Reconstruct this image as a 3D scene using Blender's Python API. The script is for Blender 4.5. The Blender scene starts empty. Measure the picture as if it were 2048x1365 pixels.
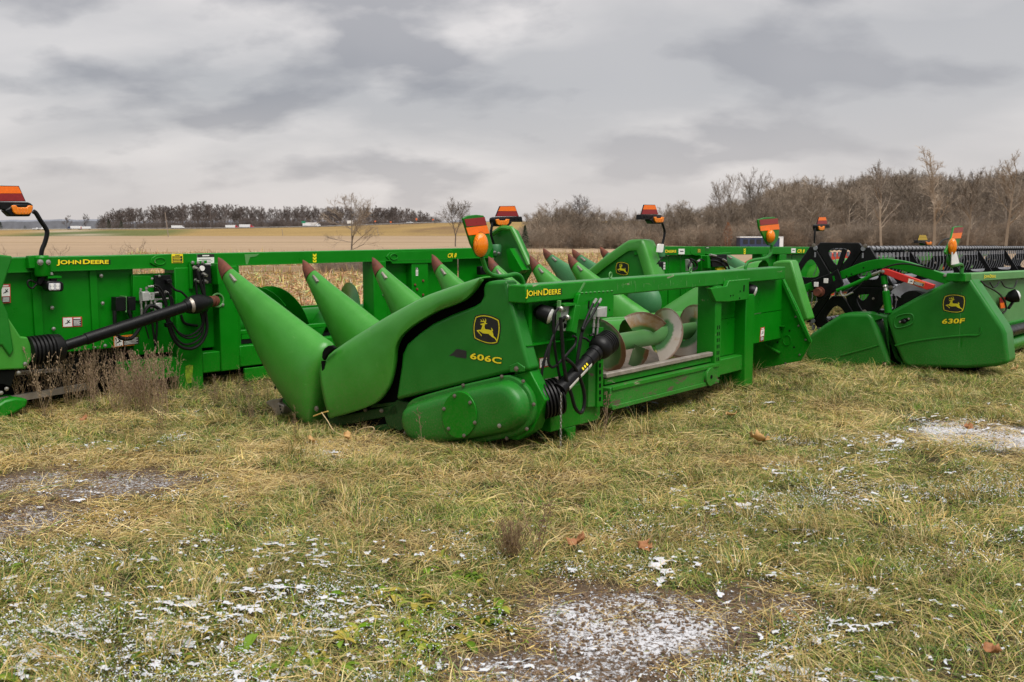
import bpy, bmesh, math, random
import numpy as np
from mathutils import Vector, Matrix, noise as mnoise
from mathutils.geometry import tessellate_polygon
rad = math.radians
random.seed(7); rng = np.random.default_rng(11)
scene = bpy.context.scene
col = scene.collection
# ------------------------------------------------------------------ camera
F_PX, CXP, CYP, CAM_H = 1991.0, 1024.0, 682.5, 1.6
PITCH = math.atan(225.5 / F_PX)
cam_d = bpy.data.cameras.new('camera'); cam = bpy.data.objects.new('camera', cam_d); col.objects.link(cam)
cam_d.sensor_width = 36.0; cam_d.lens = 35.0; cam_d.clip_start = 0.05; cam_d.clip_end = 9000
cam.location = (0, 0, CAM_H); cam.rotation_euler = (rad(90) - PITCH, 0, 0)
cam_d.dof.use_dof = True; cam_d.dof.focus_distance = 7.6; cam_d.dof.aperture_fstop = 6.3
scene.camera = cam
scene.view_settings.view_transform = 'Standard'; scene.view_settings.look = 'None'
scene.view_settings.gamma = 1.0; scene.view_settings.use_curve_mapping = False
EXPO = 1.5
scene.view_settings.exposure = EXPO
scene.render.engine = 'CYCLES'
try:
    scene.cycles.use_denoising = True
    scene.cycles.max_bounces = 6
    scene.cycles.diffuse_bounces = 3
    scene.cycles.glossy_bounces = 3
    scene.cycles.transmission_bounces = 4
except Exception:
    pass
SUN_EL, SUN_AZ = rad(62), rad(150)          # azimuth from +Y, clockwise
sun_d = bpy.data.lights.new('sun', 'SUN'); sun_d.energy = 1.5; sun_d.angle = rad(45); sun_d.color = (1.0, 0.965, 0.92)
sun = bpy.data.objects.new('sun', sun_d); col.objects.link(sun)
sdir = Vector((math.sin(SUN_AZ) * math.cos(SUN_EL), math.cos(SUN_AZ) * math.cos(SUN_EL), math.sin(SUN_EL)))
sun.rotation_euler = sdir.to_track_quat('Z', 'Y').to_euler(); sun.location = (0, 0, 30)

def NN(nt, typ, **kw):
    n = nt.nodes.new(typ)
    for k, v in kw.items():
        if k == 'inp':
            for a, b in v.items(): n.inputs[a].default_value = b
        else: setattr(n, k, v)
    return n
def ramp(nt, stops, interp='LINEAR'):
    r = nt.nodes.new('ShaderNodeValToRGB'); e = r.color_ramp.elements; r.color_ramp.interpolation = interp
    while len(e) < len(stops): e.new(0.5)
    for i, (p, c) in enumerate(stops):
        e[i].position = p; e[i].color = (c, c, c, 1) if isinstance(c, (int, float)) else (*c, 1)
    return r
def mathn(nt, op, a, b=None, clamp=False):
    n = nt.nodes.new('ShaderNodeMath'); n.operation = op; n.use_clamp = clamp
    for i, v in enumerate((a, b)):
        if v is None: continue
        if isinstance(v, (int, float)): n.inputs[i].default_value = v
        else: nt.links.new(v, n.inputs[i])
    return n.outputs[0]
def mixc(nt, fac, a, b, blend='MIX'):
    n = nt.nodes.new('ShaderNodeMix'); n.data_type = 'RGBA'; n.blend_type = blend
    for s, v in ((n.inputs[0], fac), (n.inputs[6], a), (n.inputs[7], b)):
        if isinstance(v, (int, float)): s.default_value = v
        elif isinstance(v, tuple): s.default_value = (*v, 1) if len(v) == 3 else v
        else: nt.links.new(v, s)
    return n.outputs[2]
# ------------------------------------------------------------------ overcast sky
world = bpy.data.worlds.new('World'); scene.world = world; world.use_nodes = True
wt = world.node_tree; wt.nodes.clear()
wo = NN(wt, 'ShaderNodeOutputWorld'); bg = NN(wt, 'ShaderNodeBackground', inp={'Strength': 0.1})
sky = NN(wt, 'ShaderNodeTexSky', sky_type='NISHITA', sun_disc=False, sun_elevation=SUN_EL, sun_rotation=SUN_AZ)
tc = NN(wt, 'ShaderNodeTexCoord'); sp = NN(wt, 'ShaderNodeSeparateXYZ'); wt.links.new(tc.outputs['Generated'], sp.inputs[0])
den = mathn(wt, 'ADD', mathn(wt, 'ABSOLUTE', sp.outputs[2]), 0.42)
cb = NN(wt, 'ShaderNodeCombineXYZ')
wt.links.new(mathn(wt, 'DIVIDE', sp.outputs[0], den), cb.inputs[0]); wt.links.new(mathn(wt, 'DIVIDE', sp.outputs[1], den), cb.inputs[1])
def cloud_noise(scale, offs, detail=7.0, rough=0.5, dist=0.3, stretch=(1, 1, 1)):
    mp = NN(wt, 'ShaderNodeMapping'); mp.inputs['Location'].default_value = offs; mp.inputs['Scale'].default_value = stretch
    wt.links.new(cb.outputs[0], mp.inputs[0])
    n = NN(wt, 'ShaderNodeTexNoise', inp={'Scale': scale, 'Detail': detail, 'Roughness': rough, 'Distortion': dist}); wt.links.new(mp.outputs[0], n.inputs[0])
    return n.outputs[0]
n1 = cloud_noise(1.5, (3.1, 1.7, 0), 7, 0.5, 0.3, (0.85, 1.15, 1))
n2 = cloud_noise(3.3, (7.3, 2.2, 0), 9, 0.5, 0.1, (0.85, 1.1, 1))
n3 = cloud_noise(0.8, (1.3, 9.2, 0), 4, 0.5, 0.2)
r1 = ramp(wt, [(0.38, 0.0), (0.60, 1.0)]); wt.links.new(n1, r1.inputs[0])
r2 = ramp(wt, [(0.49, 0.0), (0.60, 1.0)]); wt.links.new(n2, r2.inputs[0])
S = 10.0 / 2 ** EXPO
def lin(*c): return tuple(v * S for v in c)
base = mixc(wt, r1.outputs[0], lin(0.84, 0.80, 0.785), lin(0.48, 0.48, 0.495))
base = mixc(wt, mathn(wt, 'MULTIPLY', r2.outputs[0], 0.85), base, lin(0.295, 0.30, 0.33))
r3 = ramp(wt, [(0.4, 0.0), (0.65, 1.0)]); wt.links.new(n3, r3.inputs[0])
base = mixc(wt, mathn(wt, 'MULTIPLY', r3.outputs[0], 0.35), base, lin(0.68, 0.655, 0.65))
# the thin veil low over the horizon
rh = ramp(wt, [(0.0, 0.75), (0.055, 0.45), (0.13, 0.0)]); wt.links.new(mathn(wt, 'ABSOLUTE', sp.outputs[2]), rh.inputs[0])
base = mixc(wt, rh.outputs[0], base, lin(0.64, 0.59, 0.575))
skymix = mixc(wt, 0.97, sky.outputs[0], base)
wt.links.new(skymix, bg.inputs[0]); wt.links.new(bg.outputs[0], wo.inputs[0])

# ------------------------------------------------------------------ rays from photo pixels to planes of the place
_c, _s = math.cos(PITCH), math.sin(PITCH)
CAMV = Vector((0, 0, CAM_H))
def ray(px, py):
    a = (px - CXP) / F_PX; b = (CYP - py) / F_PX
    return Vector((a, _c + b * _s, -_s + b * _c))
def G(px, py, z=0.0):
    d = ray(px, py); return CAMV + d * ((z - CAM_H) / d.z)
def at(px, py, Y):
    d = ray(px, py); return CAMV + d * (Y / d.y)
class Frame:
    def __init__(s, O, ang):
        s.O = Vector(O); s.a = rad(ang)
        s.u = Vector((math.cos(s.a), math.sin(s.a), 0)); s.v = Vector((-math.sin(s.a), math.cos(s.a), 0))
    def loc(s, w): r = w - s.O; return Vector((r.dot(s.u), r.dot(s.v), r.z))
    def U(s, u, px, py):
        d = ray(px, py); C = CAMV - s.O; return s.loc(CAMV + d * ((u - C.dot(s.u)) / d.dot(s.u)))
    def V(s, v, px, py):
        d = ray(px, py); C = CAMV - s.O; return s.loc(CAMV + d * ((v - C.dot(s.v)) / d.dot(s.v)))
    def Z(s, z, px, py): return s.loc(G(px, py, z + s.O.z))
    def world(s, l): return s.O + s.u * l[0] + s.v * l[1] + Vector((0, 0, l[2]))

# ------------------------------------------------------------------ mesh helpers
class M:
    def __init__(s): s.v = []; s.f = []; s.mi = []; s.m = 0
    def _add(s, vs, fs):
        o = len(s.v); s.v.extend(Vector(p) for p in vs); s.f.extend(tuple(i + o for i in f) for f in fs); s.mi.extend([s.m] * len(fs)); return s
    def box(s, x0, x1, y0, y1, z0, z1):
        if x0 > x1: x0, x1 = x1, x0
        if y0 > y1: y0, y1 = y1, y0
        if z0 > z1: z0, z1 = z1, z0
        return s._add([(x0, y0, z0), (x1, y0, z0), (x1, y1, z0), (x0, y1, z0), (x0, y0, z1), (x1, y0, z1), (x1, y1, z1), (x0, y1, z1)],
                      [(3, 2, 1, 0), (4, 5, 6, 7), (0, 1, 5, 4), (1, 2, 6, 5), (2, 3, 7, 6), (3, 0, 4, 7)])
    def bar(s, p0, p1, w, h, up=(0, 0, 1)):
        p0, p1, up = Vector(p0), Vector(p1), Vector(up); d = (p1 - p0).normalized(); sd = d.cross(up).normalized(); up = sd.cross(d)
        vs = []
        for p in (p0, p1):
            for a, b in ((-1, -1), (1, -1), (1, 1), (-1, 1)): vs.append(p + sd * (a * w / 2) + up * (b * h / 2))
        return s._add(vs, [(0, 1, 2, 3), (7, 6, 5, 4), (0, 4, 5, 1), (1, 5, 6, 2), (2, 6, 7, 3), (3, 7, 4, 0)])
    def prism(s, pts, ax, a0, a1):
        def mk(p, a):
            return {'x': (a, p[0], p[1]), 'y': (p[0], a, p[1]), 'z': (p[0], p[1], a)}[ax]
        n = len(pts); area = sum(pts[i][0] * pts[(i + 1) % n][1] - pts[(i + 1) % n][0] * pts[i][1] for i in range(n))
        if area < 0: pts = pts[::-1]
        if a0 > a1: a0, a1 = a1, a0
        if ax == 'y': a0, a1 = a1, a0
        vs = [mk(p, a0) for p in pts] + [mk(p, a1) for p in pts]
        fs = [tuple(range(n))[::-1], tuple(range(n, 2 * n))] + [(i, (i + 1) % n, n + (i + 1) % n, n + i) for i in range(n)]
        return s._add(vs, fs)
    def loft(s, rings, closed=True, cap0=True, cap1=True):
        n = len(rings[0]); vs = [p for r in rings for p in r]; fs = []
        for k in range(len(rings) - 1):
            for i in range(n if closed else n - 1):
                j = (i + 1) % n; fs.append((k * n + i, k * n + j, (k + 1) * n + j, (k + 1) * n + i))
        if closed and cap0: fs.append(tuple(range(n))[::-1])
        if closed and cap1: fs.append(tuple(range((len(rings) - 1) * n, len(rings) * n)))
        return s._add(vs, fs)
    def tube(s, pts, r, n=10, cap=True):
        pts = [Vector(p) for p in pts]; rs = r if isinstance(r, (list, tuple)) else [r] * len(pts); rings = []
        ref = None
        for i, p in enumerate(pts):
            d = (pts[min(i + 1, len(pts) - 1)] - pts[max(i - 1, 0)]).normalized()
            if ref is None: ref = Vector((0, 0, 1)) if abs(d.z) < .9 else Vector((1, 0, 0))
            e1 = (ref - d * ref.dot(d)).normalized(); e2 = d.cross(e1); ref = e1
            rings.append([p + (e1 * math.cos(2 * math.pi * k / n) + e2 * math.sin(2 * math.pi * k / n)) * rs[i] for k in range(n)])
        return s.loft(rings, True, cap, cap)
    def cyl(s, p0, p1, r0, r1=None, n=16): return s.tube([p0, p1], [r0, r0 if r1 is None else r1], n)
    def lathe(s, p0, p1, prof, n=20):
        p0, p1 = Vector(p0), Vector(p1); d = p1 - p0
        return s.tube([p0 + d * t for t, r in prof], [r for t, r in prof], n)
    def ball(s, c, r, n=10, sc=(1, 1, 1)):
        rings = []
        for i in range(n + 1):
            th = math.pi * (0.02 + 0.96 * i / n); rings.append([(c[0] + r * sc[0] * math.sin(th) * math.cos(2 * math.pi * k / (n + 4)), c[1] + r * sc[1] * math.sin(th) * math.sin(2 * math.pi * k / (n + 4)), c[2] - r * sc[2] * math.cos(th)) for k in range(n + 4)])
        return s.loft(rings)
    def poly3(s, pts):
        return s._add(pts, [tuple(range(len(pts)))])
    def build(s, name, mats, parent=None, bevel=0.0, seg=2, sharp=35, thing=None):
        me = bpy.data.meshes.new(name); me.from_pydata([tuple(p) for p in s.v], [], s.f)
        mats = mats if isinstance(mats, (list, tuple)) else [mats]
        for m in mats: me.materials.append(m)
        if len(mats) > 1: me.polygons.foreach_set('material_index', s.mi)
        bm = bmesh.new(); bm.from_mesh(me); bmesh.ops.recalc_face_normals(bm, faces=bm.faces); bm.to_mesh(me); bm.free()
        me.polygons.foreach_set('use_smooth', [True] * len(me.polygons))
        me.set_sharp_from_angle(angle=rad(sharp)); me.update()
        o = bpy.data.objects.new(name, me); col.objects.link(o)
        if parent: o.parent = parent
        if bevel:
            b = o.modifiers.new('bevel', 'BEVEL'); b.width = bevel; b.segments = seg; b.limit_method = 'ANGLE'; b.angle_limit = rad(40); b.harden_normals = False
        return o
def empty(name, loc, rz=0.0, label=None, cat=None, group=None):
    o = bpy.data.objects.new(name, None); o.location = loc; o.rotation_euler = (0, 0, rz); col.objects.link(o)
    o.empty_display_size = 0.2
    if label: tag(o, label, cat, group)
    return o
def tag(o, label=None, cat=None, group=None, kind=None):
    if label: o['label'] = label
    if cat: o['category'] = cat
    if group: o['group'] = group
    if kind: o['kind'] = kind
    return o
def smooth_path(pts, k=6):
    pts = [Vector(p) for p in pts]; out = []
    P = [pts[0] * 2 - pts[1]] + pts + [pts[-1] * 2 - pts[-2]]
    for i in range(1, len(P) - 2):
        for j in range(k):
            t = j / k; a, b, c, d = P[i - 1], P[i], P[i + 1], P[i + 2]
            out.append(0.5 * ((2 * b) + (c - a) * t + (2 * a - 5 * b + 4 * c - d) * t * t + (3 * b - a - 3 * c + d) * t ** 3))
    out.append(pts[-1]); return out
def resample(pts, n):
    pts = [Vector(p) for p in pts]; L = [0]
    for a, b in zip(pts, pts[1:]): L.append(L[-1] + (b - a).length)
    out = []; j = 0
    for i in range(n):
        t = L[-1] * i / (n - 1)
        while j < len(L) - 2 and L[j + 1] < t: j += 1
        f = (t - L[j]) / max(1e-9, L[j + 1] - L[j]); out.append(pts[j].lerp(pts[j + 1], min(1, max(0, f))))
    return out

# ------------------------------------------------------------------ materials
def new_mat(name):
    m = bpy.data.materials.new(name); m.use_nodes = True; nt = m.node_tree; nt.nodes.clear()
    out = NN(nt, 'ShaderNodeOutputMaterial'); b = NN(nt, 'ShaderNodeBsdfPrincipled'); nt.links.new(b.outputs[0], out.inputs[0])
    return m, nt, b, out
def plain(name, c, rough=0.5, metal=0.0, var=0.12, scale=9.0, bump=0.0, spec=0.5):
    m, nt, b, out = new_mat(name)
    t = NN(nt, 'ShaderNodeTexCoord'); n = NN(nt, 'ShaderNodeTexNoise', inp={'Scale': scale, 'Detail': 6.0, 'Roughness': 0.6}); nt.links.new(t.outputs['Object'], n.inputs[0])
    r = ramp(nt, [(0.3, tuple(v * (1 - var) for v in c)), (0.7, tuple(min(1, v * (1 + var)) for v in c))]); nt.links.new(n.outputs[0], r.inputs[0])
    nt.links.new(r.outputs[0], b.inputs['Base Color'])
    rr = ramp(nt, [(0.3, max(0, rough - 0.08)), (0.7, min(1, rough + 0.08))]); nt.links.new(n.outputs[0], rr.inputs[0]); nt.links.new(rr.outputs[0], b.inputs['Roughness'])
    b.inputs['Metallic'].default_value = metal; b.inputs['Specular IOR Level'].default_value = spec
    if bump:
        bn = NN(nt, 'ShaderNodeBump', inp={'Strength': bump, 'Distance': 0.004}); n2 = NN(nt, 'ShaderNodeTexNoise', inp={'Scale': scale * 12, 'Detail': 4.0}); nt.links.new(t.outputs['Object'], n2.inputs[0])
        nt.links.new(n2.outputs[0], bn.inputs['Height']); nt.links.new(bn.outputs[0], b.inputs['Normal'])
    return m
def paint(name, c, rough=0.38, dust=0.10, dirt=0.0, wear=0.0, wearc=(0.30, 0.25, 0.19), spec=0.5, coat=0.0):
    """machine paint with a dusty film, soil splashed on the low parts and worn scuffs"""
    m, nt, b, out = new_mat(name)
    t = NN(nt, 'ShaderNodeTexCoord'); L = nt.links.new
    n = NN(nt, 'ShaderNodeTexNoise', inp={'Scale': 3.0, 'Detail': 8.0, 'Roughness': 0.65}); L(t.outputs['Object'], n.inputs[0])
    fine = NN(nt, 'ShaderNodeTexNoise', inp={'Scale': 60.0, 'Detail': 5.0, 'Roughness': 0.7}); L(t.outputs['Object'], fine.inputs[0])
    r = ramp(nt, [(0.3, tuple(v * 0.88 for v in c)), (0.7, tuple(v * 1.1 for v in c))]); L(n.outputs[0], r.inputs[0])
    cc = r.outputs[0]
    dm = mathn(nt, 'MULTIPLY', mathn(nt, 'MULTIPLY', n.outputs[0], fine.outputs[0]), dust * 2.2, True)
    cc = mixc(nt, dm, cc, (0.30, 0.31, 0.22))
    if dirt:
        sx = NN(nt, 'ShaderNodeSeparateXYZ'); L(t.outputs['Object'], sx.inputs[0])
        low = NN(nt, 'ShaderNodeMapRange', inp={1: 0.0, 2: 0.55, 3: 1.0, 4: 0.0}); L(sx.outputs[2], low.inputs[0])
        d2 = ramp(nt, [(0.45, 0.0), (0.7, 1.0)]); L(fine.outputs[0], d2.inputs[0])
        cc = mixc(nt, mathn(nt, 'MULTIPLY', mathn(nt, 'MULTIPLY', low.outputs[0], d2.outputs[0]), dirt, True), cc, (0.16, 0.12, 0.075))
    rf = None
    if wear:
        mp = NN(nt, 'ShaderNodeMapping'); mp.inputs['Scale'].default_value = (2.6, 6.0, 9.0); L(t.outputs['Object'], mp.inputs[0])
        w = NN(nt, 'ShaderNodeTexNoise', inp={'Scale': 1.7, 'Detail': 9.0, 'Roughness': 0.72, 'Distortion': 0.6}); L(mp.outputs[0], w.inputs[0])
        wr = ramp(nt, [(0.66 - wear, 0.0), (0.70 - wear, 1.0)]); L(w.outputs[0], wr.inputs[0])
        cc = mixc(nt, wr.outputs[0], cc, wearc); rf = wr.outputs[0]
    L(cc, b.inputs['Base Color'])
    rr = ramp(nt, [(0.25, max(0.05, rough - 0.07)), (0.75, rough + 0.12)]); L(n.outputs[0], rr.inputs[0]); L(rr.outputs[0], b.inputs['Roughness'])
    b.inputs['Specular IOR Level'].default_value = spec
    if coat: b.inputs['Coat Weight'].default_value = coat; b.inputs['Coat Roughness'].default_value = 0.15
    wv = NN(nt, 'ShaderNodeTexNoise', inp={'Scale': 2.6, 'Detail': 1.5}); L(t.outputs['Object'], wv.inputs[0]); b0 = NN(nt, 'ShaderNodeBump', inp={'Strength': 0.35, 'Distance': 0.02}); L(wv.outputs[0], b0.inputs['Height'])      # sheet is never quite flat
    bn = NN(nt, 'ShaderNodeBump', inp={'Strength': 0.06, 'Distance': 0.004}); L(fine.outputs[0], bn.inputs['Height']); L(b0.outputs[0], bn.inputs['Normal']); L(bn.outputs[0], b.inputs['Normal'])
    return m
GREEN = (0.0004, 0.168, 0.0025)
MT = {}
MT['green'] = paint('green machine paint', GREEN, 0.30, 0.015, 0.3, spec=.22)
MT['green_worn'] = paint('worn green machine paint', GREEN, 0.34, 0.04, 0.5, 0.03, spec=.25)
MT['green_scuffed'] = paint('scuffed green machine paint', GREEN, 0.45, 0.08, 0.6, 0.085, (0.10, 0.075, 0.05), spec=.3)
MT['green_dark'] = paint('shield green plastic', (0.0012, 0.150, 0.005), 0.36, 0.05, 0.5, .02, (.02, .19, .02), spec=.35)
MT['frame_shaded'] = paint('shade-darkened frame green', (0.001, 0.045, 0.003), 0.5, 0.02, 0.3, spec=.25)  # frame green darkened to paint in the shade under the hood
MT['green_poly'] = paint('faded green plastic', (0.022, 0.225, 0.008), 0.34, 0.09, 0.5, .045, (.06, .25, .035), spec=.55)
MT['green_teal'] = paint('bluish green plastic', (0.018, 0.155, 0.045), 0.5, 0.12, 0.1)
MT['green_pale'] = paint('chalky green paint', (0.065, 0.245, 0.055), 0.5, 0.15, 0.2)
MT['rust'] = plain('rust brown cap', (0.115, 0.030, 0.013), 0.7, 0.0, 0.45, 14, 0.3)
MT['black'] = plain('black plastic', (0.005, 0.005, 0.0055), 0.4, 0, 0.3, 20, 0.1, .22)
MT['black_metal'] = plain('black painted steel', (0.005, 0.005, 0.0055), 0.36, 0, 0.4, 12, 0.1, .22)
MT['rubber'] = plain('black hose rubber', (0.006, 0.006, 0.006), 0.45, 0, 0.3, 30, 0, .25)
MT['void'] = plain('black of shaded gaps', (0.003, 0.004, 0.003), 0.8, 0, 0.3, 8, 0, .1)  # near black that stands for the shade in gaps, holes and undersides
MT['steel'] = plain('zinc fittings', (0.38, 0.37, 0.34), 0.35, 0.8, 0.15, 40)
MT['bare'] = plain('bare worn steel', (0.33, 0.29, 0.25), 0.42, 0.5, 0.3, 7, 0.2)
MT['greysteel'] = plain('grey valve block', (0.42, 0.42, 0.40), 0.45, 0.3, 0.15, 20)
MT['bolt'] = plain('weathered bolt heads', (.20, .17, .14), .45, .6, .3, 30)
MT['chrome'] = plain('lamp glass', (0.75, 0.75, 0.72), 0.18, 0.4, 0.1, 30)
MT['yellow'] = plain('yellow vinyl', (0.82, 0.66, 0.010), 0.45, 0, 0.06, 30)
MT['logo_yellow'] = plain('logo yellow vinyl', (0.66, 0.58, 0.010), 0.45, 0, 0.06, 30)
MT['logo_black'] = plain('logo black vinyl', (0.008, 0.008, 0.008), 0.4, 0, 0.1, 30)
MT['white'] = plain('white vinyl', (0.74, 0.73, 0.69), 0.5, 0, 0.06, 30)
MT['decal_red'] = plain('decal red', (0.50, 0.035, 0.02), 0.5, 0, 0.1, 30)
MT['decal_orange'] = plain('decal orange', (0.72, 0.20, 0.02), 0.5, 0, 0.1, 30)
MT['decal_black'] = plain('decal black', (0.014, 0.014, 0.014), 0.5, 0, 0.1, 30)
MT['sheet_orange'] = plain('orange reflective sheet', (0.88, 0.16, 0.006), 0.35, 0, 0.08, 60)
MT['sheet_red'] = plain('dark red reflective sheet', (0.24, 0.014, 0.016), 0.35, 0, 0.1, 60)
MT['sheet_yellow'] = plain('amber reflective sheet', (0.42, 0.28, 0.008), 0.35, 0, 0.1, 60)
MT['red'] = paint('red safety paint', (0.55, 0.012, 0.010), 0.35, 0.05)
MT['teal'] = plain('reel tube grey', (0.23, 0.235, 0.25), 0.4, 0.2, 0.2, 12)
MT['tine'] = plain('tine grey', (0.22, 0.22, 0.235), 0.45, 0.2, 0.15, 20)
def amber_mat():
    m, nt, b, out = new_mat('amber lamp plastic'); L = nt.links.new
    t = NN(nt, 'ShaderNodeTexCoord'); w = NN(nt, 'ShaderNodeTexWave', inp={'Scale': 45.0, 'Distortion': 0.2}); L(t.outputs['Object'], w.inputs[0])
    r = ramp(nt, [(0, (0.62, 0.13, 0.003)), (1, (0.88, 0.27, 0.008))]); L(w.outputs[0], r.inputs[0]); L(r.outputs[0], b.inputs['Base Color'])
    b.inputs['Roughness'].default_value = 0.16; b.inputs['Subsurface Weight'].default_value = 0.2; b.inputs['Subsurface Radius'].default_value = (0.02, 0.008, 0.002)
    bn = NN(nt, 'ShaderNodeBump', inp={'Strength': 0.25, 'Distance': 0.003}); L(w.outputs[0], bn.inputs['Height']); L(bn.outputs[0], b.inputs['Normal'])
    return m
MT['amber'] = amber_mat()
def auger_mat(gr=.125):
    m, nt, b, out = new_mat('polished rusty flighting'); L = nt.links.new
    t = NN(nt, 'ShaderNodeTexCoord')
    n = NN(nt, 'ShaderNodeTexNoise', inp={'Scale': 2.4, 'Detail': 9.0, 'Roughness': 0.6, 'Distortion': 0.4}); L(t.outputs['Object'], n.inputs[0])
    f = NN(nt, 'ShaderNodeTexNoise', inp={'Scale': 70.0, 'Detail': 4.0, 'Roughness': 0.8}); L(t.outputs['Object'], f.inputs[0])
    r = ramp(nt, [(0.36, (0.52, 0.46, 0.40)), (0.52, (0.57, 0.51, 0.44)), (0.62, (0.42, 0.22, 0.07)), (0.74, (0.26, 0.12, 0.04))]); L(n.outputs[0], r.inputs[0])
    cc = mixc(nt, mathn(nt, 'MULTIPLY', f.outputs[0], 0.4), r.outputs[0], (0.30, 0.22, 0.15))
    # paint left near the tube, polished metal towards the rim
    sx = NN(nt, 'ShaderNodeSeparateXYZ'); L(t.outputs['Object'], sx.inputs[0]); dy = mathn(nt, 'SUBTRACT', sx.outputs[1], .40); dz = mathn(nt, 'SUBTRACT', sx.outputs[2], .60)
    rr = mathn(nt, 'SQRT', mathn(nt, 'ADD', mathn(nt, 'MULTIPLY', dy, dy), mathn(nt, 'MULTIPLY', dz, dz))); rr = mathn(nt, 'ADD', rr, mathn(nt, 'MULTIPLY', mathn(nt, 'SUBTRACT', n.outputs[0], .5), .16))
    pr = ramp(nt, [(gr, 1.0), (gr + .025, 0.0)]); L(rr, pr.inputs[0]); cc = mixc(nt, mathn(nt, 'MULTIPLY', pr.outputs[0], .9), cc, (.035, .20, .045))
    ed = ramp(nt, [(.228, 0.0), (.238, 1.0)]); L(rr, ed.inputs[0]); cc = mixc(nt, mathn(nt, 'MULTIPLY', ed.outputs[0], .7), cc, (.20, .10, .05))
    L(cc, b.inputs['Base Color']); b.inputs['Metallic'].default_value = 0.45; b.inputs['Roughness'].default_value = 0.36
    return m
MT['flight'] = auger_mat(); MT['flight_green'] = auger_mat(.215); MT['trough'] = plain('worn rusty deck steel', (.27, .215, .17), .5, .3, .4, 6, .2)

# ------------------------------------------------------------------ lettering and flat print
def text_mesh(body, offs=0.0, space=1.0):
    c = bpy.data.curves.new('lettering', 'FONT'); c.body = body; c.size = 1.0; c.offset = offs; c.resolution_u = 3; c.space_character = space
    o = bpy.data.objects.new('lettering', c); col.objects.link(o); bpy.context.view_layer.update()
    dg = bpy.context.evaluated_depsgraph_get(); me = bpy.data.meshes.new_from_object(o.evaluated_get(dg))
    vs = [v.co.copy() for v in me.vertices]; fs = [tuple(p.vertices) for p in me.polygons]
    col.objects.unlink(o); bpy.data.objects.remove(o); bpy.data.curves.remove(c); bpy.data.meshes.remove(me)
    return vs, fs
def smallcaps(words, offs, space=1.0, small=0.78):
    """first letters tall, the rest small capitals"""
    V, Fc = [], []; x = 0.0
    for wi, w in enumerate(words):
        for part, sc in ((w[0], 1.0), (w[1:], small)):
            if not part: continue
            vs, fs = text_mesh(part, offs, space)
            x0 = min(v.x for v in vs); x1 = max(v.x for v in vs); o = len(V)
            V += [Vector((x + (v.x - x0) * sc, v.y * sc, 0)) for v in vs]; Fc += [tuple(i + o for i in f) for f in fs]
            x += (x1 - x0) * sc + 0.045
        x += 0.12
    return V, Fc
def letters(name, parent, A, B, C, nrm, body=None, words=None, offs=0.022, mat='yellow', back='logo_black', backoffs=0.05, small=0.78, space=1.0):
    """lettering laid on a face: A bottom left, B bottom right, C top left in the parent's space"""
    A, B, C, nrm = Vector(A), Vector(B), Vector(C), Vector(nrm)
    layers = []
    for of in (offs, backoffs):
        layers.append(smallcaps(words, of, space, small) if words else text_mesh(body, of, space))
    v0 = layers[0][0]; x0, x1 = min(v.x for v in v0), max(v.x for v in v0); y0, y1 = min(v.y for v in v0), max(v.y for v in v0)
    mb = M()
    for li, (vs, fs) in enumerate(layers):
        if li == 1 and back is None: continue
        mb.m = li; mb._add([A + (B - A) * ((v.x - x0) / (x1 - x0)) + (C - A) * ((v.y - y0) / (y1 - y0)) + nrm * (0.0045 if li == 0 else 0.003) for v in vs], fs)
    me = bpy.data.meshes.new(name); me.from_pydata([tuple(p) for p in mb.v], [], mb.f); me.materials.append(MT[mat])
    if back: me.materials.append(MT[back]); me.polygons.foreach_set('material_index', mb.mi)
    o = bpy.data.objects.new(name, me); col.objects.link(o); o.parent = parent
    return o
def flat_print(name, parent, A, B, C, nrm, shapes, mats, thick=0.002):
    """a sticker: unit-square shapes (polygon, material index, layer) on the face A,B,C"""
    A, B, C, nrm = Vector(A), Vector(B), Vector(C), Vector(nrm); mb = M()
    for poly, mi, lay in shapes:
        mb.m = mi; pts = [A + (B - A) * p[0] + (C - A) * p[1] for p in poly]; h = thick + lay * 0.0012
        top = [p + nrm * h for p in pts]
        if lay == 0:
            n = len(pts); mb._add(pts + top, [tuple(range(n, 2 * n))] + [(i, (i + 1) % n, n + (i + 1) % n, n + i) for i in range(n)])
        else: mb._add(top, [tuple(range(len(top)))])
    me = bpy.data.meshes.new(name); me.from_pydata([tuple(p) for p in mb.v], [], mb.f)
    for m in mats: me.materials.append(MT[m])
    me.polygons.foreach_set('material_index', mb.mi)
    o = bpy.data.objects.new(name, me); col.objects.link(o); o.parent = parent
    return o
def rect(x0, y0, x1, y1): return [(x0, y0), (x1, y0), (x1, y1), (x0, y1)]
FIG = [(.18, .30), (.30, .42), (.42, .44), (.52, .60), (.40, .74), (.46, .78), (.60, .64), (.74, .80), (.80, .76), (.66, .54), (.84, .46), (.82, .40), (.62, .44), (.50, .34), (.30, .32), (.22, .24)]
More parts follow.
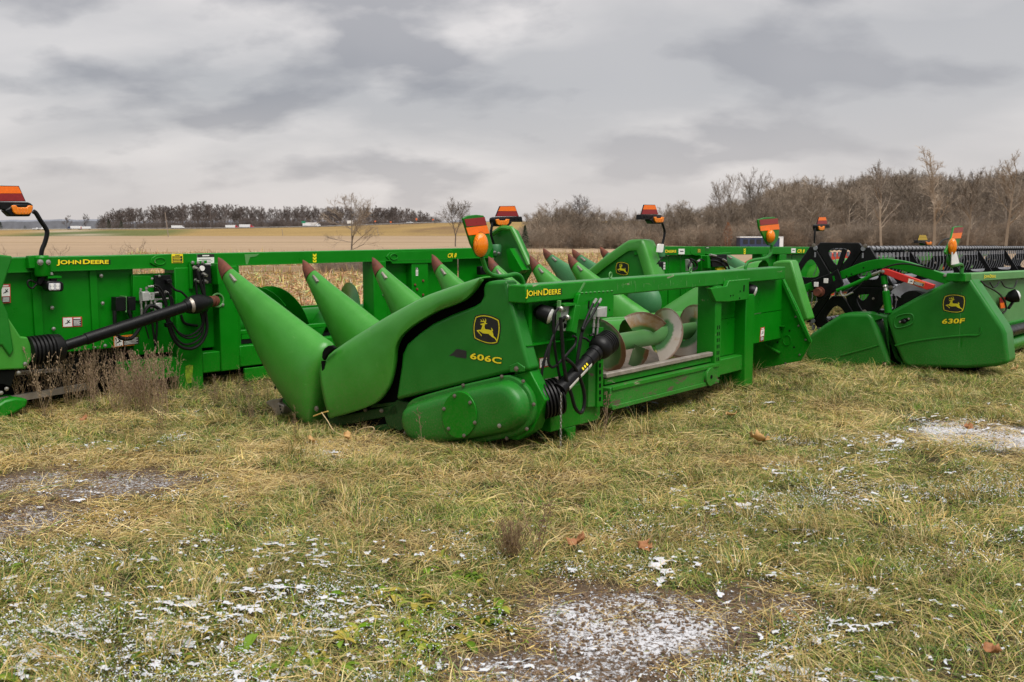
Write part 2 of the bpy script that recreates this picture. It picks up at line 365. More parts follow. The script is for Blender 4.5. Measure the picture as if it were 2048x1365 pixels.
def sticker(name, parent, A, B, C, nrm, style):
    def fig(x0, y0, x1, y1): return [(x0 + (x1 - x0) * p[0], y0 + (y1 - y0) * p[1]) for p in FIG]
    def lines(x0, x1, ys, h=.035): return [(rect(x0, y - h / 2, x1 - (0.12 * (x1 - x0) if i % 3 == 2 else 0), y + h / 2), 2, 2) for i, y in enumerate(ys)]
    if style == 'wide':        # picture left, text right, red head
        sh = [(rect(0, 0, 1, 1), 1, 0), (rect(.03, .06, .49, .94), 0, 1), (fig(.05, .1, .47, .9), 2, 2), (rect(.52, .06, .97, .76), 2, 1), (rect(.56, .8, .92, .92), 0, 2)]
        sh += [(rect(.56, y, .93 - .06 * (i % 2), y + .055), 0, 2) for i, y in enumerate((.15, .27, .39, .51, .63))]
        mats = ['white', 'decal_red', 'decal_black']
    elif style == 'wide_orange':
        sh = [(rect(0, 0, 1, 1), 1, 0), (rect(.03, .06, .34, .94), 0, 1), (fig(.03, .1, .35, .9), 2, 2), (rect(.36, .06, .97, .72), 2, 1)]
        sh += [(rect(.40, y, .93 - .06 * (i % 2), y + .05), 0, 2) for i, y in enumerate((.15, .27, .39, .51, .62))]
        mats = ['white', 'decal_orange', 'decal_black']
    elif style == 'tall':
        sh = [(rect(0, 0, 1, 1), 1, 0), (rect(.08, .36, .92, .84), 0, 1), (fig(.08, .38, .92, .84), 2, 2), (rect(.08, .03, .92, .33), 2, 1), (rect(.2, .88, .8, .95), 0, 1)]
        sh += [(rect(.16, y, .84, y + .03), 0, 2) for y in (.08, .14, .20, .26)]
        mats = ['white', 'decal_red', 'decal_black']
    elif style == 'yellow':
        sh = [(rect(0, 0, 1, 1), 1, 0), (rect(.06, .05, .94, .76), 2, 1)] + [(rect(.12, y, .86 - .1 * (i % 2), y + .06), 1, 2) for i, y in enumerate((.14, .30, .46, .62))] + [(rect(.3, .82, .7, .9), 2, 1)]
        mats = ['white', 'yellow', 'decal_black']
    elif style == 'white':
        sh = [(rect(0, 0, 1, 1), 0, 0), (rect(0, .74, 1, 1), 2, 1), (rect(.3, .82, .7, .92), 0, 2)] + [(rect(.08, y, .9 - .1 * (i % 2), y + .035), 2, 1) for i, y in enumerate((.12, .26, .40, .54))]
        mats = ['white', 'decal_red', 'decal_black']
    else:                      # plain white card
        sh = [(rect(0, 0, 1, 1), 0, 0), (rect(.2, .45, .8, .62), 2, 1)]
        mats = ['white', 'decal_red', 'decal_black']
    return flat_print(name, parent, A, B, C, nrm, sh, mats)
# the leaping deer in its shield, traced on a 1 x 1 square
_D = [(250,325),(262,345),(295,350),(290,375),(270,430),(262,455),(170,468),(165,478),(175,492),(205,525),(240,560),(274,606),(284,594),(262,560),(238,538),(210,492),(240,494),(280,522),(320,542),(435,546),(480,592),(520,622),(575,652),(600,690),(612,716),(628,704),(600,640),(560,605),(545,580),(535,530),(525,500),(512,485),(535,478),(530,450),(520,430),(490,395),(497,425),(505,452),(490,462),(440,448),(370,442),(352,425),(345,380),(355,322),(385,322),(412,297),(378,300),(372,288),(380,255),(378,220),(366,195),(350,183),(362,230),(355,256),(340,255),(330,225),(312,202),(295,193),(315,230),(318,252),(292,255),(280,235),(265,222),(248,217),(268,246),(270,260),(250,268),(236,276),(270,274),(300,270),(342,282),(336,297),(300,305),(255,318)]
def _arc(pts, k=8):
    out = []
    for i in range(0, len(pts), 2):
        a, b, c = Vector(pts[i]), Vector(pts[i + 1]), Vector(pts[(i + 2) % len(pts)])
        ctl = b * 2 - (a + c) / 2
        for j in range(k):
            t = j / k; out.append(a * (1 - t) ** 2 + ctl * 2 * t * (1 - t) + c * t * t)
    return out
_S = _arc([(142,160),(378,122),(652,222),(673,450),(622,738),(410,765),(116,660),(92,400)])
_cen = Vector((382, 445))
def deer_logo(name, parent, A, B, C, nrm):
    """A bottom left, B bottom right, C top left of the black shield's box; print corrected for the slant of the trace"""
    k = -0.118                 # the trace leans down to the right
    def n(p):
        x = (p[0] - 70) / 620.0; y = 1 - (p[1] - 100 + (p[0] - 382) * k) / 690.0
        return (x, y)
    outer = [n(_cen + (p - _cen) * 1.075) for p in _S]; mid = [n(p) for p in _S]; inn = [n(_cen + (p - _cen) * 0.93) for p in _S]; deer = [n(Vector(p)) for p in _D]
    return flat_print(name, parent, A, B, C, nrm, [(outer, 1, 0), (mid, 0, 1), (inn, 1, 2), (deer, 0, 3)], ['logo_yellow', 'logo_black'])
# ================================================================== ground: grass lot, corn stubble, road bank
def sstep(a, b, x):
    t = np.clip((x - a) / (b - a), 0, 1); return t * t * (3 - 2 * t)
_lat = rng.random((8, 256, 256))
def vnoise(x, y, k=0):
    """smooth value noise, vectorised"""
    x = np.asarray(x, float); y = np.asarray(y, float); xi = np.floor(x).astype(int); yi = np.floor(y).astype(int)
    fx = x - xi; fy = y - yi; fx = fx * fx * (3 - 2 * fx); fy = fy * fy * (3 - 2 * fy); L = _lat[k]
    a, b = L[xi % 256, yi % 256], L[(xi + 1) % 256, yi % 256]; c, d = L[xi % 256, (yi + 1) % 256], L[(xi + 1) % 256, (yi + 1) % 256]
    return (a * (1 - fx) + b * fx) * (1 - fy) + (c * (1 - fx) + d * fx) * fy
def fbm(x, y, k=0, o=4):
    s = 0; a = .5
    for i in range(o): s = s + a * vnoise(x * 2 ** i + 17 * i, y * 2 ** i + 31 * i, (k + i) % 8); a *= .5
    return s / (1 - .5 ** o)
def road_h(x):
    return np.interp(x, [-1900, -358, -200, -133, -60, -8, 107, 2400], [.0, .25, 1.33, 2.4, 5.07, 6.14, 6.94, 6.94])
ROAD_Y = 700.0
def ground_z(x, y):
    x = np.asarray(x, float); y = np.asarray(y, float)
    near = 1 - sstep(16, 26, y)
    z = near * (0.05 * (fbm(x * .7, y * .7, 1) - .5) + .035 * (fbm(x * 3.1, y * 3.1, 3, 3) - .5)) + (1 - near) * .16 * (fbm(x * .12, y * .12, 5, 3) - .5) * (1 - sstep(150, 400, y))
    z = z - 3.0 * np.clip((y - 60) / 540, 0, 1) ** 1.05 * (1 - sstep(820, 1000, y) * 0)
    z = z - .15 * np.exp(-((x + 1.75) ** 2 + (y - 8.75) ** 2) / 2.4)      # a hollow under the front of the near machine
    bank = sstep(ROAD_Y - 80, ROAD_Y - 6, y); z = z * (1 - bank) + road_h(x) * bank
    z = z - .5 * sstep(1500, 4000, y)
    return z
def quad_px(pts): return [G(*p) for p in pts]
def blob(x, y, px, py, rx, ry, soft=.5):
    """patch whose middle and half sizes are read off the photo but lie on the ground"""
    c = G(px, py); ex = (G(px + rx, py) - c).length; ey = (G(px, py - ry).y - G(px, py + ry).y) / 2
    d = np.sqrt(((x - c.x) / ex) ** 2 + ((y - c.y) / ey) ** 2) + .55 * (fbm(x * 1.3, y * 1.3, 2) - .5) + .4 * (fbm(x * 5, y * 5, 4, 3) - .5)
    return 1 - sstep(1 - soft, 1 + soft, d)
def dirt_mask(x, y):
    m = blob(x, y, 150, 965, 270, 38) * .8
    m = np.maximum(m, blob(x, y, 20, 1050, 140, 55) * .8)
    m = np.maximum(m, blob(x, y, 1250, 1245, 240, 85)); m = np.maximum(m, blob(x, y, 1090, 1345, 240, 60) * .85)
    m = np.maximum(m, blob(x, y, 1960, 868, 130, 22) * .55); m = np.maximum(m, blob(x, y, 1520, 1220, 110, 60) * .7)
    m = np.maximum(m, blob(x, y, 1860, 1330, 230, 50) * .3)
    return m
def snow_mask(x, y):
    """where thin snow lies: bare patches first, then thin streaks in the near grass"""
    s = np.maximum(dirt_mask(x, y) * .9, 0)
    front = 1 - sstep(3.2, 6.4, y); s = np.maximum(s, front * .55 * (.4 + fbm(x * .9, y * 1.2, 6)))
    s = np.maximum(s, .45 * (1 - sstep(6.5, 10.5, y)) * sstep(.46, .62, fbm(x * .8, y * 1.1, 7)))
    s = np.maximum(s, blob(x, y, 1950, 870, 140, 32) * .95); s = np.maximum(s, blob(x, y, 1880, 1000, 240, 40) * .5)
    return np.clip(s, 0, 1)
def straw_mask(x, y):
    m = blob(x, y, 400, 960, 190, 40) * .9; m = np.maximum(m, blob(x, y, 210, 1045, 170, 40) * .9); m = np.maximum(m, blob(x, y, 620, 885, 190, 30)); m = np.maximum(m, blob(x, y, 250, 920, 330, 22) * .6)
    return m
def make_ground():
    xs = np.concatenate([-np.geomspace(4200, 16, 60), np.arange(-15, 17.01, .12), np.geomspace(18, 4200, 50)])
    ys = np.concatenate([np.array([-60, -30, -12, -4, 0, 1.2]), np.arange(2.0, 20, .12), np.arange(20, 60, 1.0), np.geomspace(61, 600, 40), np.arange(610, 702, 6.0), np.array([706, 716, 760, 860, 960, 1100, 1400, 2000, 3000, 5000, 7900])])
    X, Y = np.meshgrid(xs, ys); Z = ground_z(X, Y)
    nx, ny = len(xs), len(ys); co = np.stack([X, Y, Z], -1).reshape(-1, 3)
    i = np.arange((nx - 1) * (ny - 1)); r, c = i // (nx - 1), i % (nx - 1); a = r * nx + c
    fs = np.stack([a, a + 1, a + nx + 1, a + nx], 1)
    me = bpy.data.meshes.new('ground'); me.vertices.add(len(co)); me.vertices.foreach_set('co', co.ravel())
    me.loops.add(fs.size); me.loops.foreach_set('vertex_index', fs.ravel()); me.polygons.add(len(fs)); me.polygons.foreach_set('loop_start', np.arange(len(fs)) * 4)
    me.update(); me.validate()
    x, y = co[:, 0], co[:, 1]
    lot = np.array([.042, .034, .016]); soil = np.array([.165, .112, .072]); stub = np.array([.295, .212, .135]); bankc = np.array([.29, .195, .075]); greenf = np.array([.08, .11, .03]); track = np.array([.38, .31, .23])
    Cc = np.tile(lot, (len(x), 1)); d = np.where(y < 22, dirt_mask(x, y), 0)[:, None]; Cc = Cc * (1 - d) + soil * d
    # the stubble field, paler swathes running across it
    edge = sstep(14.5, 17.5, y + 1.6 * (fbm(x * .4, y * .4, 1) - .5)); edge = np.where(x > 4, sstep(26, 32, y + 3 * (fbm(x * .2, y * .2, 1) - .5)), edge)
    band = fbm(x * .012 + 3, y * .11, 2, 3); far = sstep(45, 75, y)
    st = stub * (1 + .5 * (band[:, None] - .5)) * (1 + .10 * far[:, None]); e = edge[:, None]; Cc = Cc * (1 - e) + st * e
    strip = (sstep(36, 37.5, y) * (1 - sstep(40.5, 42.5, y)))[:, None] * (.5 + .5 * sstep(.35, .6, fbm(x * .3, y * .8, 4)))[:, None]; Cc = Cc * (1 - strip) + np.array([.20, .13, .065]) * strip
    for yy, w in ((150, 4), (260, 8), (430, 14)):
        s_ = np.exp(-((y - yy - .05 * x) / w) ** 2)[:, None] * .7; Cc = Cc * (1 - s_) + np.array([.22, .155, .07]) * s_
    b = (sstep(570, 600, y) * (1 - sstep(716, 740, y)))[:, None]; bc = bankc * (.75 + .5 * fbm(x * .034, y * .11, 3))[:, None]
    br = sstep(-107, -53, x)[:, None] * sstep(.45, .6, fbm(x * .023, y * .04, 6))[:, None]; bc = bc * (1 - br * .7) + np.array([.135, .08, .05]) * br * .7
    Cc = Cc * (1 - b) + bc * b
    gx = (sstep(-323, -312, x) * (1 - sstep(-256, -246, x)) * sstep(520, 535, y) * (1 - sstep(655, 670, y)))[:, None]; Cc = Cc * (1 - gx) + greenf * gx
    gx = (sstep(-288, -278, x) * (1 - sstep(-224, -214, x)) * sstep(590, 605, y) * (1 - sstep(672, 685, y)))[:, None] * .8; Cc = Cc * (1 - gx) + greenf * gx
    tx = (np.exp(-((x - (-300 + (672 - y) * .75)) / 8.5) ** 2) * sstep(540, 560, y) * (1 - sstep(678, 690, y)))[:, None]; Cc = Cc * (1 - tx) + track * tx
    fr = sstep(740, 800, y)[:, None]; Cc = Cc * (1 - fr) + np.array([.24, .19, .11]) * fr
    at_ = me.color_attributes.new('zone', 'FLOAT_COLOR', 'POINT'); at_.data.foreach_set('color', np.concatenate([Cc, np.ones((len(x), 1))], 1).ravel())
    sn = np.where(y < 22, snow_mask(x, y), 0.0); a2 = me.attributes.new('snow', 'FLOAT', 'POINT'); a2.data.foreach_set('value', sn.astype(np.float32))
    a3 = me.attributes.new('field', 'FLOAT', 'POINT'); a3.data.foreach_set('value', (edge * (1 - b[:, 0])).astype(np.float32))
    me.polygons.foreach_set('use_smooth', [True] * len(me.polygons))
    m, nt, bs, out = new_mat('grass lot and stubble field'); L = nt.links.new
    za = NN(nt, 'ShaderNodeAttribute', attribute_name='zone'); sa = NN(nt, 'ShaderNodeAttribute', attribute_name='snow'); fa = NN(nt, 'ShaderNodeAttribute', attribute_name='field'); t = NN(nt, 'ShaderNodeTexCoord')
    n1 = NN(nt, 'ShaderNodeTexNoise', inp={'Scale': 9.0, 'Detail': 10.0, 'Roughness': .72}); L(t.outputs['Object'], n1.inputs[0])
    n2 = NN(nt, 'ShaderNodeTexNoise', inp={'Scale': 55.0, 'Detail': 6.0, 'Roughness': .75}); L(t.outputs['Object'], n2.inputs[0])
    mp = NN(nt, 'ShaderNodeMapping'); mp.inputs['Scale'].default_value = (.35, 2.2, 1); L(t.outputs['Object'], mp.inputs[0])
    n3 = NN(nt, 'ShaderNodeTexNoise', inp={'Scale': 1.3, 'Detail': 9.0, 'Roughness': .7}); L(mp.outputs[0], n3.inputs[0])
    v1 = ramp(nt, [(.3, .45), (.7, 1.45)]); L(n1.outputs[0], v1.inputs[0]); v2 = ramp(nt, [(.3, .6), (.7, 1.3)]); L(n2.outputs[0], v2.inputs[0])
    v3 = ramp(nt, [(.3, .80), (.7, 1.18)]); L(n3.outputs[0], v3.inputs[0])
    near = mixc(nt, 1.0, mixc(nt, 1.0, za.outputs['Color'], v1.outputs[0], 'MULTIPLY'), v2.outputs[0], 'MULTIPLY')
    fld = mixc(nt, 1.0, za.outputs['Color'], v3.outputs[0], 'MULTIPLY')
    cc = mixc(nt, fa.outputs['Fac'], near, fld)
    ns = NN(nt, 'ShaderNodeTexNoise', inp={'Scale': 52.0, 'Detail': 8.0, 'Roughness': .8, 'Distortion': .5}); L(t.outputs['Object'], ns.inputs[0])
    thr = mathn(nt, 'SUBTRACT', mathn(nt, 'ADD', ns.outputs[0], mathn(nt, 'MULTIPLY', sa.outputs['Fac'], .36)), .768)
    sm_ = mathn(nt, 'MULTIPLY', thr, 30.0, True); cc = mixc(nt, sm_, cc, (.58, .58, .60)); L(cc, bs.inputs['Base Color'])
    bs.inputs['Roughness'].default_value = .9; bs.inputs['Specular IOR Level'].default_value = .15
    bn = NN(nt, 'ShaderNodeBump', inp={'Strength': .8, 'Distance': .03}); hh = mathn(nt, 'ADD', mathn(nt, 'MULTIPLY', n1.outputs[0], .7), mathn(nt, 'ADD', mathn(nt, 'MULTIPLY', n2.outputs[0], .3), mathn(nt, 'MULTIPLY', sm_, .25))); L(hh, bn.inputs['Height']); L(bn.outputs[0], bs.inputs['Normal'])
    me.materials.append(m); o = bpy.data.objects.new('ground', me); col.objects.link(o); tag(o, kind='structure')
make_ground()
def gz(x, y): return float(ground_z(np.array([x]), np.array([y]))[0])
# the highway on its bank
def make_road():
    xs = np.linspace(-1300, 1100, 120); mb = M(); rings = []
    for x in xs:
        z = float(road_h(x)) + .06; rings.append([(x, ROAD_Y - 3.5, z - .3), (x, ROAD_Y - 3.5, z), (x, ROAD_Y + 14, z + .05), (x, ROAD_Y + 14, z - .3)])
    mb.loft(rings, closed=False); o = mb.build('highway', plain('worn asphalt', (.16, .155, .15), .85, 0, .12, 2)); tag(o, kind='structure')
    mb = M()
    for y0, y1 in ((ROAD_Y - 3.0, ROAD_Y - 2.8), (ROAD_Y + 13, ROAD_Y + 13.3)):
        mb.loft([[(x, y0, float(road_h(x)) + .072 + (y0 - ROAD_Y + 3.5) * .004), (x, y1, float(road_h(x)) + .073 + (y1 - ROAD_Y + 3.5) * .004)] for x in xs], closed=False)
    o = mb.build('road_marking', MT['white']); tag(o, kind='structure')
make_road()

# ------------------------------------------------------------------ grass: blades bent over in tufts, thousands of them
def blade_mat(name, trans=.35, rough=.6):
    m, nt, b, out = new_mat(name); L = nt.links.new
    a = NN(nt, 'ShaderNodeAttribute', attribute_name='col'); ti = NN(nt, 'ShaderNodeAttribute', attribute_name='tint', attribute_type='INSTANCER')
    hs = NN(nt, 'ShaderNodeHueSaturation', inp={'Saturation': 1.2}); L(a.outputs['Color'], hs.inputs['Color']); L(mathn(nt, 'ADD', mathn(nt, 'MULTIPLY', ti.outputs['Fac'], .9), .70), hs.inputs['Value'])
    L(hs.outputs[0], b.inputs['Base Color']); b.inputs['Roughness'].default_value = rough; b.inputs['Specular IOR Level'].default_value = .25
    tr = NN(nt, 'ShaderNodeBsdfTranslucent'); L(hs.outputs[0], tr.inputs[0]); mx = NN(nt, 'ShaderNodeMixShader', inp={0: trans}); L(b.outputs[0], mx.inputs[1]); L(tr.outputs[0], mx.inputs[2]); L(mx.outputs[0], out.inputs[0])
    return m
MT['blade'] = blade_mat('grass blades', .16); MT['dryblade'] = blade_mat('dry stalks', .15, .75)
GREENS = [(.13, .20, .045), (.09, .155, .04), (.18, .235, .06), (.055, .10, .026), (.23, .25, .085), (.12, .165, .07), (.04, .072, .022)]
STRAWS = [(.54, .425, .20), (.58, .485, .28), (.45, .335, .15), (.64, .54, .34), (.34, .23, .11), (.50, .405, .25)]
BROWNS = [(.17, .105, .055), (.22, .14, .075), (.13, .085, .05)]
def add_blade(P, Fc, C, base, az, L_, w, lift, curl, c0, c1, seg=3):
    """a strip that leaves the ground at angle `lift` and bends over by `curl`"""
    o = len(P); p = np.array(base, float); e = lift; n = np.array([-math.sin(az), math.cos(az), 0.0])
    for i in range(seg + 1):
        t = i / seg; wi = w * (1 - t ** 1.6) * .5; c = [c0[k] * (1 - t) + c1[k] * t for k in range(3)]
        tw = np.array([0, 0, .5 * wi * math.sin(az * 7 + 2 * t)])
        if i < seg: P.append(p - n * wi - tw); P.append(p + n * wi + tw); C += [c, c]
        else: P.append(p.copy()); C.append(c)
        p = p + np.array([math.cos(az) * math.cos(e), math.sin(az) * math.cos(e), math.sin(e)]) * (L_ / seg); e -= curl / seg
        p[2] = max(p[2], .004)
    for i in range(seg - 1): Fc.append((o + 2 * i, o + 2 * i + 1, o + 2 * i + 3, o + 2 * i + 2))
    Fc.append((o + 2 * seg - 2, o + 2 * seg - 1, o + 2 * seg))
def mesh_col(name, P, Fc, C, mat):
    me = bpy.data.meshes.new(name); me.from_pydata([tuple(p) for p in P], [], Fc); at_ = me.color_attributes.new('col', 'FLOAT_COLOR', 'POINT')
    at_.data.foreach_set('color', np.concatenate([np.array(C, float), np.ones((len(C), 1))], 1).ravel()); me.materials.append(mat)
    me.polygons.foreach_set('use_smooth', [True] * len(me.polygons)); return me
tuft_col = bpy.data.collections.new('grass_tufts'); R_ = random.Random(5)
def tuft(kind):
    P, Fc, C = [], [], []
    def pick(l): c = R_.choice(l); k = R_.uniform(.6, 1.3); return tuple(v * k for v in c)
    lean = R_.uniform(0, 6.28)
    n, rad_, Ls, straw, lift = {'green': (150, .15, (.05, .17), .20, (.2, 1.1)), 'mixed': (150, .17, (.05, .20), .48, (.10, .9)), 'straw': (150, .19, (.07, .26), .93, (.03, .55)), 'tall': (90, .10, (.14, .30), .55, (.6, 1.4)), 'mat': (140, .21, (.07, .28), .82, (.0, .3)), 'thin': (32, .16, (.04, .12), .5, (.1, .9)), 'swath': (80, .14, (.14, .36), .55, (.08, .55)), 'debris': (85, .18, (.015, .07), .97, (.0, .35))}[kind]
    for i in range(n):
        r = rad_ * math.sqrt(R_.random()); a = R_.uniform(0, 6.28); az = lean + R_.gauss(0, .4 if kind == 'swath' else 1.0) if R_.random() < (.9 if kind == 'swath' else .65) else R_.uniform(0, 6.28)
        q = R_.random()
        if q < straw: c0 = pick(STRAWS) if R_.random() < (.35 if kind == 'debris' else .80) else pick(BROWNS); c1 = pick(STRAWS) if kind != 'debris' else c0
        else: c0 = pick(GREENS); c1 = c0 if R_.random() < .6 else pick(STRAWS)
        add_blade(P, Fc, C, (r * math.cos(a), r * math.sin(a), -.01 + R_.uniform(0, .02)), az, R_.uniform(*Ls), R_.uniform(.0022, .0050), R_.uniform(*lift), R_.uniform(.5, 2.0), c0, c1)
    me = mesh_col('tuft_' + kind, P, Fc, C, MT['blade']); o = bpy.data.objects.new('tuft_' + kind, me); return o
TK = ['green'] * 4 + ['mixed'] * 4 + ['straw'] * 4 + ['tall'] * 2 + ['mat'] * 3 + ['thin'] * 2 + ['debris'] * 4 + ['swath'] * 6
for i, k in enumerate(TK):
    o = tuft(k); o.name = 'a%02d_tuft' % i; tuft_col.objects.link(o)
def scatter(name, coll, pts, rots, scl, idx, tint, label=None, tilt=None):
    me = bpy.data.meshes.new(name); me.vertices.add(len(pts)); me.vertices.foreach_set('co', np.asarray(pts, np.float32).ravel())
    for an, ty, v in (('rot', 'FLOAT_VECTOR', np.asarray(rots, np.float32).ravel()), ('scl', 'FLOAT', np.asarray(scl, np.float32)), ('idx', 'INT', np.asarray(idx, np.int32)), ('tint', 'FLOAT', np.asarray(tint, np.float32))):
        a = me.attributes.new(an, ty, 'POINT'); a.data.foreach_set('vector' if ty == 'FLOAT_VECTOR' else 'value', v)
    o = bpy.data.objects.new(name, me); col.objects.link(o); tag(o, kind='stuff')
    ng = bpy.data.node_groups.new(name, 'GeometryNodeTree'); ng.interface.new_socket('Geometry', in_out='INPUT', socket_type='NodeSocketGeometry'); ng.interface.new_socket('Geometry', in_out='OUTPUT', socket_type='NodeSocketGeometry')
    gi, go = ng.nodes.new('NodeGroupInput'), ng.nodes.new('NodeGroupOutput'); ip = ng.nodes.new('GeometryNodeInstanceOnPoints'); ci = ng.nodes.new('GeometryNodeCollectionInfo')
    ci.inputs[0].default_value = coll; ci.inputs['Separate Children'].default_value = True; ci.inputs['Reset Children'].default_value = True
    def att(n, t):
        a = ng.nodes.new('GeometryNodeInputNamedAttribute'); a.data_type = t; a.inputs[0].default_value = n; return a.outputs[0]
    e2r = ng.nodes.new('FunctionNodeEulerToRotation'); ng.links.new(att('rot', 'FLOAT_VECTOR'), e2r.inputs[0])
    ng.links.new(gi.outputs[0], ip.inputs['Points']); ng.links.new(ci.outputs[0], ip.inputs['Instance']); ip.inputs['Pick Instance'].default_value = True
    ng.links.new(att('idx', 'INT'), ip.inputs['Instance Index']); ng.links.new(e2r.outputs[0], ip.inputs['Rotation']); ng.links.new(att('scl', 'FLOAT'), ip.inputs['Scale']); ng.links.new(ip.outputs[0], go.inputs[0])
    md = o.modifiers.new('scatter', 'NODES'); md.node_group = ng
    return o
def make_grass():
    pts, rots, scl, idx, tint = [], [], [], [], []
    y = 2.6
    rows = []
    while y < 34:
        step = .098 if y < 5 else .098 * (y / 5) ** .62
        hw = y * .56 + .9; xs = np.arange(-hw, hw, step); rows.append(np.stack([xs + rng.uniform(-.5, .5, len(xs)) * step, np.full(len(xs), y) + rng.uniform(-.5, .5, len(xs)) * step, np.full(len(xs), step)], 1)); y += step
    A_ = np.concatenate(rows); x, y, st = A_[:, 0], A_[:, 1], A_[:, 2]
    d, s, w = dirt_mask(x, y), snow_mask(x, y), straw_mask(x, y); z = ground_z(x, y)
    f1, f2, f3 = fbm(x * .55, y * .8, 1), fbm(x * 2.2, y * 2.4, 4), rng.random(len(x))
    edge = np.where(x > 4, 29, 15.5)
    keep = (rng.random(len(x)) > d * .35) & (y < edge + 3 * (f1 - .5) + 1.0) & (rng.random(len(x)) > .28 * s * (y < 8) + .12)
    for i in np.nonzero(keep)[0]:
        g = .80 + .10 * (x[i] > .5) + 2.2 * (f1[i] - .5) + 1.3 * (f2[i] - .5) - w[i] * .9 + .10 * (x[i] > 1) + .4 * (f3[i] - .5)
        if d[i] > .62: k = R_.choice([19, 20, 21, 22, 19, 20, 21, 22, 17, 18, 14])
        elif d[i] > .3: k = R_.choice([17, 18, 14, 15, 16, 19, 20, 8, 17, 18])
        elif w[i] > .5: k = R_.choice([8, 9, 10, 11, 14, 15, 16])
        elif g > .60: k = R_.choice([0, 1, 2, 3, 0, 1, 4])
        elif g > .42: k = R_.choice([4, 5, 6, 7, 2, 5])
        else: k = R_.choice([8, 9, 10, 11, 6, 14])
        if f3[i] > .965 and d[i] < .2: k = R_.choice([12, 13])
        elif f3[i] < .05 + .42 * (f2[i] > .5) and d[i] < .25 and w[i] < .6: k = R_.randint(23, 28)
        pts.append((x[i], y[i], z[i] - .004)); rots.append((R_.gauss(0, .08), R_.gauss(0, .08), R_.uniform(0, 6.28)))
        scl.append(R_.uniform(.62, 1.05) * (.92 if y[i] < 5 else min(1.35, .92 * (st[i] / .098) ** .45))); idx.append(k); tint.append(min(1, max(0, R_.gauss(.5, .16) + .5 * (f2[i] - .5))))
    o = scatter('grass', tuft_col, pts, rots, scl, idx, tint)
    print('grass tufts', len(pts))
make_grass()
# thin snow caught on the grass: small lumpy flakes
snow_m, nt_, b_, o_ = new_mat('thin snow'); b_.inputs['Base Color'].default_value = (.56, .56, .58, 1); b_.inputs['Roughness'].default_value = .65; b_.inputs['Subsurface Weight'].default_value = .15
def make_snow():
    """thin snow lying in the grass: a ragged broken sheet, blades stand through it"""
    ys = np.exp(np.arange(math.log(2.7), math.log(13.5), .0024)); ts = np.arange(-.60, .60, .0024)
    T, Y = np.meshgrid(ts, ys); X = T * Y + rng.normal(0, .0008, T.shape) * Y; Y = Y + rng.normal(0, .0008, T.shape) * Y
    s, d = snow_mask(X, Y), dirt_mask(X, Y)
    c = .22 * fbm(X * 5.2, Y * 8, 5, 3) + .78 * fbm(X * 30 + 5, Y * 50, 2, 5); big = fbm(X * 1.1, Y * 1.5, 6, 2)
    q = c + .17 * (s - .5) + .20 * (big - .5) - .14 * d; m = (q - .560) / .05
    Z = ground_z(X, Y) + .004 + (1 - d) * (.006 + .026 * fbm(X * 9, Y * 9, 1, 2)) + .007 * np.clip(m, 0, 1) + .006 * (fbm(X * 60, Y * 60, 7, 2) - .5)
    ok = (m > 0) & (s > .12); nx = len(ts); r, cc = np.nonzero(ok[:-1, :-1] & ok[1:, :-1] & ok[:-1, 1:] & ok[1:, 1:]); a = r * nx + cc
    fs = np.stack([a, a + 1, a + nx + 1, a + nx], 1); used, inv = np.unique(fs, return_inverse=True); co = np.stack([X, Y, Z], -1).reshape(-1, 3)[used]; fs = inv.reshape(-1, 4)
    me = bpy.data.meshes.new('snow'); me.from_pydata(co.tolist(), [], fs.tolist()); me.materials.append(snow_m); me.polygons.foreach_set('use_smooth', [True] * len(me.polygons))
    o = bpy.data.objects.new('snow', me); col.objects.link(o); tag(o, kind='stuff'); print('snow faces', len(fs))
make_snow()

# flecks of snow caught in the blades
fleck_col = bpy.data.collections.new('snow_flecks')
for i in range(8):
    V, Fc = [], []
    for k in range(26):
        c = Vector((R_.gauss(0, .05), R_.gauss(0, .05), R_.uniform(0, .035))); a = R_.uniform(0, 3.14); rx, ry = R_.uniform(.002, .007), R_.uniform(.0012, .0032); o = len(V); n_ = 6; tl = R_.gauss(0, .35)
        for q in range(n_):
            t = 2 * math.pi * q / n_; rr_ = R_.uniform(.6, 1.3); x_, y_ = rx * rr_ * math.cos(t), ry * rr_ * math.sin(t); V.append(c + Vector((x_ * math.cos(a) - y_ * math.sin(a), x_ * math.sin(a) + y_ * math.cos(a), x_ * tl)))
        V.append(c + Vector((0, 0, .0025))); Fc += [(o + q, o + (q + 1) % n_, o + n_) for q in range(n_)]
    me = bpy.data.meshes.new('snow_fleck'); me.from_pydata([tuple(v) for v in V], [], Fc); me.materials.append(snow_m); me.polygons.foreach_set('use_smooth', [True] * len(me.polygons)); o = bpy.data.objects.new('f%02d_fleck' % i, me); fleck_col.objects.link(o)
def make_flecks():
    n = 34000; y = 2.7 + (12 - 2.7) * rng.random(n) ** 1.5; x = (rng.random(n) * 2 - 1) * (y * .56 + .6)
    s, d = snow_mask(x, y), dirt_mask(x, y); c = fbm(x * 2.6, y * 3.6, 5, 4); p = (s ** 1.2) * sstep(.44, .62, c + .10 * (s - .5)) * np.clip(1 - 1.5 * d, 0, 1) * .5; kp = rng.random(n) < p; x, y, d = x[kp], y[kp], d[kp]; k = len(x)
    scatter('snow', fleck_col, np.stack([x, y, ground_z(x, y) + .004 + (1 - d) * .012], 1), np.stack([np.zeros(k), np.zeros(k), rng.uniform(0, 6.28, k)], 1), rng.uniform(.6, 1.3, k), rng.integers(0, 8, k), rng.random(k)); print('flecks', k)
make_flecks()

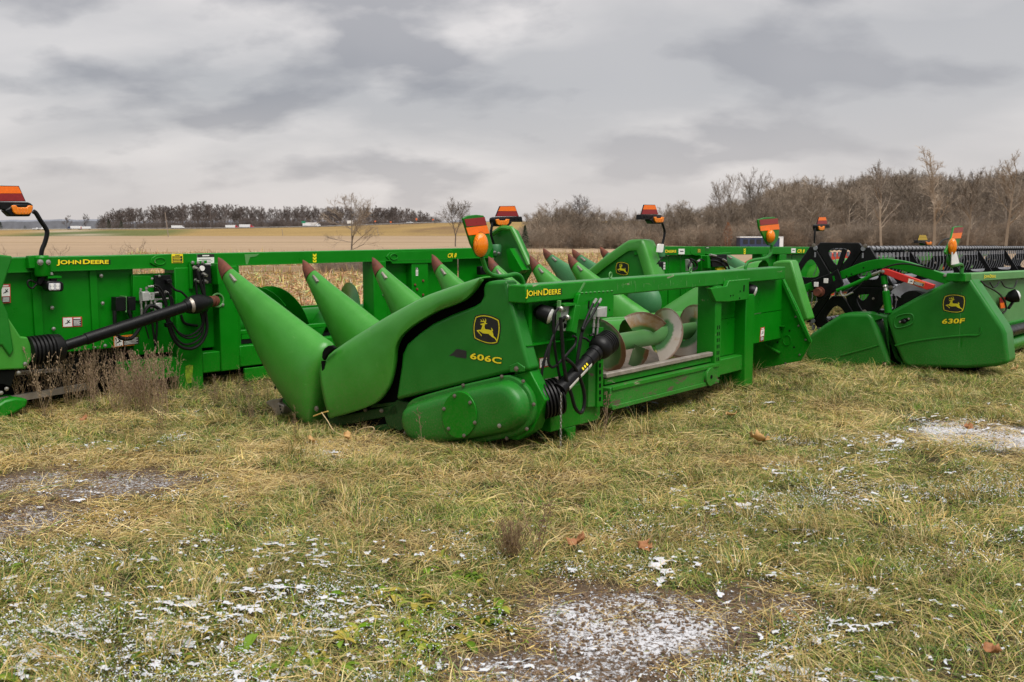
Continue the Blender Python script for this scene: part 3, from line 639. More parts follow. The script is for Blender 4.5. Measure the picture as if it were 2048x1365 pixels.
# clods of bare soil
clod_col = bpy.data.collections.new('soil_clods')
MT['soil'] = plain('damp brown soil', (.15, .10, .062), .95, 0, .35, 25, .3)
for i in range(6):
    mb = M()
    for k in range(16):
        r = R_.uniform(.002, .0075); c = (R_.gauss(0, .05), R_.gauss(0, .05), r * .3); o = len(mb.v); mb.ball(c, r, 4, (R_.uniform(.8, 1.5), R_.uniform(.7, 1.2), R_.uniform(.5, .9)))
        for q in range(o, len(mb.v)): mb.v[q] = mb.v[q] + Vector((R_.gauss(0, .28), R_.gauss(0, .28), R_.gauss(0, .28))) * r
    me = bpy.data.meshes.new('clod'); me.from_pydata([tuple(v) for v in mb.v], [], mb.f); me.materials.append(MT['soil']); o = bpy.data.objects.new('c%02d_clod' % i, me); clod_col.objects.link(o)
def make_clods():
    n = 9000; y = 2.7 + (11 - 2.7) * rng.random(n) ** 1.4; x = (rng.random(n) * 2 - 1) * (y * .56 + .6); d = dirt_mask(x, y); kp = rng.random(n) < d * sstep(.35, .65, fbm(x * 3, y * 3, 3, 3)) * .9; x, y = x[kp], y[kp]; k = len(x)
    scatter('soil_clods', clod_col, np.stack([x, y, ground_z(x, y)], 1), np.stack([np.zeros(k), np.zeros(k), rng.uniform(0, 6.28, k)], 1), rng.uniform(.6, 1.5, k), rng.integers(0, 6, k), rng.random(k)); print('clods', k)
make_clods()
# ================================================================== shared machine builders
def UP(f, u, pts): return [(lambda q: (q.y, q.z))(f.U(u, *p)) for p in pts]
def VP(f, v, pts): return [(lambda q: (q.x, q.z))(f.V(v, *p)) for p in pts]
def bolts(name, parent, pts, nrm, r=0.012, h=0.012, mat='steel', n=8):
    """each bolt head an object sharing one mesh"""
    nrm = Vector(nrm).normalized(); me = None
    for p in pts:
        if me is None:
            mb = M(); mb.lathe((0, 0, 0), nrm * h, [(0, r * 1.25), (.35, r * 1.25), (.36, r), (.85, r * .95), (1, r * .6)], n)
            o = mb.build(name, MT[mat], parent); me = o.data
        else:
            o = bpy.data.objects.new(name, me); col.objects.link(o); o.parent = parent
        o.location = p
def helicoid(mb, p0, ax, e1, e2, u0, u1, pitch, hand, r0, r1, ph=0.0, seg=28, thick=0.006):
    n = max(4, int(abs(u1 - u0) / pitch * seg)); rings = []
    for i in range(n + 1):
        u = u0 + (u1 - u0) * i / n; a = ph + hand * 2 * math.pi * u / pitch; dr = e1 * math.cos(a) + e2 * math.sin(a); c = p0 + ax * u
        rings.append([c + dr * r0 - ax * thick / 2, c + dr * r1 - ax * thick / 2, c + dr * r1 + ax * thick / 2, c + dr * r0 + ax * thick / 2])
    mb.loft(rings)
def bellows(mb, p0, p1, r, k=5, n=20, r_in=0.84):
    prof = []
    for i in range(k):
        for t, q in ((0.0, r_in), (0.18, 1.0), (0.62, 1.0), (0.8, r_in)): prof.append(((i + t) / k, r * q))
    prof.append((1.0, r * r_in)); mb.lathe(p0, p1, prof, n)
def hose(name, parent, pts, r=0.011, mat='rubber'):
    return M().tube(smooth_path(pts, 6), r * .86, 8).build(name, MT[mat], parent)
XN, VN = Vector((-1, 0, 0)), Vector((0, -1, 0))
def snout_rings(TB, ws, u):
    rings = []
    for (T, B), w in zip(TB, ws):
        c = ((T[0] + B[0]) / 2, (T[1] + B[1]) / 2); h = ((T[0] - B[0]) / 2, (T[1] - B[1]) / 2); R = []
        for k in range(20):
            a = 2 * math.pi * k / 20; ca, sa = math.cos(a), math.sin(a)
            ca = math.copysign(abs(ca) ** (1.12 if ca > 0 else .9), ca); sa = math.copysign(abs(sa) ** (.95 if ca > 0 else .75), sa)
            R.append((u + w * sa, c[0] + h[0] * ca, c[1] + h[1] * ca))
        rings.append(R)
    return rings
def dense(pairs, n):
    T = resample(smooth_path([(a[0], a[1], 0) for a, b in pairs], 5), n); B = resample(smooth_path([(b[0], b[1], 0) for a, b in pairs], 5), n)
    return [((t.x, t.y), (b.x, b.y)) for t, b in zip(T, B)]
def dense2(pairs, ws, k=4):
    """smooth the paired outline and its widths together, keeping the pairing"""
    P = smooth_path([(a[0], a[1], w) for (a, b), w in zip(pairs, ws)], k); Q = smooth_path([(b[0], b[1], w) for (a, b), w in zip(pairs, ws)], k)
    return [((p.x, p.y), (q.x, q.y)) for p, q in zip(P, Q)], [max(0.004, p.z) for p in P]
def snout(parent, TB, ws, u, mat, strap=True):
    cap, wc = TB[:3], ws[:3]
    body, wb = dense2(TB[2:], ws[2:])
    o = M().loft(snout_rings(body, wb, u)).build('snout', MT[mat], parent, sharp=50)
    capd, wcd = dense2(cap, [w * 1.12 + .002 for w in wc])
    c = M().loft(snout_rings(capd, wcd, u)).build('tip_cap', MT['rust'], o, sharp=60)
    if strap:
        bolts('hole', o, [Vector((u - ws[6] * .9, TB[6][1][0] * .87 + TB[6][0][0] * .13, TB[6][1][1] * .87 + TB[6][0][1] * .13))], XN, .012, .004, 'void')
        (t3, b3), (t2, b2) = TB[3], TB[2]
        a = Vector((u - ws[2] * .75, t2[0] * .80 + t3[0] * .2 + (b2[0] - t2[0]) * .22, t2[1] * .80 + t3[1] * .2 + (b2[1] - t2[1]) * .22))
        b = Vector((u - ws[3] * .75, t2[0] * .35 + t3[0] * .65 + (b3[0] - t3[0]) * .17, t2[1] * .35 + t3[1] * .65 + (b3[1] - t3[1]) * .17))
        s = M(); s.bar(a, b, 0.022, 0.03, (-1, 0, 0)); s.build('latch_strap', MT['bare'], o, bevel=.004)
    return o
def round_marker(parent, f, v, corners, red, orange, lens_c, lens_r, arm, arm_r=.016, name='warning_marker'):
    """green board with red and orange stripes and a round amber lamp on a bent green pipe"""
    def P(p, dv=0.0): q = f.V(v, *p); return (q.x, q.z)
    arm_o = M().tube(smooth_path([f.V(v + a[2], a[0], a[1]) for a in arm], 6), arm_r, 10).build('marker_arm', MT['green_dark'], parent)
    bd = M().prism([P(p) for p in corners], 'y', v - .008, v + .012).build(name, MT['green_dark'], parent, bevel=.004)
    mb = M()
    mb.m = 0; mb.prism([P(p) for p in red], 'y', v - .0115, v - .0075); mb.m = 1; mb.prism([P(p) for p in orange], 'y', v - .0115, v - .0075)
    mb.build('reflective_stripes', [MT['sheet_red'], MT['sheet_orange']], bd)
    c = f.V(v - .04, *lens_c); ls = M(); ls.ball((0, 0, 0), 1.0, 10, (lens_r[0], 0.045, lens_r[1])); l = ls.build('amber_lamp', MT['amber'], bd); l.location = c
    c2 = f.V(v - .012, lens_c[0], lens_c[1]); r = M(); r.ball((0, 0, 0), 1.0, 8, (lens_r[0] * 1.1, .03, lens_r[1] * 1.06)); r.build('lamp_base', MT['black'], bd).location = c2
    return bd

# ================================================================== the six row corn head in front
A = Frame((0.2, 7.18, 0.0), 51.1)
corn_a = empty('corn_head', A.O, A.a, 'green six-row corn head in front, marked 606 C, with raised snouts', 'corn head', 'corn heads parked in the grass')
def build_a():
    f, R = A, corn_a
    US = -0.15
    # --- curved outer hood, lofted from its upper edge to its lower edge
    top = [(645,721),(668,699),(700,676),(735,654),(768,634),(800,617),(850,591.6),(893,576),(930,564),(952,557),(964,554),(974,553)]
    low = [(658,838),(690,829),(726,817),(757,801),(778,770),(788,727),(793,690),(815,660),(868,626),(920,605),(944,586),(962,560)]
    NB = 5
    tp = smooth_path([(p[0], p[1], 0) for p in top], NB); lp = smooth_path([(p[0], p[1], 0) for p in low], NB)
    rings = []
    for a, b in zip(tp, lp):
        T = f.U(US + .02, a.x, a.y); Lw = f.U(US - .05, b.x, b.y)
        def mixp(t, u, dz=0.0): return Vector((u, Lw.y + (T.y - Lw.y) * t, Lw.z + (T.z - Lw.z) * t + dz))
        rings.append([mixp(0, US - .015), mixp(0, US - .045), mixp(.03, US - .055), mixp(.35, US - .062), mixp(.62, US - .058), mixp(.8, US - .044), mixp(.91, US - .02), mixp(.975, US + .015),
                      mixp(1, US + .07), mixp(1, US + .2, -.012), mixp(1, US + .32, -.05), mixp(1, US + .38, -.12), mixp(1, US + .41, -.3)])
    hood = M().loft(rings, closed=False).build('outer_hood', MT['green_poly'], R, sharp=60)
    sm = hood.modifiers.new('thickness', 'SOLIDIFY'); sm.thickness = 0.012; sm.offset = -1
    M().prism(UP(f, US - .05, [(645,716),(646,705),(650,697),(657,692),(665,691),(672,697),(664,703),(655,711),(649,722)]), 'x', US - .06, US - .03).build('hinge_gap', MT['void'], R, bevel=.008)  # solid dark piece painting the shade of the hollow at the hinge
    M().prism(UP(f, US - .03, [(645,722),(650,722),(655,760),(658,800),(660,836),(656,838),(651,800)]), 'x', US - .045, US - .02).build('hinge_gap', MT['void'], R)
    # --- inside wall in the gap, its shade painted as near black
    gap = [(672,815),(700,690),(800,628),(900,582),(966,562),(1010,566),(1055,735),(1040,800),(830,820),(790,845),(700,862)]
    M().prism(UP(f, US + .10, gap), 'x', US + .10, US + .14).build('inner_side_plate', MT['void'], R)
    # --- end shield with rounded edges
    sh = [(966,592),(964.5,578),(968,568),(975,563.5),(990,561),(1008,561.5),(1013,566),(1036,655),(1060,741),(1036,747),(1020,745.5),(791,801),(797,760),(801,735),(803.5,708),(813,688),(836,668),(863.5,648),(900,630.5),(925,621),(948,612),(959,605)]
    shield = M().prism(UP(f, US, sh), 'x', US, US + .135).build('end_shield', MT['green_dark'], R, bevel=.028, seg=4, sharp=50)
    k = UP(f, US - .003, [(1020,745),(1018,732),(1035,725),(1050,735),(1049,744)])
    M().prism(k, 'x', US - .006, US + .01).build('latch_pad', MT['green_dark'], shield, bevel=.006)
    bolts('bolt', shield, [f.U(US - .008, 1033, 738)], XN, .016, .014, 'bolt')
    A3 = lambda px, py: f.U(US, px, py)
    deer_logo('deer_emblem', shield, A3(946,684.5), A3(1001,693), A3(946,626), XN)
    letters('model_number', shield, A3(940.5,718), A3(1003,728.5), A3(942,705.5), XN, body='606C', offs=.028, backoffs=.06, space=1.05)
    flat_print('worn_sticker', shield, A3(896,712), A3(933,717.5), A3(896,695.5), XN, [([(.05,.0),(.35,.12),(.42,-.02),(1,.0),(1,.92),(.6,1),(.45,.95),(.3,.5)], 0, 0)], ['decal_black'])
    # --- gear case: flange and bulging cover
    st = [(813,836),(816,815),(826,801),(850,791),(919,772),(1003,752.5),(1026,751),(1047,762),(1064,782),(1072,807),(1071,835),(1059,855),(1039,869),(1003,878),(947,888),(891,894),(858,893),(835,884),(819,861)]
    st = [(p.x, p.y) for p in resample(smooth_path([(a, b, 0) for a, b in st + st[:1]], 6), 61)[:-1]]
    base = UP(f, US + .02, st); cen = Vector((sum(p[0] for p in base) / 60, sum(p[1] for p in base) / 60))
    def inset(pts, d):
        out = []; n = len(pts)
        for i in range(n):
            a, b = Vector(pts[i - 1]), Vector(pts[(i + 1) % n]); t = (b - a).normalized(); nr = Vector((-t.y, t.x))
            if nr.dot(cen - Vector(pts[i])) < 0: nr = -nr
            out.append(Vector(pts[i]) + nr * d)
        return out
    def ring(d, u): return [(u, p.x, p.y) for p in inset(base, d)]
    case = M().loft([ring(0, US + .16), ring(0, US + .0), ring(.012, US - .01), ring(.035, US - .012), ring(.042, US - .03), ring(.048, US - .07), ring(.06, US - .095), ring(.085, US - .112), ring(.12, US - .118)]).build('gear_case', MT['green_dark'], R, sharp=32)
    bolts('bolt', case, [f.U(US - .012, *p) for p in ((1047,763),(1068,809),(1054,858),(1014,877),(862,892),(927,771),(1004,753.5))], XN, .012, .014, 'bolt')
    cpx = [(919.5 + 34.5 * math.cos(a) - 3 * math.sin(a), 830 + 4 * math.cos(a) + 46.5 * math.sin(a)) for a in [2 * math.pi * i / 40 for i in range(40)]]
    M().prism(UP(f, US - .12, cpx), 'x', US - .128, US - .10).build('cover_plate', MT['green'], case, bevel=.004, sharp=40)
    bolts('bolt', case, [f.U(US - .129, *p) for p in ((909.6,792),(940.6,805.5),(950,845.5),(928.3,871.5),(897.5,857.7),(888.5,818))], XN, .012, .014, 'bolt')
    bolts('bolt', case, [f.U(US - .118, 999, 852), f.U(US - .06, 862, 880)], XN, .014, .012, 'steel')
    # rear plate carrying the case
    M().prism(UP(f, US + .05, [(1030,750),(1062,740),(1094,800),(1070,860),(1040,880),(1020,878)]), 'x', US + .03, US + .14).build('side_plate', MT['green'], R, bevel=.008)
    # --- row unit frames low at the front
    for p, q, w, h in (((655,848),(800,818),.06,.08), ((690,868),(800,850),.05,.05), ((745,812),(812,806),.05,.03)):
        lower = M(); lower.bar(f.U(US + .08, *p), f.U(US + .08, *q), w, h); lower.build('row_unit_frame', MT['frame_shaded'], R, bevel=.006)
    lower = M()
    lower.prism(UP(f, US + .06, [(770,832),(795,800),(822,806),(830,850),(800,862),(775,850)]), 'x', US + .05, US + .12)
    lower.build('frame_bracket', MT['frame_shaded'], R, bevel=.006)
    M().prism(UP(f, US + .14, [(640,860),(660,835),(800,800),(840,840),(830,885),(780,878),(700,876)]), 'x', US + .13, US + .9).build('deck_underside', MT['void'], R)  # block coloured near black for the shade below the hood
    gf = M(); arcp = [f.U(US + .16, *p) for p in ((570,800),(590,818),(608,842),(632,862),(665,868))]
    gf.tube(smooth_path(arcp, 5), [.03] * 21, 8); gf.build('gathering_frame', MT['green'], R)
    pt = M().prism(UP(f, US + .2, [(538.5,804),(545,800),(572,795),(564,805),(577,810),(574,825),(567,834),(560,831),(552,815)]), 'x', US + .15, US + .26)
    gp = pt.build('ground_point', MT['bare'], R, bevel=.01)
    bolts('hole_plug', gp, [f.U(US + .149, *p) for p in ((560,813),(561,819),(563,825),(566,829))], XN, .009, .003, 'decal_black')
    bolts('bolt', R, [f.U(US - .03, 633.5, 818)], XN, .02, .016, 'bolt'); bolts('bolt', R, [f.U(US + .05, 732, 820), f.U(US + .03, 764, 822), f.U(US + .05, 812, 866)], XN, .014, .02, 'bolt')
    # --- snouts
    TBp = [((437,515),(437.6,518)), ((446,520.5),(441,541)), ((464,538),(449.5,562)), ((500,567),(470,600)), ((550,604.5),(502,662)), ((600,643),(535,727)), ((640,672),(570,786)), ((661,692),(600,826)), ((655,745),(622,847)), ((648,800),(634,853))]
    ws = [.006, .032, .05, .082, .12, .155, .175, .175, .16, .12]
    u0 = -.03
    TB0 = [((lambda q: (q.y, q.z))(f.U(u0, *a)), (lambda q: (q.y, q.z))(f.U(u0, *b))) for a, b in TBp]
    tips = [(437,515),(606,520),(745,515),(864,509),(977,513),(1059.5,511),(1136,508)]
    hz = rings
    for k, tpx in enumerate(tips):
        u = u0 + .78 * k; q = f.U(u, *tpx); v0, vh = TB0[0][0][0], 2.33; dv = -.065 * k; kv = (q.y - vh - dv) / (v0 - vh); dz = q.z - TB0[0][0][1]
        mv = lambda p: (vh + dv + (p[0] - vh) * kv, p[1] + dz * max(0, min(1, (p[1] - .3) / 1.0)))
        snout(R, [(mv(t), mv(b)) for t, b in TB0], ws, u, 'green_poly')
        if 0 < k < 7:      # hood behind the snout
            rr = []
            for r in hz[::4]:
                Tt = r[8]; y = Tt.y + dv; z = min(Tt.z, .60 + .10 * (2.33 - Tt.y))
                if y < .72: continue
                rr.append([(u + w, y - abs(w) * .12, z - dd) for w, dd in ((-.17, .34), (-.165, .16), (-.13, .05), (-.07, .008), (0, 0), (.07, .008), (.13, .05), (.165, .16), (.17, .34))])
            M().loft(rr, closed=False).build('row_hood', MT['green_poly'], R, sharp=60)
    # --- back frame
    beam = M().box(-.16, 4.27, 0, .17, 1.068, 1.197).build('rear_beam', MT['green_worn'], R, bevel=.010)
    seam = [(1168,565),(1171,566),(1152,601),(1148.5,601)]
    M().prism(VP(f, -.003, seam), 'y', -.005, .01).build('weld_seam', MT['green_pale'], beam)
    P0 = lambda v, px, py: f.V(v, px, py)
    letters('maker_name', beam, P0(-.001,1050.5,597.5), P0(-.001,1120.5,592.5), P0(-.001,1050.5,580), VN, words=['JOHN', 'DEERE'], offs=.018, backoffs=.045, small=.8)
    for x in (1221, 1381):
        q = f.V(.06, x, 552 if x < 1300 else 541); e = M(); q.z = 1.197
        e.tube([q + Vector((.018 * math.cos(t), 0, .028 + .024 * math.sin(t))) for t in [math.pi * 2 * i / 14 - math.pi / 2 for i in range(15)]], .006, 6); e.build('eye_bolt', MT['green_pale'], R)
    def weld_dots(pts, par):
        mb = M()
        for p in pts: mb.ball(f.V(-.046, *p), .009, 5, (1.9, .6, .6))
        mb.build('weld_bead', MT['green_pale'], par)
    sc = M()
    for i in range(26):
        x = random.uniform(1225, 1480); y0 = 562 - (x - 1225) * .045 + random.uniform(0, 14); l = random.uniform(3, 13) * (1.6 if 1258 < x < 1285 else 1); w = random.uniform(.35, 1.0); sc.prism(VP(f, -.0008, [(x, y0), (x + w, y0), (x + w - .3, y0 + l), (x + .1, y0 + l)]), 'y', -.0016, -.0004)
    sc.build('scratch', MT['green_pale'], beam)
    g1 = M().prism(VP(f, -.045, [(1156,602),(1159,590),(1164,585.5),(1226,582),(1228,594),(1227,634),(1213,636.5),(1190,641),(1150,640)]), 'y', -.045, -.002).build('gusset_plate', MT['green'], R, bevel=.005)
    weld_dots([(1164 + 8.5 * i, 586 - .55 * i) for i in range(8)], g1)
    gs = M(); gs.prism(VP(f, -.046, [(1176.5,603),(1179.5,601.5),(1178.5,617),(1175.5,618)]), 'y', -.0475, -.045); 
    for p in ((1207,621),(1211,621),(1218.5,620)): gs.cyl(f.V(-.0475, *p), f.V(-.0455, *p), .007, n=8)
    gs.build('slot', MT['void'], g1)
    M().box(-.1, .5, .12, .15, .47, 1.066).build('back_panel', MT['green'], R)
    M().box(-.02, .02, .085, .12, .5, 1.06).build('panel_rib', MT['green'], R)
    M().box(-.12, .47, .02, .119, .755, .762).build('panel_ledge', MT['green'], R)
    post = M().box(.50, .83, .02, .2, .08, 1.066).build('frame_post', MT['green_worn'], R, bevel=.008)
    M().prism(VP(f, -.03, [(1195,655),(1205,655),(1204,812),(1192,815)]), 'y', -.04, .019).build('slotted_strip', MT['green'], R, bevel=.003)
    M().prism(VP(f, -.03, [(1180,720),(1194,716),(1193,814),(1178,815)]), 'y', -.02, .019).build('post_flange', MT['green_scuffed'], R, bevel=.003)
    sl = M()
    for i in range(8):
        y = 700 + i * 13.5; sl.prism(VP(f, -.041, [(1198.5,y),(1202,y-.5),(1201.6,y+8),(1198.3,y+8.5)]), 'y', -.0425, -.04)
    sl.build('slot', MT['void'], R)
    lw = M().box(.10, .49, -.03, .2, .10, .42).build('lower_bracket', MT['green'], R, bevel=.008)
    M().prism(VP(f, -.03, [(1128,858),(1152,852),(1151,882),(1137,884),(1134,866)]), 'y', -.03, .06).build('stand_foot', MT['green'], R, bevel=.006)
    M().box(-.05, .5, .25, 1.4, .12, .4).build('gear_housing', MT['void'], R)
    # opening: lip, floor, rail
    rail = M().box(.84, 2.66, -.07, .10, .175, .345).build('lower_rail', MT['green_scuffed'], R, bevel=.01)
    M().box(.85, 2.66, -.085, -.071, .165, .20).build('rail_flange', MT['green_scuffed'], rail, bevel=.004)
    M().box(.85, 2.66, -.083, -.071, .318, .352).build('rail_flange', MT['green_worn'], rail, bevel=.004)
    M().box(.86, 2.65, -.02, .04, .412, .452).build('deck_lip', MT['bare'], R, bevel=.008)
    M().box(.86, 2.65, .0, .06, .36, .405).build('lip_support', MT['green_worn'], R)
    tr = M(); prof = [(.03, .42), (.10, .37), (.25, .325), (.5, .325), (.66, .40), (.76, .56)]
    rr = [[(u, v, z) for v, z in prof] + [(u, v, z - .015) for v, z in prof[::-1]] for u in (.3, 2.72)]
    tr.loft(rr).build('auger_trough', MT['trough'], R)
    av, az = .40, .60
    ag = M(); ag.cyl((-.02, av, az), (4.45, av, az), .078, n=28); auger = ag.build('auger', MT['green_pale'], R)
    e1, e2 = Vector((0, 1, 0)), Vector((0, 0, 1)); c0 = Vector((0, av, az)); axv = Vector((1, 0, 0))
    for u0_, u1_, hand, ph in ((0.05, 1.62, 1, .1), (2.26, 4.4, -1, 4.6)):
        h_ = M(); helicoid(h_, c0, axv, e1, e2, u0_, u1_, .56, hand, .085, .252, ph); h_.build('flight', MT['flight_green' if hand > 0 else 'flight'], auger, sharp=60)
    for u0_, ph in ((1.80, 3.4), (2.0, .9)):
        h_ = M(); helicoid(h_, c0 + axv * u0_, axv, e1, e2, 0, .16, .62, 1, .085, .245, ph); h_.build('flight', MT['flight_green' if ph > 3 else 'flight'], auger, sharp=60)
    # right of the opening
    p2 = M().box(2.66, 2.78, -.03, .16, .2, 1.067).build('frame_post', MT['green_worn'], R, bevel=.006)
    sl = M()
    for i in range(7): sl.box(2.70, 2.715, -.032, -.029, .30 + i * .06, .335 + i * .06); sl.box(2.735, 2.75, -.032, -.029, .30 + i * .06, .335 + i * .06)
    sl.build('slot', MT['void'], p2)
    g2 = M().prism(VP(f, -.05, [(1421,577),(1454,573),(1458,562),(1498,558),(1498.5,599),(1458,604),(1432,604)]), 'y', -.05, -.002).build('gusset_plate', MT['green_worn'], R, bevel=.006)
    weld_dots([(1460 + 6.3 * i, 562.4 - .6 * i) for i in range(7)], g2)
    gs = M(); gs.prism(VP(f, -.051, [(1487,571),(1489.5,570.5),(1488.5,583),(1486.5,583.5)]), 'y', -.053, -.0505)
    for p in ((1461,592),(1466,591),(1480,583),(1479,597)): gs.cyl(f.V(-.053, *p), f.V(-.0505, *p), .008, n=8)
    gs.build('slot', MT['void'], g2)
    M().box(2.79, 3.4, .11, .14, .36, .72).build('back_panel', MT['green'], R); M().box(2.79, 3.4, .11, .14, .725, 1.067).build('back_panel', MT['green'], R)
    M().box(2.80, 3.36, .02, .3, .2, .352).build('foot_beam', MT['green_worn'], R, bevel=.008)
    M().box(3.34, 3.53, -.01, .28, .03, .95).build('frame_post', MT['green'], R, bevel=.008)
    M().box(3.35, 3.40, .28, .75, .1, .45).build('brace', MT['green'], R)
    d = M(); q = f.V(-.09, 1420.5, 754); d.cyl((q.x, -.10, q.z), (q.x, -.06, q.z), .085, n=22); d.build('pivot_disc', MT['green_scuffed'], R, bevel=.004)
    d = M(); d.cyl((q.x, -.105, q.z), (q.x, -.099, q.z), .018, n=10); d.build('pivot_hole', MT['void'], R)
    M().box(3.5, 4.48, .11, .14, .42, .72).build('back_panel', MT['green'], R); M().box(3.5, 4.48, .11, .14, .727, 1.067).build('back_panel', MT['green'], R)
    M().box(3.56, 3.6, .08, .11, .42, 1.067).build('panel_rib', MT['green'], R)
    fp = [(1520,560),(1561,556),(1566,555),(1595,615),(1622.5,684),(1601,722),(1570,728),(1513,740.5),(1500,742),(1490,700)]
    plate = M().prism(UP(f, 4.46, fp), 'x', 4.46, 4.49).build('end_plate', MT['green'], R, bevel=.004)
    for uu, p, q, w, h, up in ((4.44, (1562,556), (1621,683), .03, .02, (1,0,0)), (4.43, (1532,652), (1568,653), .05, .012, (0,0,1)), (4.43, (1529,689), (1560,706), .05, .012, (0,0,1))):
        pr = M(); pr.bar(f.U(uu, *p), f.U(uu, *q), w, h, up); pr.build('plate_rib', MT['green_worn'], plate)
    bolts('bolt', plate, [f.U(4.458, *p) for p in ((1591,634),(1597,652),(1611,680),(1599,710),(1571,727))], XN, .01, .008, 'bolt')
    bolts('hole', plate, [f.U(4.459, *p) for p in ((1552,634),(1579,662),(1555,685),(1588,695))], XN, .009, .001, 'void')
    q = f.U(4.459, 1574, 681); rg = M(); rg.tube([q + Vector((-.002, .045 * math.cos(t), .055 * math.sin(t))) for t in [2 * math.pi * i / 24 for i in range(25)]], .004, 5); rg.build('pressed_ring', MT['green'], plate)
    # far shield, the mirror of the near one
    far = [(q[0] - .11, q[1] + .03) for q in UP(f, US, sh)]
    M().prism(far, 'x', 4.60, 4.78).build('end_shield', MT['green_poly'], R, bevel=.025, seg=3, sharp=50)
    rr = []
    for r in rings[8:]:
        Tt = r[8]; sy = Tt.y - .39 * max(0, min(1, (Tt.y - .5) / 1.8)); rr.append([(uu, sy, Tt.z + dd) for uu, dd in ((4.72, -.3), (4.72, -.12), (4.69, -.04), (4.62, 0), (4.54, 0), (4.46, -.03), (4.36, -.16), (4.2, -.4), (4.12, -.55))])
    M().loft(rr, closed=False).build('outer_hood', MT['green_poly'], R, sharp=60)
    # --- lamps on the back
    for px, py, dv in ((1096, 630, .0), (1506, 583, .02)):
        c = f.V(dv, px, py); lp_ = M(); k = 1.0
        lp_.lathe(c + Vector((-.02, .10, .03)), c + Vector((.01, -.015, -.01)), [(0, .03), (.25, .06), (.9, .068), (1, .066)], 18); lo = lp_.build('work_lamp', MT['black'], R)
        gl = M(); gl.lathe(c + Vector((.0095, -.013, -.0098)), c + Vector((.016, -.03, -.016)), [(0, .06), (.6, .05), (1, .02)], 18); gl.build('lamp_glass', MT['chrome'], lo)
    # --- hydraulics and drive shaft
    vb = M().prism(VP(f, -.02, [(1121,612),(1147,610),(1143,664),(1120,662)]), 'y', -.02, .02).build('coupler_plate', MT['greysteel'], R, bevel=.004)
    hl = M()
    for p in ((1142,622),(1128,652),(1140,655),(1125,640)): hl.cyl(f.V(-.0225, *p), f.V(-.019, *p), .02, n=12)
    hl.build('coupler_hole', MT['void'], vb)
    M().prism(VP(f, -.05, [(1146,610),(1156,611),(1148,668),(1137,663)]), 'y', -.075, .02).build('coupler_guard', MT['green_worn'], R, bevel=.004)
    M().prism(VP(f, -.05, [(1115,602),(1118,601),(1117,640),(1114.5,640)]), 'y', -.07, -.045).build('coupler_guard', MT['green_pale'], R)
    M().prism(VP(f, -.04, [(1122,609),(1146,606),(1150,610),(1123,613)]), 'y', -.07, .05).build('coupler_guard', MT['green_worn'], R)
    for p, q in (((1117,617),(1128,621)), ((1130,634),(1140,638))): ft = M(); ft.lathe(f.V(-.10, *p), f.V(-.02, *q), [(0, .012), (.3, .012), (.32, .02), (.6, .02), (.62, .014), (1, .014)], 10); ft.build('hose_fitting', MT['steel'], vb)
    mv = M().prism(VP(f, -.07, [(1185,617),(1204,613),(1203,633),(1202,634),(1184,634)]), 'y', -.12, -.05).build('valve_block', MT['greysteel'], R, bevel=.004)
    for x in (1188.5, 1196.5):
        ft = M(); ft.lathe(f.V(-.09, x, 634), f.V(-.09, x - 2.5, 672), [(0, .014), (.12, .014), (.14, .009), (.35, .009), (.36, .013), (.55, .013), (.57, .008), (.75, .01), (1, .01)], 10); ft.build('hose_fitting', MT['steel'], mv)
    for p, q in (((1186,608),(1192,599.5)), ((1197,607),(1201,599))): ft = M(); ft.lathe(f.V(-.10, *p), f.V(-.08, *q), [(0, .010), (.5, .013), (1, .013)], 8); ft.build('hose_fitting', MT['steel'], mv)
    H = lambda pts, r=.0115, v=-.13: hose('hydraulic_hose', R, [f.V(v + (p[2] if len(p) > 2 else 0), p[0], p[1]) for p in pts], r)
    H([(1186,608),(1176,630),(1166,655),(1160,680),(1156,705),(1153,730)]); H([(1197,607),(1184,632),(1172,650),(1164,668),(1161,690),(1154,728)])
    H([(1117,617),(1108,630),(1107,655),(1109,690),(1114,725),(1120,755),(1128,762),(1138,757),(1146,742)], .012); H([(1130,634),(1118,645),(1108,668),(1099,695),(1097,725),(1106,735),(1122,722),(1140,702),(1150,690),(1152,677),(1146,672)], .012)
    H([(1121,635),(1123,665),(1125,690),(1127,725),(1133,760),(1143,790),(1150,815),(1160,826),(1167,818),(1169,795),(1165,772),(1157,750),(1146,730),(1131,717)], .016, -.19)
    H([(1098,690),(1090,715),(1084,745),(1082,765)], .012, -.02); H([(1163,675),(1172,678),(1178,683)], .011); H([(1180,672),(1187,668),(1190,678)], .009)
    for p in ((1124,681),(1165,659)): M().ball(f.V(-.14, *p), .02, 6, (.8, .8, 1)).build('hose_clip', MT['black'], R)
    sh_v = -.16
    S0, S3 = f.V(-.02, 1078, 803), f.V(sh_v, 1219, 682)
    b1 = M(); bellows(b1, S0, f.V(-.10, 1119, 791), .140, 6); b1.build('shaft_boot', MT['rubber'], R, sharp=60)
    b2 = M(); bellows(b2, f.V(sh_v, 1204, 693), S3, .094, 5); b2.lathe(f.V(sh_v, 1193, 703), f.V(sh_v, 1206, 691), [(0, .056), (.12, .075), (.35, .09), (.7, .096), (1, .088)], 20); b2.build('shaft_boot', MT['rubber'], R, sharp=50)
    shf = M(); A_, B_ = f.V(sh_v, 1118, 782), f.V(sh_v, 1192, 704)
    shf.lathe(A_, B_, [(0, .058), (.04, .058), (.05, .051), (.75, .051), (.76, .056), (.92, .056), (.93, .062), (1, .062)], 22); so = shf.build('drive_shaft', MT['black'], R, sharp=40)
    d = (B_ - A_).normalized(); sd = d.cross(Vector((0, -1, 0))).normalized(); up = VN
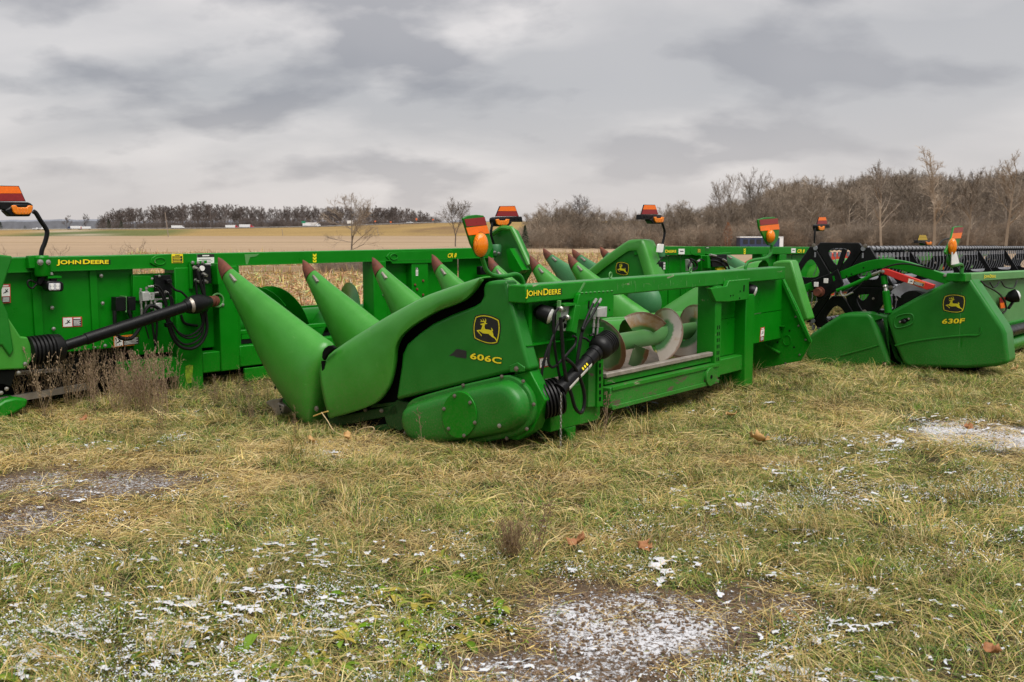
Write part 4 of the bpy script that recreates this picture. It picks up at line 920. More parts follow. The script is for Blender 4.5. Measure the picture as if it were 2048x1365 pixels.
    for t0, t1, w, mt in ((.12, .36, .030, 'white'), (.42, .62, .032, 'white'), (.64, .72, .026, 'white')):
        mb = M(); a, b = A_.lerp(B_, t0), A_.lerp(B_, t1)
        for s0 in range(4):
            an0, an1 = -.9 + .22 * s0, -.9 + .22 * (s0 + 1)
            q = [c + (up * math.cos(an) + sd * -math.sin(an)) * .0525 for c, an in ((a, an0), (b, an0), (b, an1), (a, an1))]; mb.poly3(q)
        mb.build('label', MT[mt], so)
    mb = M()
    for i in range(3):
        a, b = A_.lerp(B_, .50 + i * .055), A_.lerp(B_, .53 + i * .055); q = [c + (up * math.cos(an) + sd * -math.sin(an)) * .0525 for c, an in ((a, .2), (b, .2), (b, .6), (a, .6))]; mb.poly3(q)
    mb.build('label', MT['yellow'], so)
    # chain hanging from the shaft guard
    ch = M(); p0 = f.V(-.2, 1122, 790); p0z = p0.z; n = 16
    for i in range(n):
        c = p0 + Vector((0, 0, -(p0z - .03) * i / n)); s_ = 1 if i % 2 else 0
        ch.tube([c + Vector(((.007 if s_ else 0) * math.cos(t), (0 if s_ else .007) * math.cos(t), .016 * math.sin(t))) for t in [2 * math.pi * j / 10 for j in range(11)]], .0025, 5)
    ch.build('safety_chain', MT['steel'], R)
    # stickers
    sticker('warning_sticker', R, f.V(.119, 1079, 737), f.V(.119, 1098, 733), f.V(.119, 1078, 717), VN, 'wide')
    sticker('warning_sticker', R, f.V(.109, 1519, 684), f.V(.109, 1527, 682), f.V(.109, 1521, 656), VN, 'tall')
    # marker boards
    round_marker(R, f, .16, [(924.6,437),(935,432),(952,430),(966,431.5),(970,441),(985,495),(974,513),(954,514),(941,489)], [(926.5,439),(967,434.5),(971,450.5),(931,453.5)], [(930,456),(971.5,451),(976.5,467),(935,471)], (961.5,490), (.062, .084), [(963,512,0),(967,525,0),(973,541,0),(986,551,0),(1008,553,0),(1030,549,0),(1041,554,0),(1047,567,0)])
    round_marker(R, f, .10, [(1515,440),(1528,435.5),(1546,434.5),(1555,437),(1557,455),(1556,478),(1547,491),(1536,491),(1528,478),(1517,456)], [(1517,440),(1554,437),(1555,448),(1518.5,451)], [(1518,452.5),(1555.5,448.5),(1557,459),(1519.5,462.5)], (1541,473), (.058, .068), [(1543,490,0),(1543,500,0),(1540,510,0),(1530,517,0),(1510,520,0),(1497,524,0),(1492,532,0),(1490,541,0)])
build_a()
# ================================================================== the two eight row corn heads behind
def board_marker(parent, f, v, cx, cy, sx, sy, side, pole, stripe=('sheet_orange', 'sheet_red'), name='warning_marker', pole_r=.016):
    """black bracket with a two-stripe trapezoid board and an amber lamp, on a bent black pole; side = +1 pole on the right"""
    def P(x, y): q = f.V(v, cx + side * -1 * x * sx, cy + y * sy); return (q.x, q.z)
    po = M().tube(smooth_path([f.V(v, *p) for p in pole], 6), pole_r, 10).build('marker_pole', MT['black_metal'], parent)
    br = M().prism([P(*p) for p in ((-27, 0), (25, 1), (30, 3), (30, 9), (-2, 11), (-29, 11))], 'y', v - .03, v + .05).build('marker_bracket', MT['black'], parent, bevel=.006)
    bd = M().prism([P(*p) for p in ((-15.8, -21.3), (15, -20.8), (24, 0), (-24, 0))], 'y', v - .004, v + .008).build(name, MT['black'], parent)
    mb = M(); mb.m = 0; mb.prism([P(*p) for p in ((-15, -20.4), (14.2, -20), (18.6, -10.8), (-19, -10.8))], 'y', v - .0075, v - .0035)
    mb.m = 1; mb.prism([P(*p) for p in ((-19.2, -10.4), (18.8, -10.4), (22.8, -.7), (-23, -.7))], 'y', v - .0075, v - .0035)
    mb.build('reflective_stripes', [MT[stripe[0]], MT[stripe[1]]], bd)
    lm = M().prism([P(*p) for p in ((-1, 9), (6, 3), (31, 4), (31, 10), (27, 20), (2, 20), (-6, 12))], 'y', v - .045, v + .05).build('lamp_housing', MT['black'], br, bevel=.01)
    al = M().prism([P(*p) for p in ((2, 5.5), (8, 5), (10, 8), (22, 8), (24, 5), (30, 6), (28, 15), (24, 17.5), (8, 17.5), (4, 14))], 'y', v - .062, v - .04).build('amber_lamp', MT['amber'], br, bevel=.006)
    dk = M()
    for i in range(4): dk.prism([P(9 + 4 * i, 10), P(10.6 + 4 * i, 10), P(10.8 + 4 * i, 15), P(9.2 + 4 * i, 15)], 'y', v - .0655, v - .062)
    dk.build('lamp_rib', MT['decal_orange'], al)
    bolts('bolt', br, [Vector((P(-12, 5)[0], v - .031, P(-12, 5)[1])), Vector((P(-20, 5)[0], v - .031, P(-20, 5)[1]))], VN, .01, .006, 'black')
    return bd
B = Frame((-3.81, 8.0, 0.0), 47.0)
corn_b = empty('corn_head', (-4.267, 8.96, -.192), B.a, 'green eight-row corn head at the left, marked CR 8, seen from its back', 'corn head', 'corn heads parked in the grass')
def build_b():
    corn_b.scale = (1.12, 1.12, 1.12)      # an eight-row head is 6.3 m wide
    f, R = B, corn_b
    P0 = lambda v, px, py: f.V(v, px, py)
    # beam with end plates
    beam = M().box(-.9, 5.32, 0, .16, 1.252, 1.372).build('rear_beam', MT['green'], R, bevel=.008)
    M().box(-.9, 5.3, -.012, .0, 1.252, 1.262).build('beam_flange', MT['green_worn'], beam)
    ov = [(300,526),(303,517),(312,511),(343,508.5),(434,507.5),(436,509),(436,537),(404,540),(335,541),(318,536)]
    M().prism(VP(f, -.012, ov), 'y', -.014, -.001).build('joint_plate', MT['green'], beam, bevel=.003)
    for cx, w, h in ((320, 11, 7), (788, 9, 9)):
        q = f.V(-.016, cx, 523 if cx < 400 else 514); rg = M(); rg.tube([q + Vector((.05 * math.cos(t), 0, .03 * math.sin(t))) for t in [2 * math.pi * i / 24 for i in range(25)]], .006, 6); rg.build('weld_ring', MT['green_worn'], beam)
    ov = [(772,514),(780,505),(862,501.5),(905,501),(905,524),(870,526),(785,528)]
    M().prism(VP(f, -.008, ov), 'y', -.01, -.001).build('joint_plate', MT['green'], beam, bevel=.003)
    sc = M(); sc.prism(VP(f, -.002, [(489,509),(519,508),(512,513),(500,515),(495,530),(492,530)]), 'y', -.003, -.001); sc.build('bare_primer_patch', MT['green_pale'], beam)
    letters('maker_name', beam, P0(-.001, 112.5, 532), P0(-.001, 217, 531), P0(-.001, 112.5, 519.5), VN, words=['JOHN', 'DEERE'], offs=.030, backoffs=.055, small=.84)
    letters('model_number', beam, P0(-.011, 894, 516), P0(-.011, 911.5, 515.5), P0(-.0115, 896, 507), VN, body='CR 8', offs=.03, backoffs=.05)
    for i in range(3):
        y = 507.6 + 6.2 * i; q = [P0(-.002, x, yy) for x, yy in ((625.8, y), (629.2, y + 3), (632.8, y), (632.8, y + 4), (629.2, y + 7.2), (625.8, y + 4))]
        mb = M(); mb.prism([(p.x, p.z) for p in q], 'y', -.003, -.0005); mb.build('centre_arrow', MT['yellow'], beam)
    # back panels, each a sheet of its own with lapped edges and bolts
    def panel(u0, u1, z0, z1, v=.06, mat='green'): return M().box(u0, u1, v, v + .02, z0, z1).build('back_panel', MT[mat], R, bevel=.003)
    panel(-.5, 0, .58, 1.25); panel(.001, .46, .58, 1.25, .055); panel(.461, .83, .58, 1.25, .06); panel(.80, 1.17, .50, 1.205, .037)
    M().box(-.03, .04, .035, .055, .585, 1.25).build('panel_lap', MT['green'], R, bevel=.003); M().box(.44, .50, .035, .055, .585, 1.25).build('panel_lap', MT['green'], R, bevel=.003)
    bolts('bolt', R, [P0(.034, *p) for p in ((104,616),(107,658),(202,552),(205,607),(210,692))], VN, .013, .016); bolts('bolt', R, [P0(.04, 190, 695)], VN, .009, .01)
    pl = M().prism(VP(f, .02, [(265,552),(300,552),(306,560),(338,560),(338,605),(265,602)]), 'y', .01, .04).build('mounting_plate', MT['green'], R, bevel=.004)
    p1 = M().box(1.175, 1.42, -.02, .17, .04, 1.252).build('frame_post', MT['green'], R, bevel=.008)
    M().prism(VP(f, -.021, [(371,733),(378,730),(386,731),(384,765),(374,768),(370,750)]), 'y', -.0225, -.0215).build('chalk_mark', plain('chalky yellow marks', (.17, .27, .008), .8, 0, .6, 40), p1)
    panel(1.42, 1.62, .50, 1.25, .08)
    p2 = M().box(1.60, 1.80, -.03, .17, .28, 1.252).build('frame_post', MT['green'], R, bevel=.008)
    sl = M(); sl.box(1.715, 1.735, -.032, -.029, .95, 1.10); sl.build('slot', MT['void'], p2)
    M().box(1.79, 1.83, -.01, .17, .45, 1.252).build('slotted_strip', MT['green'], R, bevel=.003)
    bolts('bolt', p2, [P0(-.031, 445, 610)], VN, .014, .014)
    M().box(.64, 1.175, -.04, .12, .28, .455).build('lower_beam', MT['green'], R, bevel=.01); M().box(1.42, 1.60, -.02, .12, .28, .47).build('lower_beam', MT['green'], R, bevel=.01)
    M().box(1.80, 3.43, -.03, .12, .30, .50).build('lower_beam', MT['green'], R, bevel=.01); M().box(1.83, 2.3, -.06, -.03, .16, .285).build('stop_plate', MT['green'], R, bevel=.004)
    M().box(1.80, 3.43, .02, .08, .60, .64).build('opening_sill', MT['green'], R, bevel=.006); M().box(1.85, 2.6, .015, .03, .555, .6).build('sill_tab', MT['green'], R)
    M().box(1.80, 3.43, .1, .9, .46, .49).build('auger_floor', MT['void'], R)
    M().box(1.83, 3.4, .9, .93, .47, .75).build('front_sheet', MT['green'], R)
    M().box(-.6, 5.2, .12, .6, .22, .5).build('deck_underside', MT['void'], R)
    au = M(); au.cyl((-.3, .5, .63), (5.2, .5, .63), .135, n=28); auger = au.build('auger', MT['green'], R)
    e1, e2, axv, c0 = Vector((0, 1, 0)), Vector((0, 0, 1)), Vector((1, 0, 0)), Vector((0, .5, .63))
    for a, b, h, ph in ((.4, 2.05, 1, 2.2), (2.95, 4.9, -1, .8)):
        m_ = M(); helicoid(m_, c0, axv, e1, e2, a, b, .72, h, .13, .38, ph); m_.build('flight', MT['green'], auger, sharp=60)
    for u, ph, s in ((2.20, .5, 1), (2.46, 1.2, 1), (2.72, -1.6, -1)):
        m_ = M(); helicoid(m_, c0 + axv * u, axv, e1, e2, 0, .26, .78, s, .13, .385, ph); m_.build('flight', MT['green'], auger, sharp=60)
    # right of the opening
    p3 = M().box(3.43, 3.60, -.02, .17, .3, 1.252).build('frame_post', MT['green'], R, bevel=.008)
    panel(3.62, 3.98, .45, 1.25, .09); p4 = M().box(3.98, 4.22, .0, .12, .45, 1.252).build('frame_post', MT['green'], R, bevel=.006); panel(4.22, 4.75, .45, 1.25, .08); panel(4.77, 5.3, .45, 1.25, .07)
    sticker('label', p4, P0(-.001, 831.5, 552), P0(-.001, 836, 552), P0(-.001, 831.5, 535), VN, 'white')
    bolts('bolt', p4, [P0(-.002, *p) for p in ((834,579),(830,570),(846,562),(846,590))], VN, .012, .012, 'rust'); bolts('bolt', p3, [P0(-.021, 767, 590)], VN, .013, .014)
    # left end: shield arms and gear housing close to the frame edge
    vs = -.28
    M().prism(VP(f, vs, [(-60,505),(0,510),(21,512.5),(20,521),(6,563),(0,580),(0,600),(12,627),(24,700),(16,713),(0,690),(-60,700)]), 'y', vs - .04, vs + .10).build('end_shield', MT['green_dark'], R, bevel=.012, seg=3)
    M().prism(VP(f, vs, [(8,625),(40,674),(53,674),(62.6,696.6),(62.6,719),(50,738),(-20,741),(-20,690)]), 'y', vs - .02, vs + .30).build('gear_case', MT['green_poly'], R, bevel=.012, seg=3)
    M().prism(VP(f, vs, [(12,741),(32,741),(22,773),(6,768),(-20,768),(-20,741)]), 'y', vs, vs + .05).build('case_bracket', MT['void'], R)
    bolts('bolt', R, [P0(vs - .03, *p) for p in ((50,728),(37,746),(13,778),(2,786))], VN, .013, .014)
    gr = M(); gr.bar(P0(-.1, -20, 752), P0(.1, 150, 737), .03, .03); gr.build('deck_edge', MT['bare'], R); gr = M(); gr.bar(P0(-.25, -20, 806), P0(0.0, 190, 770), .04, .05); gr.build('deck_edge', MT['bare'], R)
    M().prism(VP(f, -.3, [(-30,835),(-10,812),(8,800),(30,795),(55,798),(52,814),(30,826),(5,838)]), 'y', -.32, -.1).build('stalk_roller', MT['green'], R, bevel=.02)
    M().prism(VP(f, .0, [(-30,742),(210,727),(240,725),(240,764),(150,775),(-30,800)]), 'y', .05, .5).build('deck_underside', MT['void'], R)
    # right end shield
    rs = [(983,468),(1001,456.5),(1010,455),(1020,456),(1029,462),(1061,531),(1061.5,536),(1048,560),(1030,600),(1000,610),(988,560),(986,520)]
    o = M().prism(UP(f, 5.42, rs), 'x', 5.42, 5.50).build('end_shield', MT['green_dark'], R, bevel=.02, seg=3)
    rim = M(); pts = [f.U(5.36, *p) for p in ((983,470),(1001,458),(1010,456.5),(1019,458),(1027,464),(1058,531))]
    rim.tube(smooth_path(pts, 5), .03, 8); rim.build('shield_rim', MT['green_poly'], o)
    M().prism(UP(f, 5.30, [(1018,500),(1025,497),(1050,540),(1040,548),(1024,535)]), 'x', 5.25, 5.38).build('shield_bracket', MT['green'], o)
    # drive shaft
    vv = -.25; b1 = M(); bellows(b1, P0(vv, 57, 703), P0(vv, 104, 697), .117, 6); b1.lathe(P0(vv, 101, 698), P0(vv, 129, 694), [(0, .095), (.15, .115), (.7, .108), (.9, .08), (1, .05)], 20); b1.build('shaft_boot', MT['rubber'], R, sharp=50)
    a, b = P0(vv, 124, 694), P0(vv, 376, 612); s_ = M(); s_.lathe(a, b, [(0, .043), (.17, .043), (.175, .049), (.97, .049), (.975, .055), (1, .055)], 22); s_.build('drive_shaft', MT['black'], R, sharp=40)
    b2 = M(); b2.lathe(P0(vv, 371, 613), P0(-.14, 418, 604), [(0, .05), (.10, .068), (.35, .084), (.6, .084), (.8, .07), (1, .05)], 22); b2.build('shaft_boot', MT['black'], R, sharp=40)
    b3 = M(); b3.lathe(P0(-.15, 414, 605), P0(-.03, 434, 601.5), [(0, .045), (.3, .052), (.32, .038), (.6, .038), (.62, .05), (.8, .05), (.82, .03), (1, .03)], 16); b3.build('shaft_yoke', MT['rust'], R, sharp=40)
    q = P0(-.035, 435, 601); rg = M(); rg.tube([q + Vector((.06 * math.cos(t), 0, .06 * math.sin(t))) for t in [2 * math.pi * i / 24 for i in range(25)]], .009, 6); rg.build('bearing_ring', MT['green_pale'], R)
    b3 = M(); b3.lathe(P0(vv, 378, 612), P0(vv, 383, 611), [(0, .058), (1, .068)], 18); b3.build('shaft_clip', MT['bare'], R)
    # hydraulic gear
    def blk(name, v, pts, mat, d=.06, par=R): return M().prism(VP(f, v, pts), 'y', v - d, v).build(name, MT[mat], par, bevel=.004)
    ep = blk('control_plate', .0, [(306,551),(338,550),(341,590),(308,594)], 'black', .03)
    blk('connector', -.03, [(328,560),(338,558),(340,566),(330,568)], 'black', .05); bolts('bolt', ep, [P0(-.031, 318.5, 552.5), P0(-.031, 304, 558)], VN, .010, .01)
    for px in ((222,594,244,622), (247,593.5,262,621)): blk('connector_box', .03, [(px[0],px[1]),(px[2],px[1]-.5),(px[2],px[3]-1),(px[0],px[3])], 'black', .09)
    M().prism(VP(f, .0, [(244.5,592),(247,592),(247,624),(244.5,624)]), 'y', -.06, .05).build('connector_rail', MT['green_pale'], R)
    mv = blk('valve_block', -.03, [(277.5,584),(291,583),(291,601),(278,602)], 'greysteel', .07); blk('valve_block', -.03, [(290,586),(304,585),(304,600),(290,601)], 'greysteel', .05); blk('valve_block', -.05, [(307,606.5),(319,605.5),(319,621),(308,622)], 'greysteel', .05)
    for p, q in (((282,602),(284,630)), ((291,598),(292.5,622)), ((302,592),(303,618)), ((281,583),(282,577)), ((293,583),(293,574)), ((300,588),(317,586)), ((310,600),(336,598)), ((296,574),(304,573)), ((305,573.5),(312,571.5)), ((330,583),(336,587)), ((311,598),(310,606))):
        ft = M(); ft.lathe(P0(-.07, *p), P0(-.07, *q), [(0, .012), (.2, .012), (.22, .008), (.5, .008), (.52, .012), (1, .012)], 9); ft.build('hose_fitting', MT['steel'], R)
    cp = blk('coupler_plate', -.04, [(383,531),(417,530),(419,567),(386,570)], 'black', .04)
    M().prism(VP(f, -.03, [(377,528),(383,527),(384,536),(384,578),(378,578)]), 'y', -.05, -.02).build('coupler_guard', MT['green'], R, bevel=.003); M().prism(VP(f, -.05, [(425,527),(433,526),(435,568),(428,569)]), 'y', -.12, -.02).build('coupler_guard', MT['green'], R, bevel=.003); M().prism(VP(f, -.05, [(380,525),(413,521),(413,527),(381,531)]), 'y', -.06, -.02).build('coupler_guard', MT['green'], R, bevel=.003)
    bolts('bolt', R, [P0(-.061, *p) for p in ((385,525.5),(396,526),(405,525))], VN, .013, .012)
    ft = M(); q = P0(-.081, 403.5, 537); ft.cyl(q, q + Vector((0, -.012, 0)), .024, n=14); ft.build('coupler_ring', MT['white'], cp)
    for p in ((388,536),(391,538),(406,549),(391,561),(407,562)):
        ft = M(); q = P0(-.08, *p); ft.lathe(q, q + Vector((.01, -.05, -.01)), [(0, .02), (.4, .02), (.42, .013), (1, .013)], 10); ft.build('hose_fitting', MT['steel'], R)
    H = lambda pts, r=.011, v=-.12: hose('hydraulic_hose', R, [P0(v + (p[2] if len(p) > 2 else 0), p[0], p[1]) for p in pts], r)
    H([(391,538),(400,565),(407,590),(411,625),(414,655),(409,675),(398,690),(380,698),(360,693),(346,676),(338,655),(334,640),(322,622),(309,613),(298,613),(291,621),(288,632)], .018)
    H([(391,561),(394,590),(400,620),(406,650),(403,672),(388,686),(368,689),(352,676),(343,655),(337,640),(331,610),(322,588),(312,575)], .012); H([(407,562),(410,595),(408,620),(407,650),(396,670),(376,677),(358,668),(346,650),(338,638),(334,615),(328,590),(318,574),(308,571)], .011)
    H([(406,549),(409,585),(407,620),(404,650),(390,666),(372,672),(356,664),(344,648),(338,640),(342,610),(339,592),(334,586)], .011); H([(338,640),(345,620),(346,604),(342,592)], .010)
    H([(338,565),(345,575),(352,581),(362,584),(371,592),(377,600)], .012); H([(229,622),(230,650),(236,672),(250,678),(264,676),(276,662),(283,648)], .020, -.05); H([(257,621),(262,636),(266,645)], .018, -.05)
    H([(362,630),(368,645),(380,650),(395,652)], .014, -.03); H([(284,632),(290,650),(298,678)], .008); H([(303,620),(305,650),(312,700)], .012, -.04); H([(314,622),(314,655),(311,690)], .012, -.04)
    blk('hose_clamp', -.14, [(327,647),(342,644),(343,651),(329,655)], 'black', .04); blk('hose_clamp', -.14, [(397,617),(412,614),(412,624),(399,625)], 'black', .04)
    # work lamp under the marker
    q = P0(-.02, 103, 570); wl = M().prism(VP(f, -.08, [(88,565),(92,562),(119,563),(123,567),(123,580),(119,583),(97,583),(89,579)]), 'y', -.13, -.03).build('work_lamp', MT['black'], R, bevel=.012)
    gl = M().prism(VP(f, -.132, [(98,567),(120,566.5),(121,569),(121,579),(119,581),(99,581.5),(97,578)]), 'y', -.1345, -.128).build('lamp_glass', plain('frosted lamp glass', (.42, .42, .44), .25), wl, bevel=.004)
    for p in ((104,570.5),(115,570),(104.5,576.5),(115,576)): m_ = M(); c = P0(-.135, *p); m_.cyl(c, c + Vector((0, -.004, 0)), .013, n=10); m_.build('lamp_reflector', MT['white'], wl)
    M().prism(VP(f, -.06, [(92,553),(119,552),(119,556),(92,557)]), 'y', -.1, .06).build('lamp_bracket', MT['green'], wl); bolts('bolt', wl, [P0(-.08, 103, 550)], (0, 0, 1), .012, .02); M().prism(VP(f, -.07, [(99,555),(113,554.5),(111,564),(101,564)]), 'y', -.09, -.05).build('lamp_bracket', MT['black'], wl)
    H([(86,545),(82,555),(78,563),(72,570),(64,577),(57,573),(55,565),(60,561),(70,565),(80,570),(90,573)], .009, -.03)
    blk('connector', -.02, [(74,556),(86,550),(88,558),(78,570),(72,569)], 'black', .04)
    # stickers
    sticker('warning_sticker', R, P0(.054, 125, 655), P0(.054, 164, 653.5), P0(.054, 124.5, 635), VN, 'wide'); sticker('warning_sticker', R, P0(.039, 227.5, 695), P0(.039, 279, 689.5), P0(.039, 227, 673), VN, 'wide_orange')
    sticker('warning_sticker', R, P0(.05, 2, 607), P0(.05, 21.5, 606), P0(.05, 1, 569), VN, 'tall'); sticker('warning_sticker', beam, P0(-.015, 343.5, 526.5), P0(-.015, 366, 526), P0(-.015, 343, 508.5), VN, 'yellow'); sticker('notice_sticker', beam, P0(-.015, 394, 533), P0(-.015, 428, 532), P0(-.015, 394, 509), VN, 'white')
    # clamps and markers
    cl = M(); q = P0(-.05, 84, 528); cl.lathe((q.x, q.y, 1.22), (q.x, q.y, 1.385), [(0, .055), (.1, .062), (.9, .062), (1, .05)], 16); cl.build('marker_clamp', MT['green'], R); M().prism(VP(f, -.03, [(54,512),(75,511),(75,536),(55,537)]), 'y', -.06, -.001).build('marker_clamp', MT['green'], R, bevel=.004)
    bolts('bolt', R, [P0(-.12, 80, 525), P0(-.10, 95, 525)], VN, .02, .02)
    board_marker(R, f, -.05, 14, 403.5, 1.55, 1.5, -1, [(66,423),(72,427),(80,440),(92,458),(94,468),(90,485),(84,500),(82,514)], pole_r=.0185)
    board_marker(R, f, .05, 1014, 433.5, .97, 1.0, 1, [(989,441),(986,445),(982,463),(983,475),(987,488),(990,502)])
    cl = M(); q = P0(.0, 993, 506); cl.lathe((q.x, q.y, 1.27), (q.x, q.y, 1.41), [(0, .05), (.1, .06), (.9, .06), (1, .05)], 14); cl.build('marker_clamp', MT['green_teal'], R); bolts('bolt', R, [P0(-.08, 989, 505), P0(-.08, 997, 507)], VN, .016, .02)
    c = f.V(.0, 962, 541); wl = M(); wl.box(c.x - .08, c.x + .06, -.08, .0, c.z - .05, c.z + .05); wl.build('work_lamp', MT['black'], R, bevel=.012)
build_b()

D = Frame((1.865, 12.85, 0.0), 50.0)
corn_d = empty('corn_head', D.O, D.a, 'green corn head with a leaping deer badge, half hidden behind the front machine', 'corn head', 'corn heads parked in the grass')
def build_d():
    f, R = D, corn_d
    P0 = lambda v, px, py: f.V(v, px, py)
    def lin(u): return -.0155 * u
    # beam falls slightly to the far end
    def sbox(name, u0, u1, v0, v1, z0, z1, mat, par=R, bv=.008):
        a, b = lin(u0), lin(u1)
        return M()._add([(u0, v0, z0 + a), (u1, v0, z0 + b), (u1, v1, z0 + b), (u0, v1, z0 + a), (u0, v0, z1 + a), (u1, v0, z1 + b), (u1, v1, z1 + b), (u0, v1, z1 + a)], [(3, 2, 1, 0), (4, 5, 6, 7), (0, 1, 5, 4), (1, 2, 6, 5), (2, 3, 7, 6), (3, 0, 4, 7)]).build(name, MT[mat], par, bevel=bv)
    beam = sbox('rear_beam', -.3, 5.6, 0, .16, 1.252, 1.368, 'green')
    for u0, u1 in ((-.1, .38), (.4, .7), (.72, 1.1)): sbox('back_panel', u0, u1, .06, .08, .55, 1.25, 'green')
    sbox('frame_post', 1.12, 1.36, -.02, .17, .05, 1.25, 'green'); sbox('back_panel', 1.36, 1.6, .08, .1, .5, 1.25, 'green'); sbox('frame_post', 1.6, 1.78, -.02, .17, .05, 1.25, 'green'); sbox('frame_post', 3.0, 3.2, -.02, .17, .05, 1.25, 'green')
    sbox('back_panel', 3.2, 4.2, .07, .09, .45, 1.25, 'green'); sbox('back_panel', 4.22, 5.5, .07, .09, .45, 1.25, 'green'); sbox('frame_post', 3.62, 3.86, .0, .06, .45, 1.25, 'green'); sbox('lower_beam', 1.1, 3.2, -.03, .12, .3, .5, 'green')
    au = M(); au.cyl((0, .5, .63), (5.2, .5, .55), .13, n=20); au.build('auger', MT['green'], R)
    letters('maker_name', beam, P0(-.001, 1307, 508.3), P0(-.001, 1352, 507.3), P0(-.001, 1307, 500.5), VN, words=['JOHN', 'DEERE'], offs=.03, backoffs=.05, small=.84)
    for i in range(3):
        y = 497 + 4 * i; mb = M(); mb.prism(VP(f, -.002, [(1487.3, y), (1489.3, y + 2), (1491.2, y), (1491.2, y + 2.4), (1489.3, y + 4.6), (1487.3, y + 2.4)]), 'y', -.003, -.0005); mb.build('centre_arrow', MT['yellow'], beam)
    sticker('notice_sticker', beam, P0(-.001, 1357, 509), P0(-.001, 1369, 509), P0(-.001, 1357, 498), VN, 'card'); sticker('notice_sticker', beam, P0(-.001, 1582.5, 506), P0(-.001, 1591, 506), P0(-.001, 1582.5, 497), VN, 'card')
    sticker('warning_sticker', beam, P0(-.001, 1394, 506.5), P0(-.001, 1402, 506.5), P0(-.001, 1394, 495.2), VN, 'yellow'); sticker('notice_sticker', beam, P0(-.001, 1408.5, 504), P0(-.001, 1420, 503.5), P0(-.001, 1409, 495), VN, 'white'); sticker('label', beam, P0(-.001, 1403, 501), P0(-.001, 1406, 501), P0(-.001, 1403, 496), VN, 'card')
    letters('model_number', beam, P0(-.001, 1593.5, 506), P0(-.001, 1608, 506), P0(-.001, 1595, 499), VN, body='CR 8', offs=.03, backoffs=.05)
    jp = [(1381,503),(1383,496.5),(1390,493.8),(1440,494),(1440,511),(1392,511.5),(1384,509)]; M().prism(VP(f, -.01, jp), 'y', -.0035, -.001).build('joint_plate', MT['green'], beam)
    # couplers and hoses
    def blk(name, v, pts, mat, d=.06): return M().prism(VP(f, v, pts), 'y', v - d, v).build(name, MT[mat], R, bevel=.004)
    blk('coupler_plate', -.06, [(1409,511),(1441,509),(1442,533),(1411,534)], 'black', .1); blk('coupler_guard', -.1, [(1404,512),(1410,511),(1411,536),(1405,537)], 'green', .08); blk('coupler_guard', -.08, [(1409,508),(1456,505.5),(1456,508),(1410,511)], 'green', .05)
    blk('valve_block', -.05, [(1370,519),(1377,519),(1377,543),(1371,543)], 'greysteel', .06); blk('warning_flap', -.1, [(1430,536),(1449,534),(1451,541),(1431,543)], 'yellow', .03); blk('warning_flap', -.1, [(1443,524),(1450,526),(1452,534),(1444,532)], 'yellow', .03)
    H = lambda pts, r=.016, v=-.16: hose('hydraulic_hose', R, [P0(v, *p) for p in pts], r)
    H([(1418,513),(1434,515),(1448,521),(1456,532),(1459,541)]); H([(1418,521),(1434,523),(1446,530),(1454,541)]); H([(1379,518),(1388,522),(1394,530),(1392,538),(1382,541),(1377,534),(1381,524)]); H([(1381,522),(1387,528),(1388,536),(1382,540)], .014); H([(1396,523),(1402,519),(1408,522)], .012)
    for p, q in (((1420,510),(1432,512.5)), ((1446,519),(1452,523)), ((1394,524),(1399,521))): ft = M(); ft.cyl(P0(-.19, *p), P0(-.19, *q), .016, n=8); ft.build('hose_fitting', MT['steel'], R)
    # left end: shield with deer badge, gear case, hood
    US = -.30
    sh = [(1296,600),(1225,640),(1195,600),(1185,560),(1206,541),(1230,519),(1252,506),(1258,510),(1276,530),(1300,560)]
    hood_t = [(1168,545),(1186,531),(1208,513.5),(1232,496),(1250,484),(1260,480),(1279,479),(1286,482),(1293,498),(1303,530),(1312,560)]
    tp = smooth_path([f.U(US, *p) for p in hood_t], 5)
    rr = []
    for i, T in enumerate(tp):
        d = (tp[min(i + 1, len(tp) - 1)] - tp[max(i - 1, 0)]).normalized(); nr = Vector((0, d.z, -d.y))
        if nr.z > 0 and d.y < -.2: nr = -nr
        nr = Vector((0, -.35 * (1 - i / len(tp)) + .25 * (i / len(tp)), -1)).normalized() if d.z > -.6 * abs(d.y) - .2 else Vector((0, 1, -.25)).normalized()
        rr.append([T + nr * .14 + Vector((.03, 0, 0)), T + nr * .14 + Vector((-.01, 0, 0)), T + nr * .05 + Vector((-.02, 0, 0)), T + nr * .015, T + Vector((.03, 0, 0)), T + Vector((.2, 0, 0)), T + Vector((.3, 0, 0)) + nr * .03, T + Vector((.34, 0, 0)) + nr * .2])
    M().loft(rr, closed=False).build('outer_hood', MT['green_poly'], R, sharp=60)
    sp = [(1176,548),(1208,520),(1235,500),(1256,488),(1276,486),(1284,500),(1302,560),(1300,620),(1230,650),(1180,600)]
    shd = M().prism(UP(f, US + .03, sp), 'x', US + .02, US + .1).build('end_shield', MT['green_dark'], R)
    A3 = lambda px, py: f.U(US + .02, px, py)
    deer_logo('deer_emblem', shd, A3(1231, 550), A3(1258.5, 553), A3(1231, 522.5), XN)
    gc = f.U(US - .04, 1282, 606); g = M(); g.lathe((US - .1, gc.y, gc.z), (US + .05, gc.y, gc.z), [(0, .12), (.3, .20), (.6, .24), (1, .25)], 26); g.build('gear_case', MT['green_teal'], R, sharp=50)
    # snouts, all raised
    TBp = [((437,515),(437.6,518)), ((446,520.5),(441,541)), ((464,538),(449.5,562)), ((500,567),(470,600)), ((550,604.5),(502,662)), ((600,643),(535,727)), ((640,672),(570,786)), ((661,692),(600,826)), ((655,745),(622,847)), ((648,800),(634,853))]
    ws = [.006, .03, .045, .075, .11, .145, .165, .165, .15, .12]
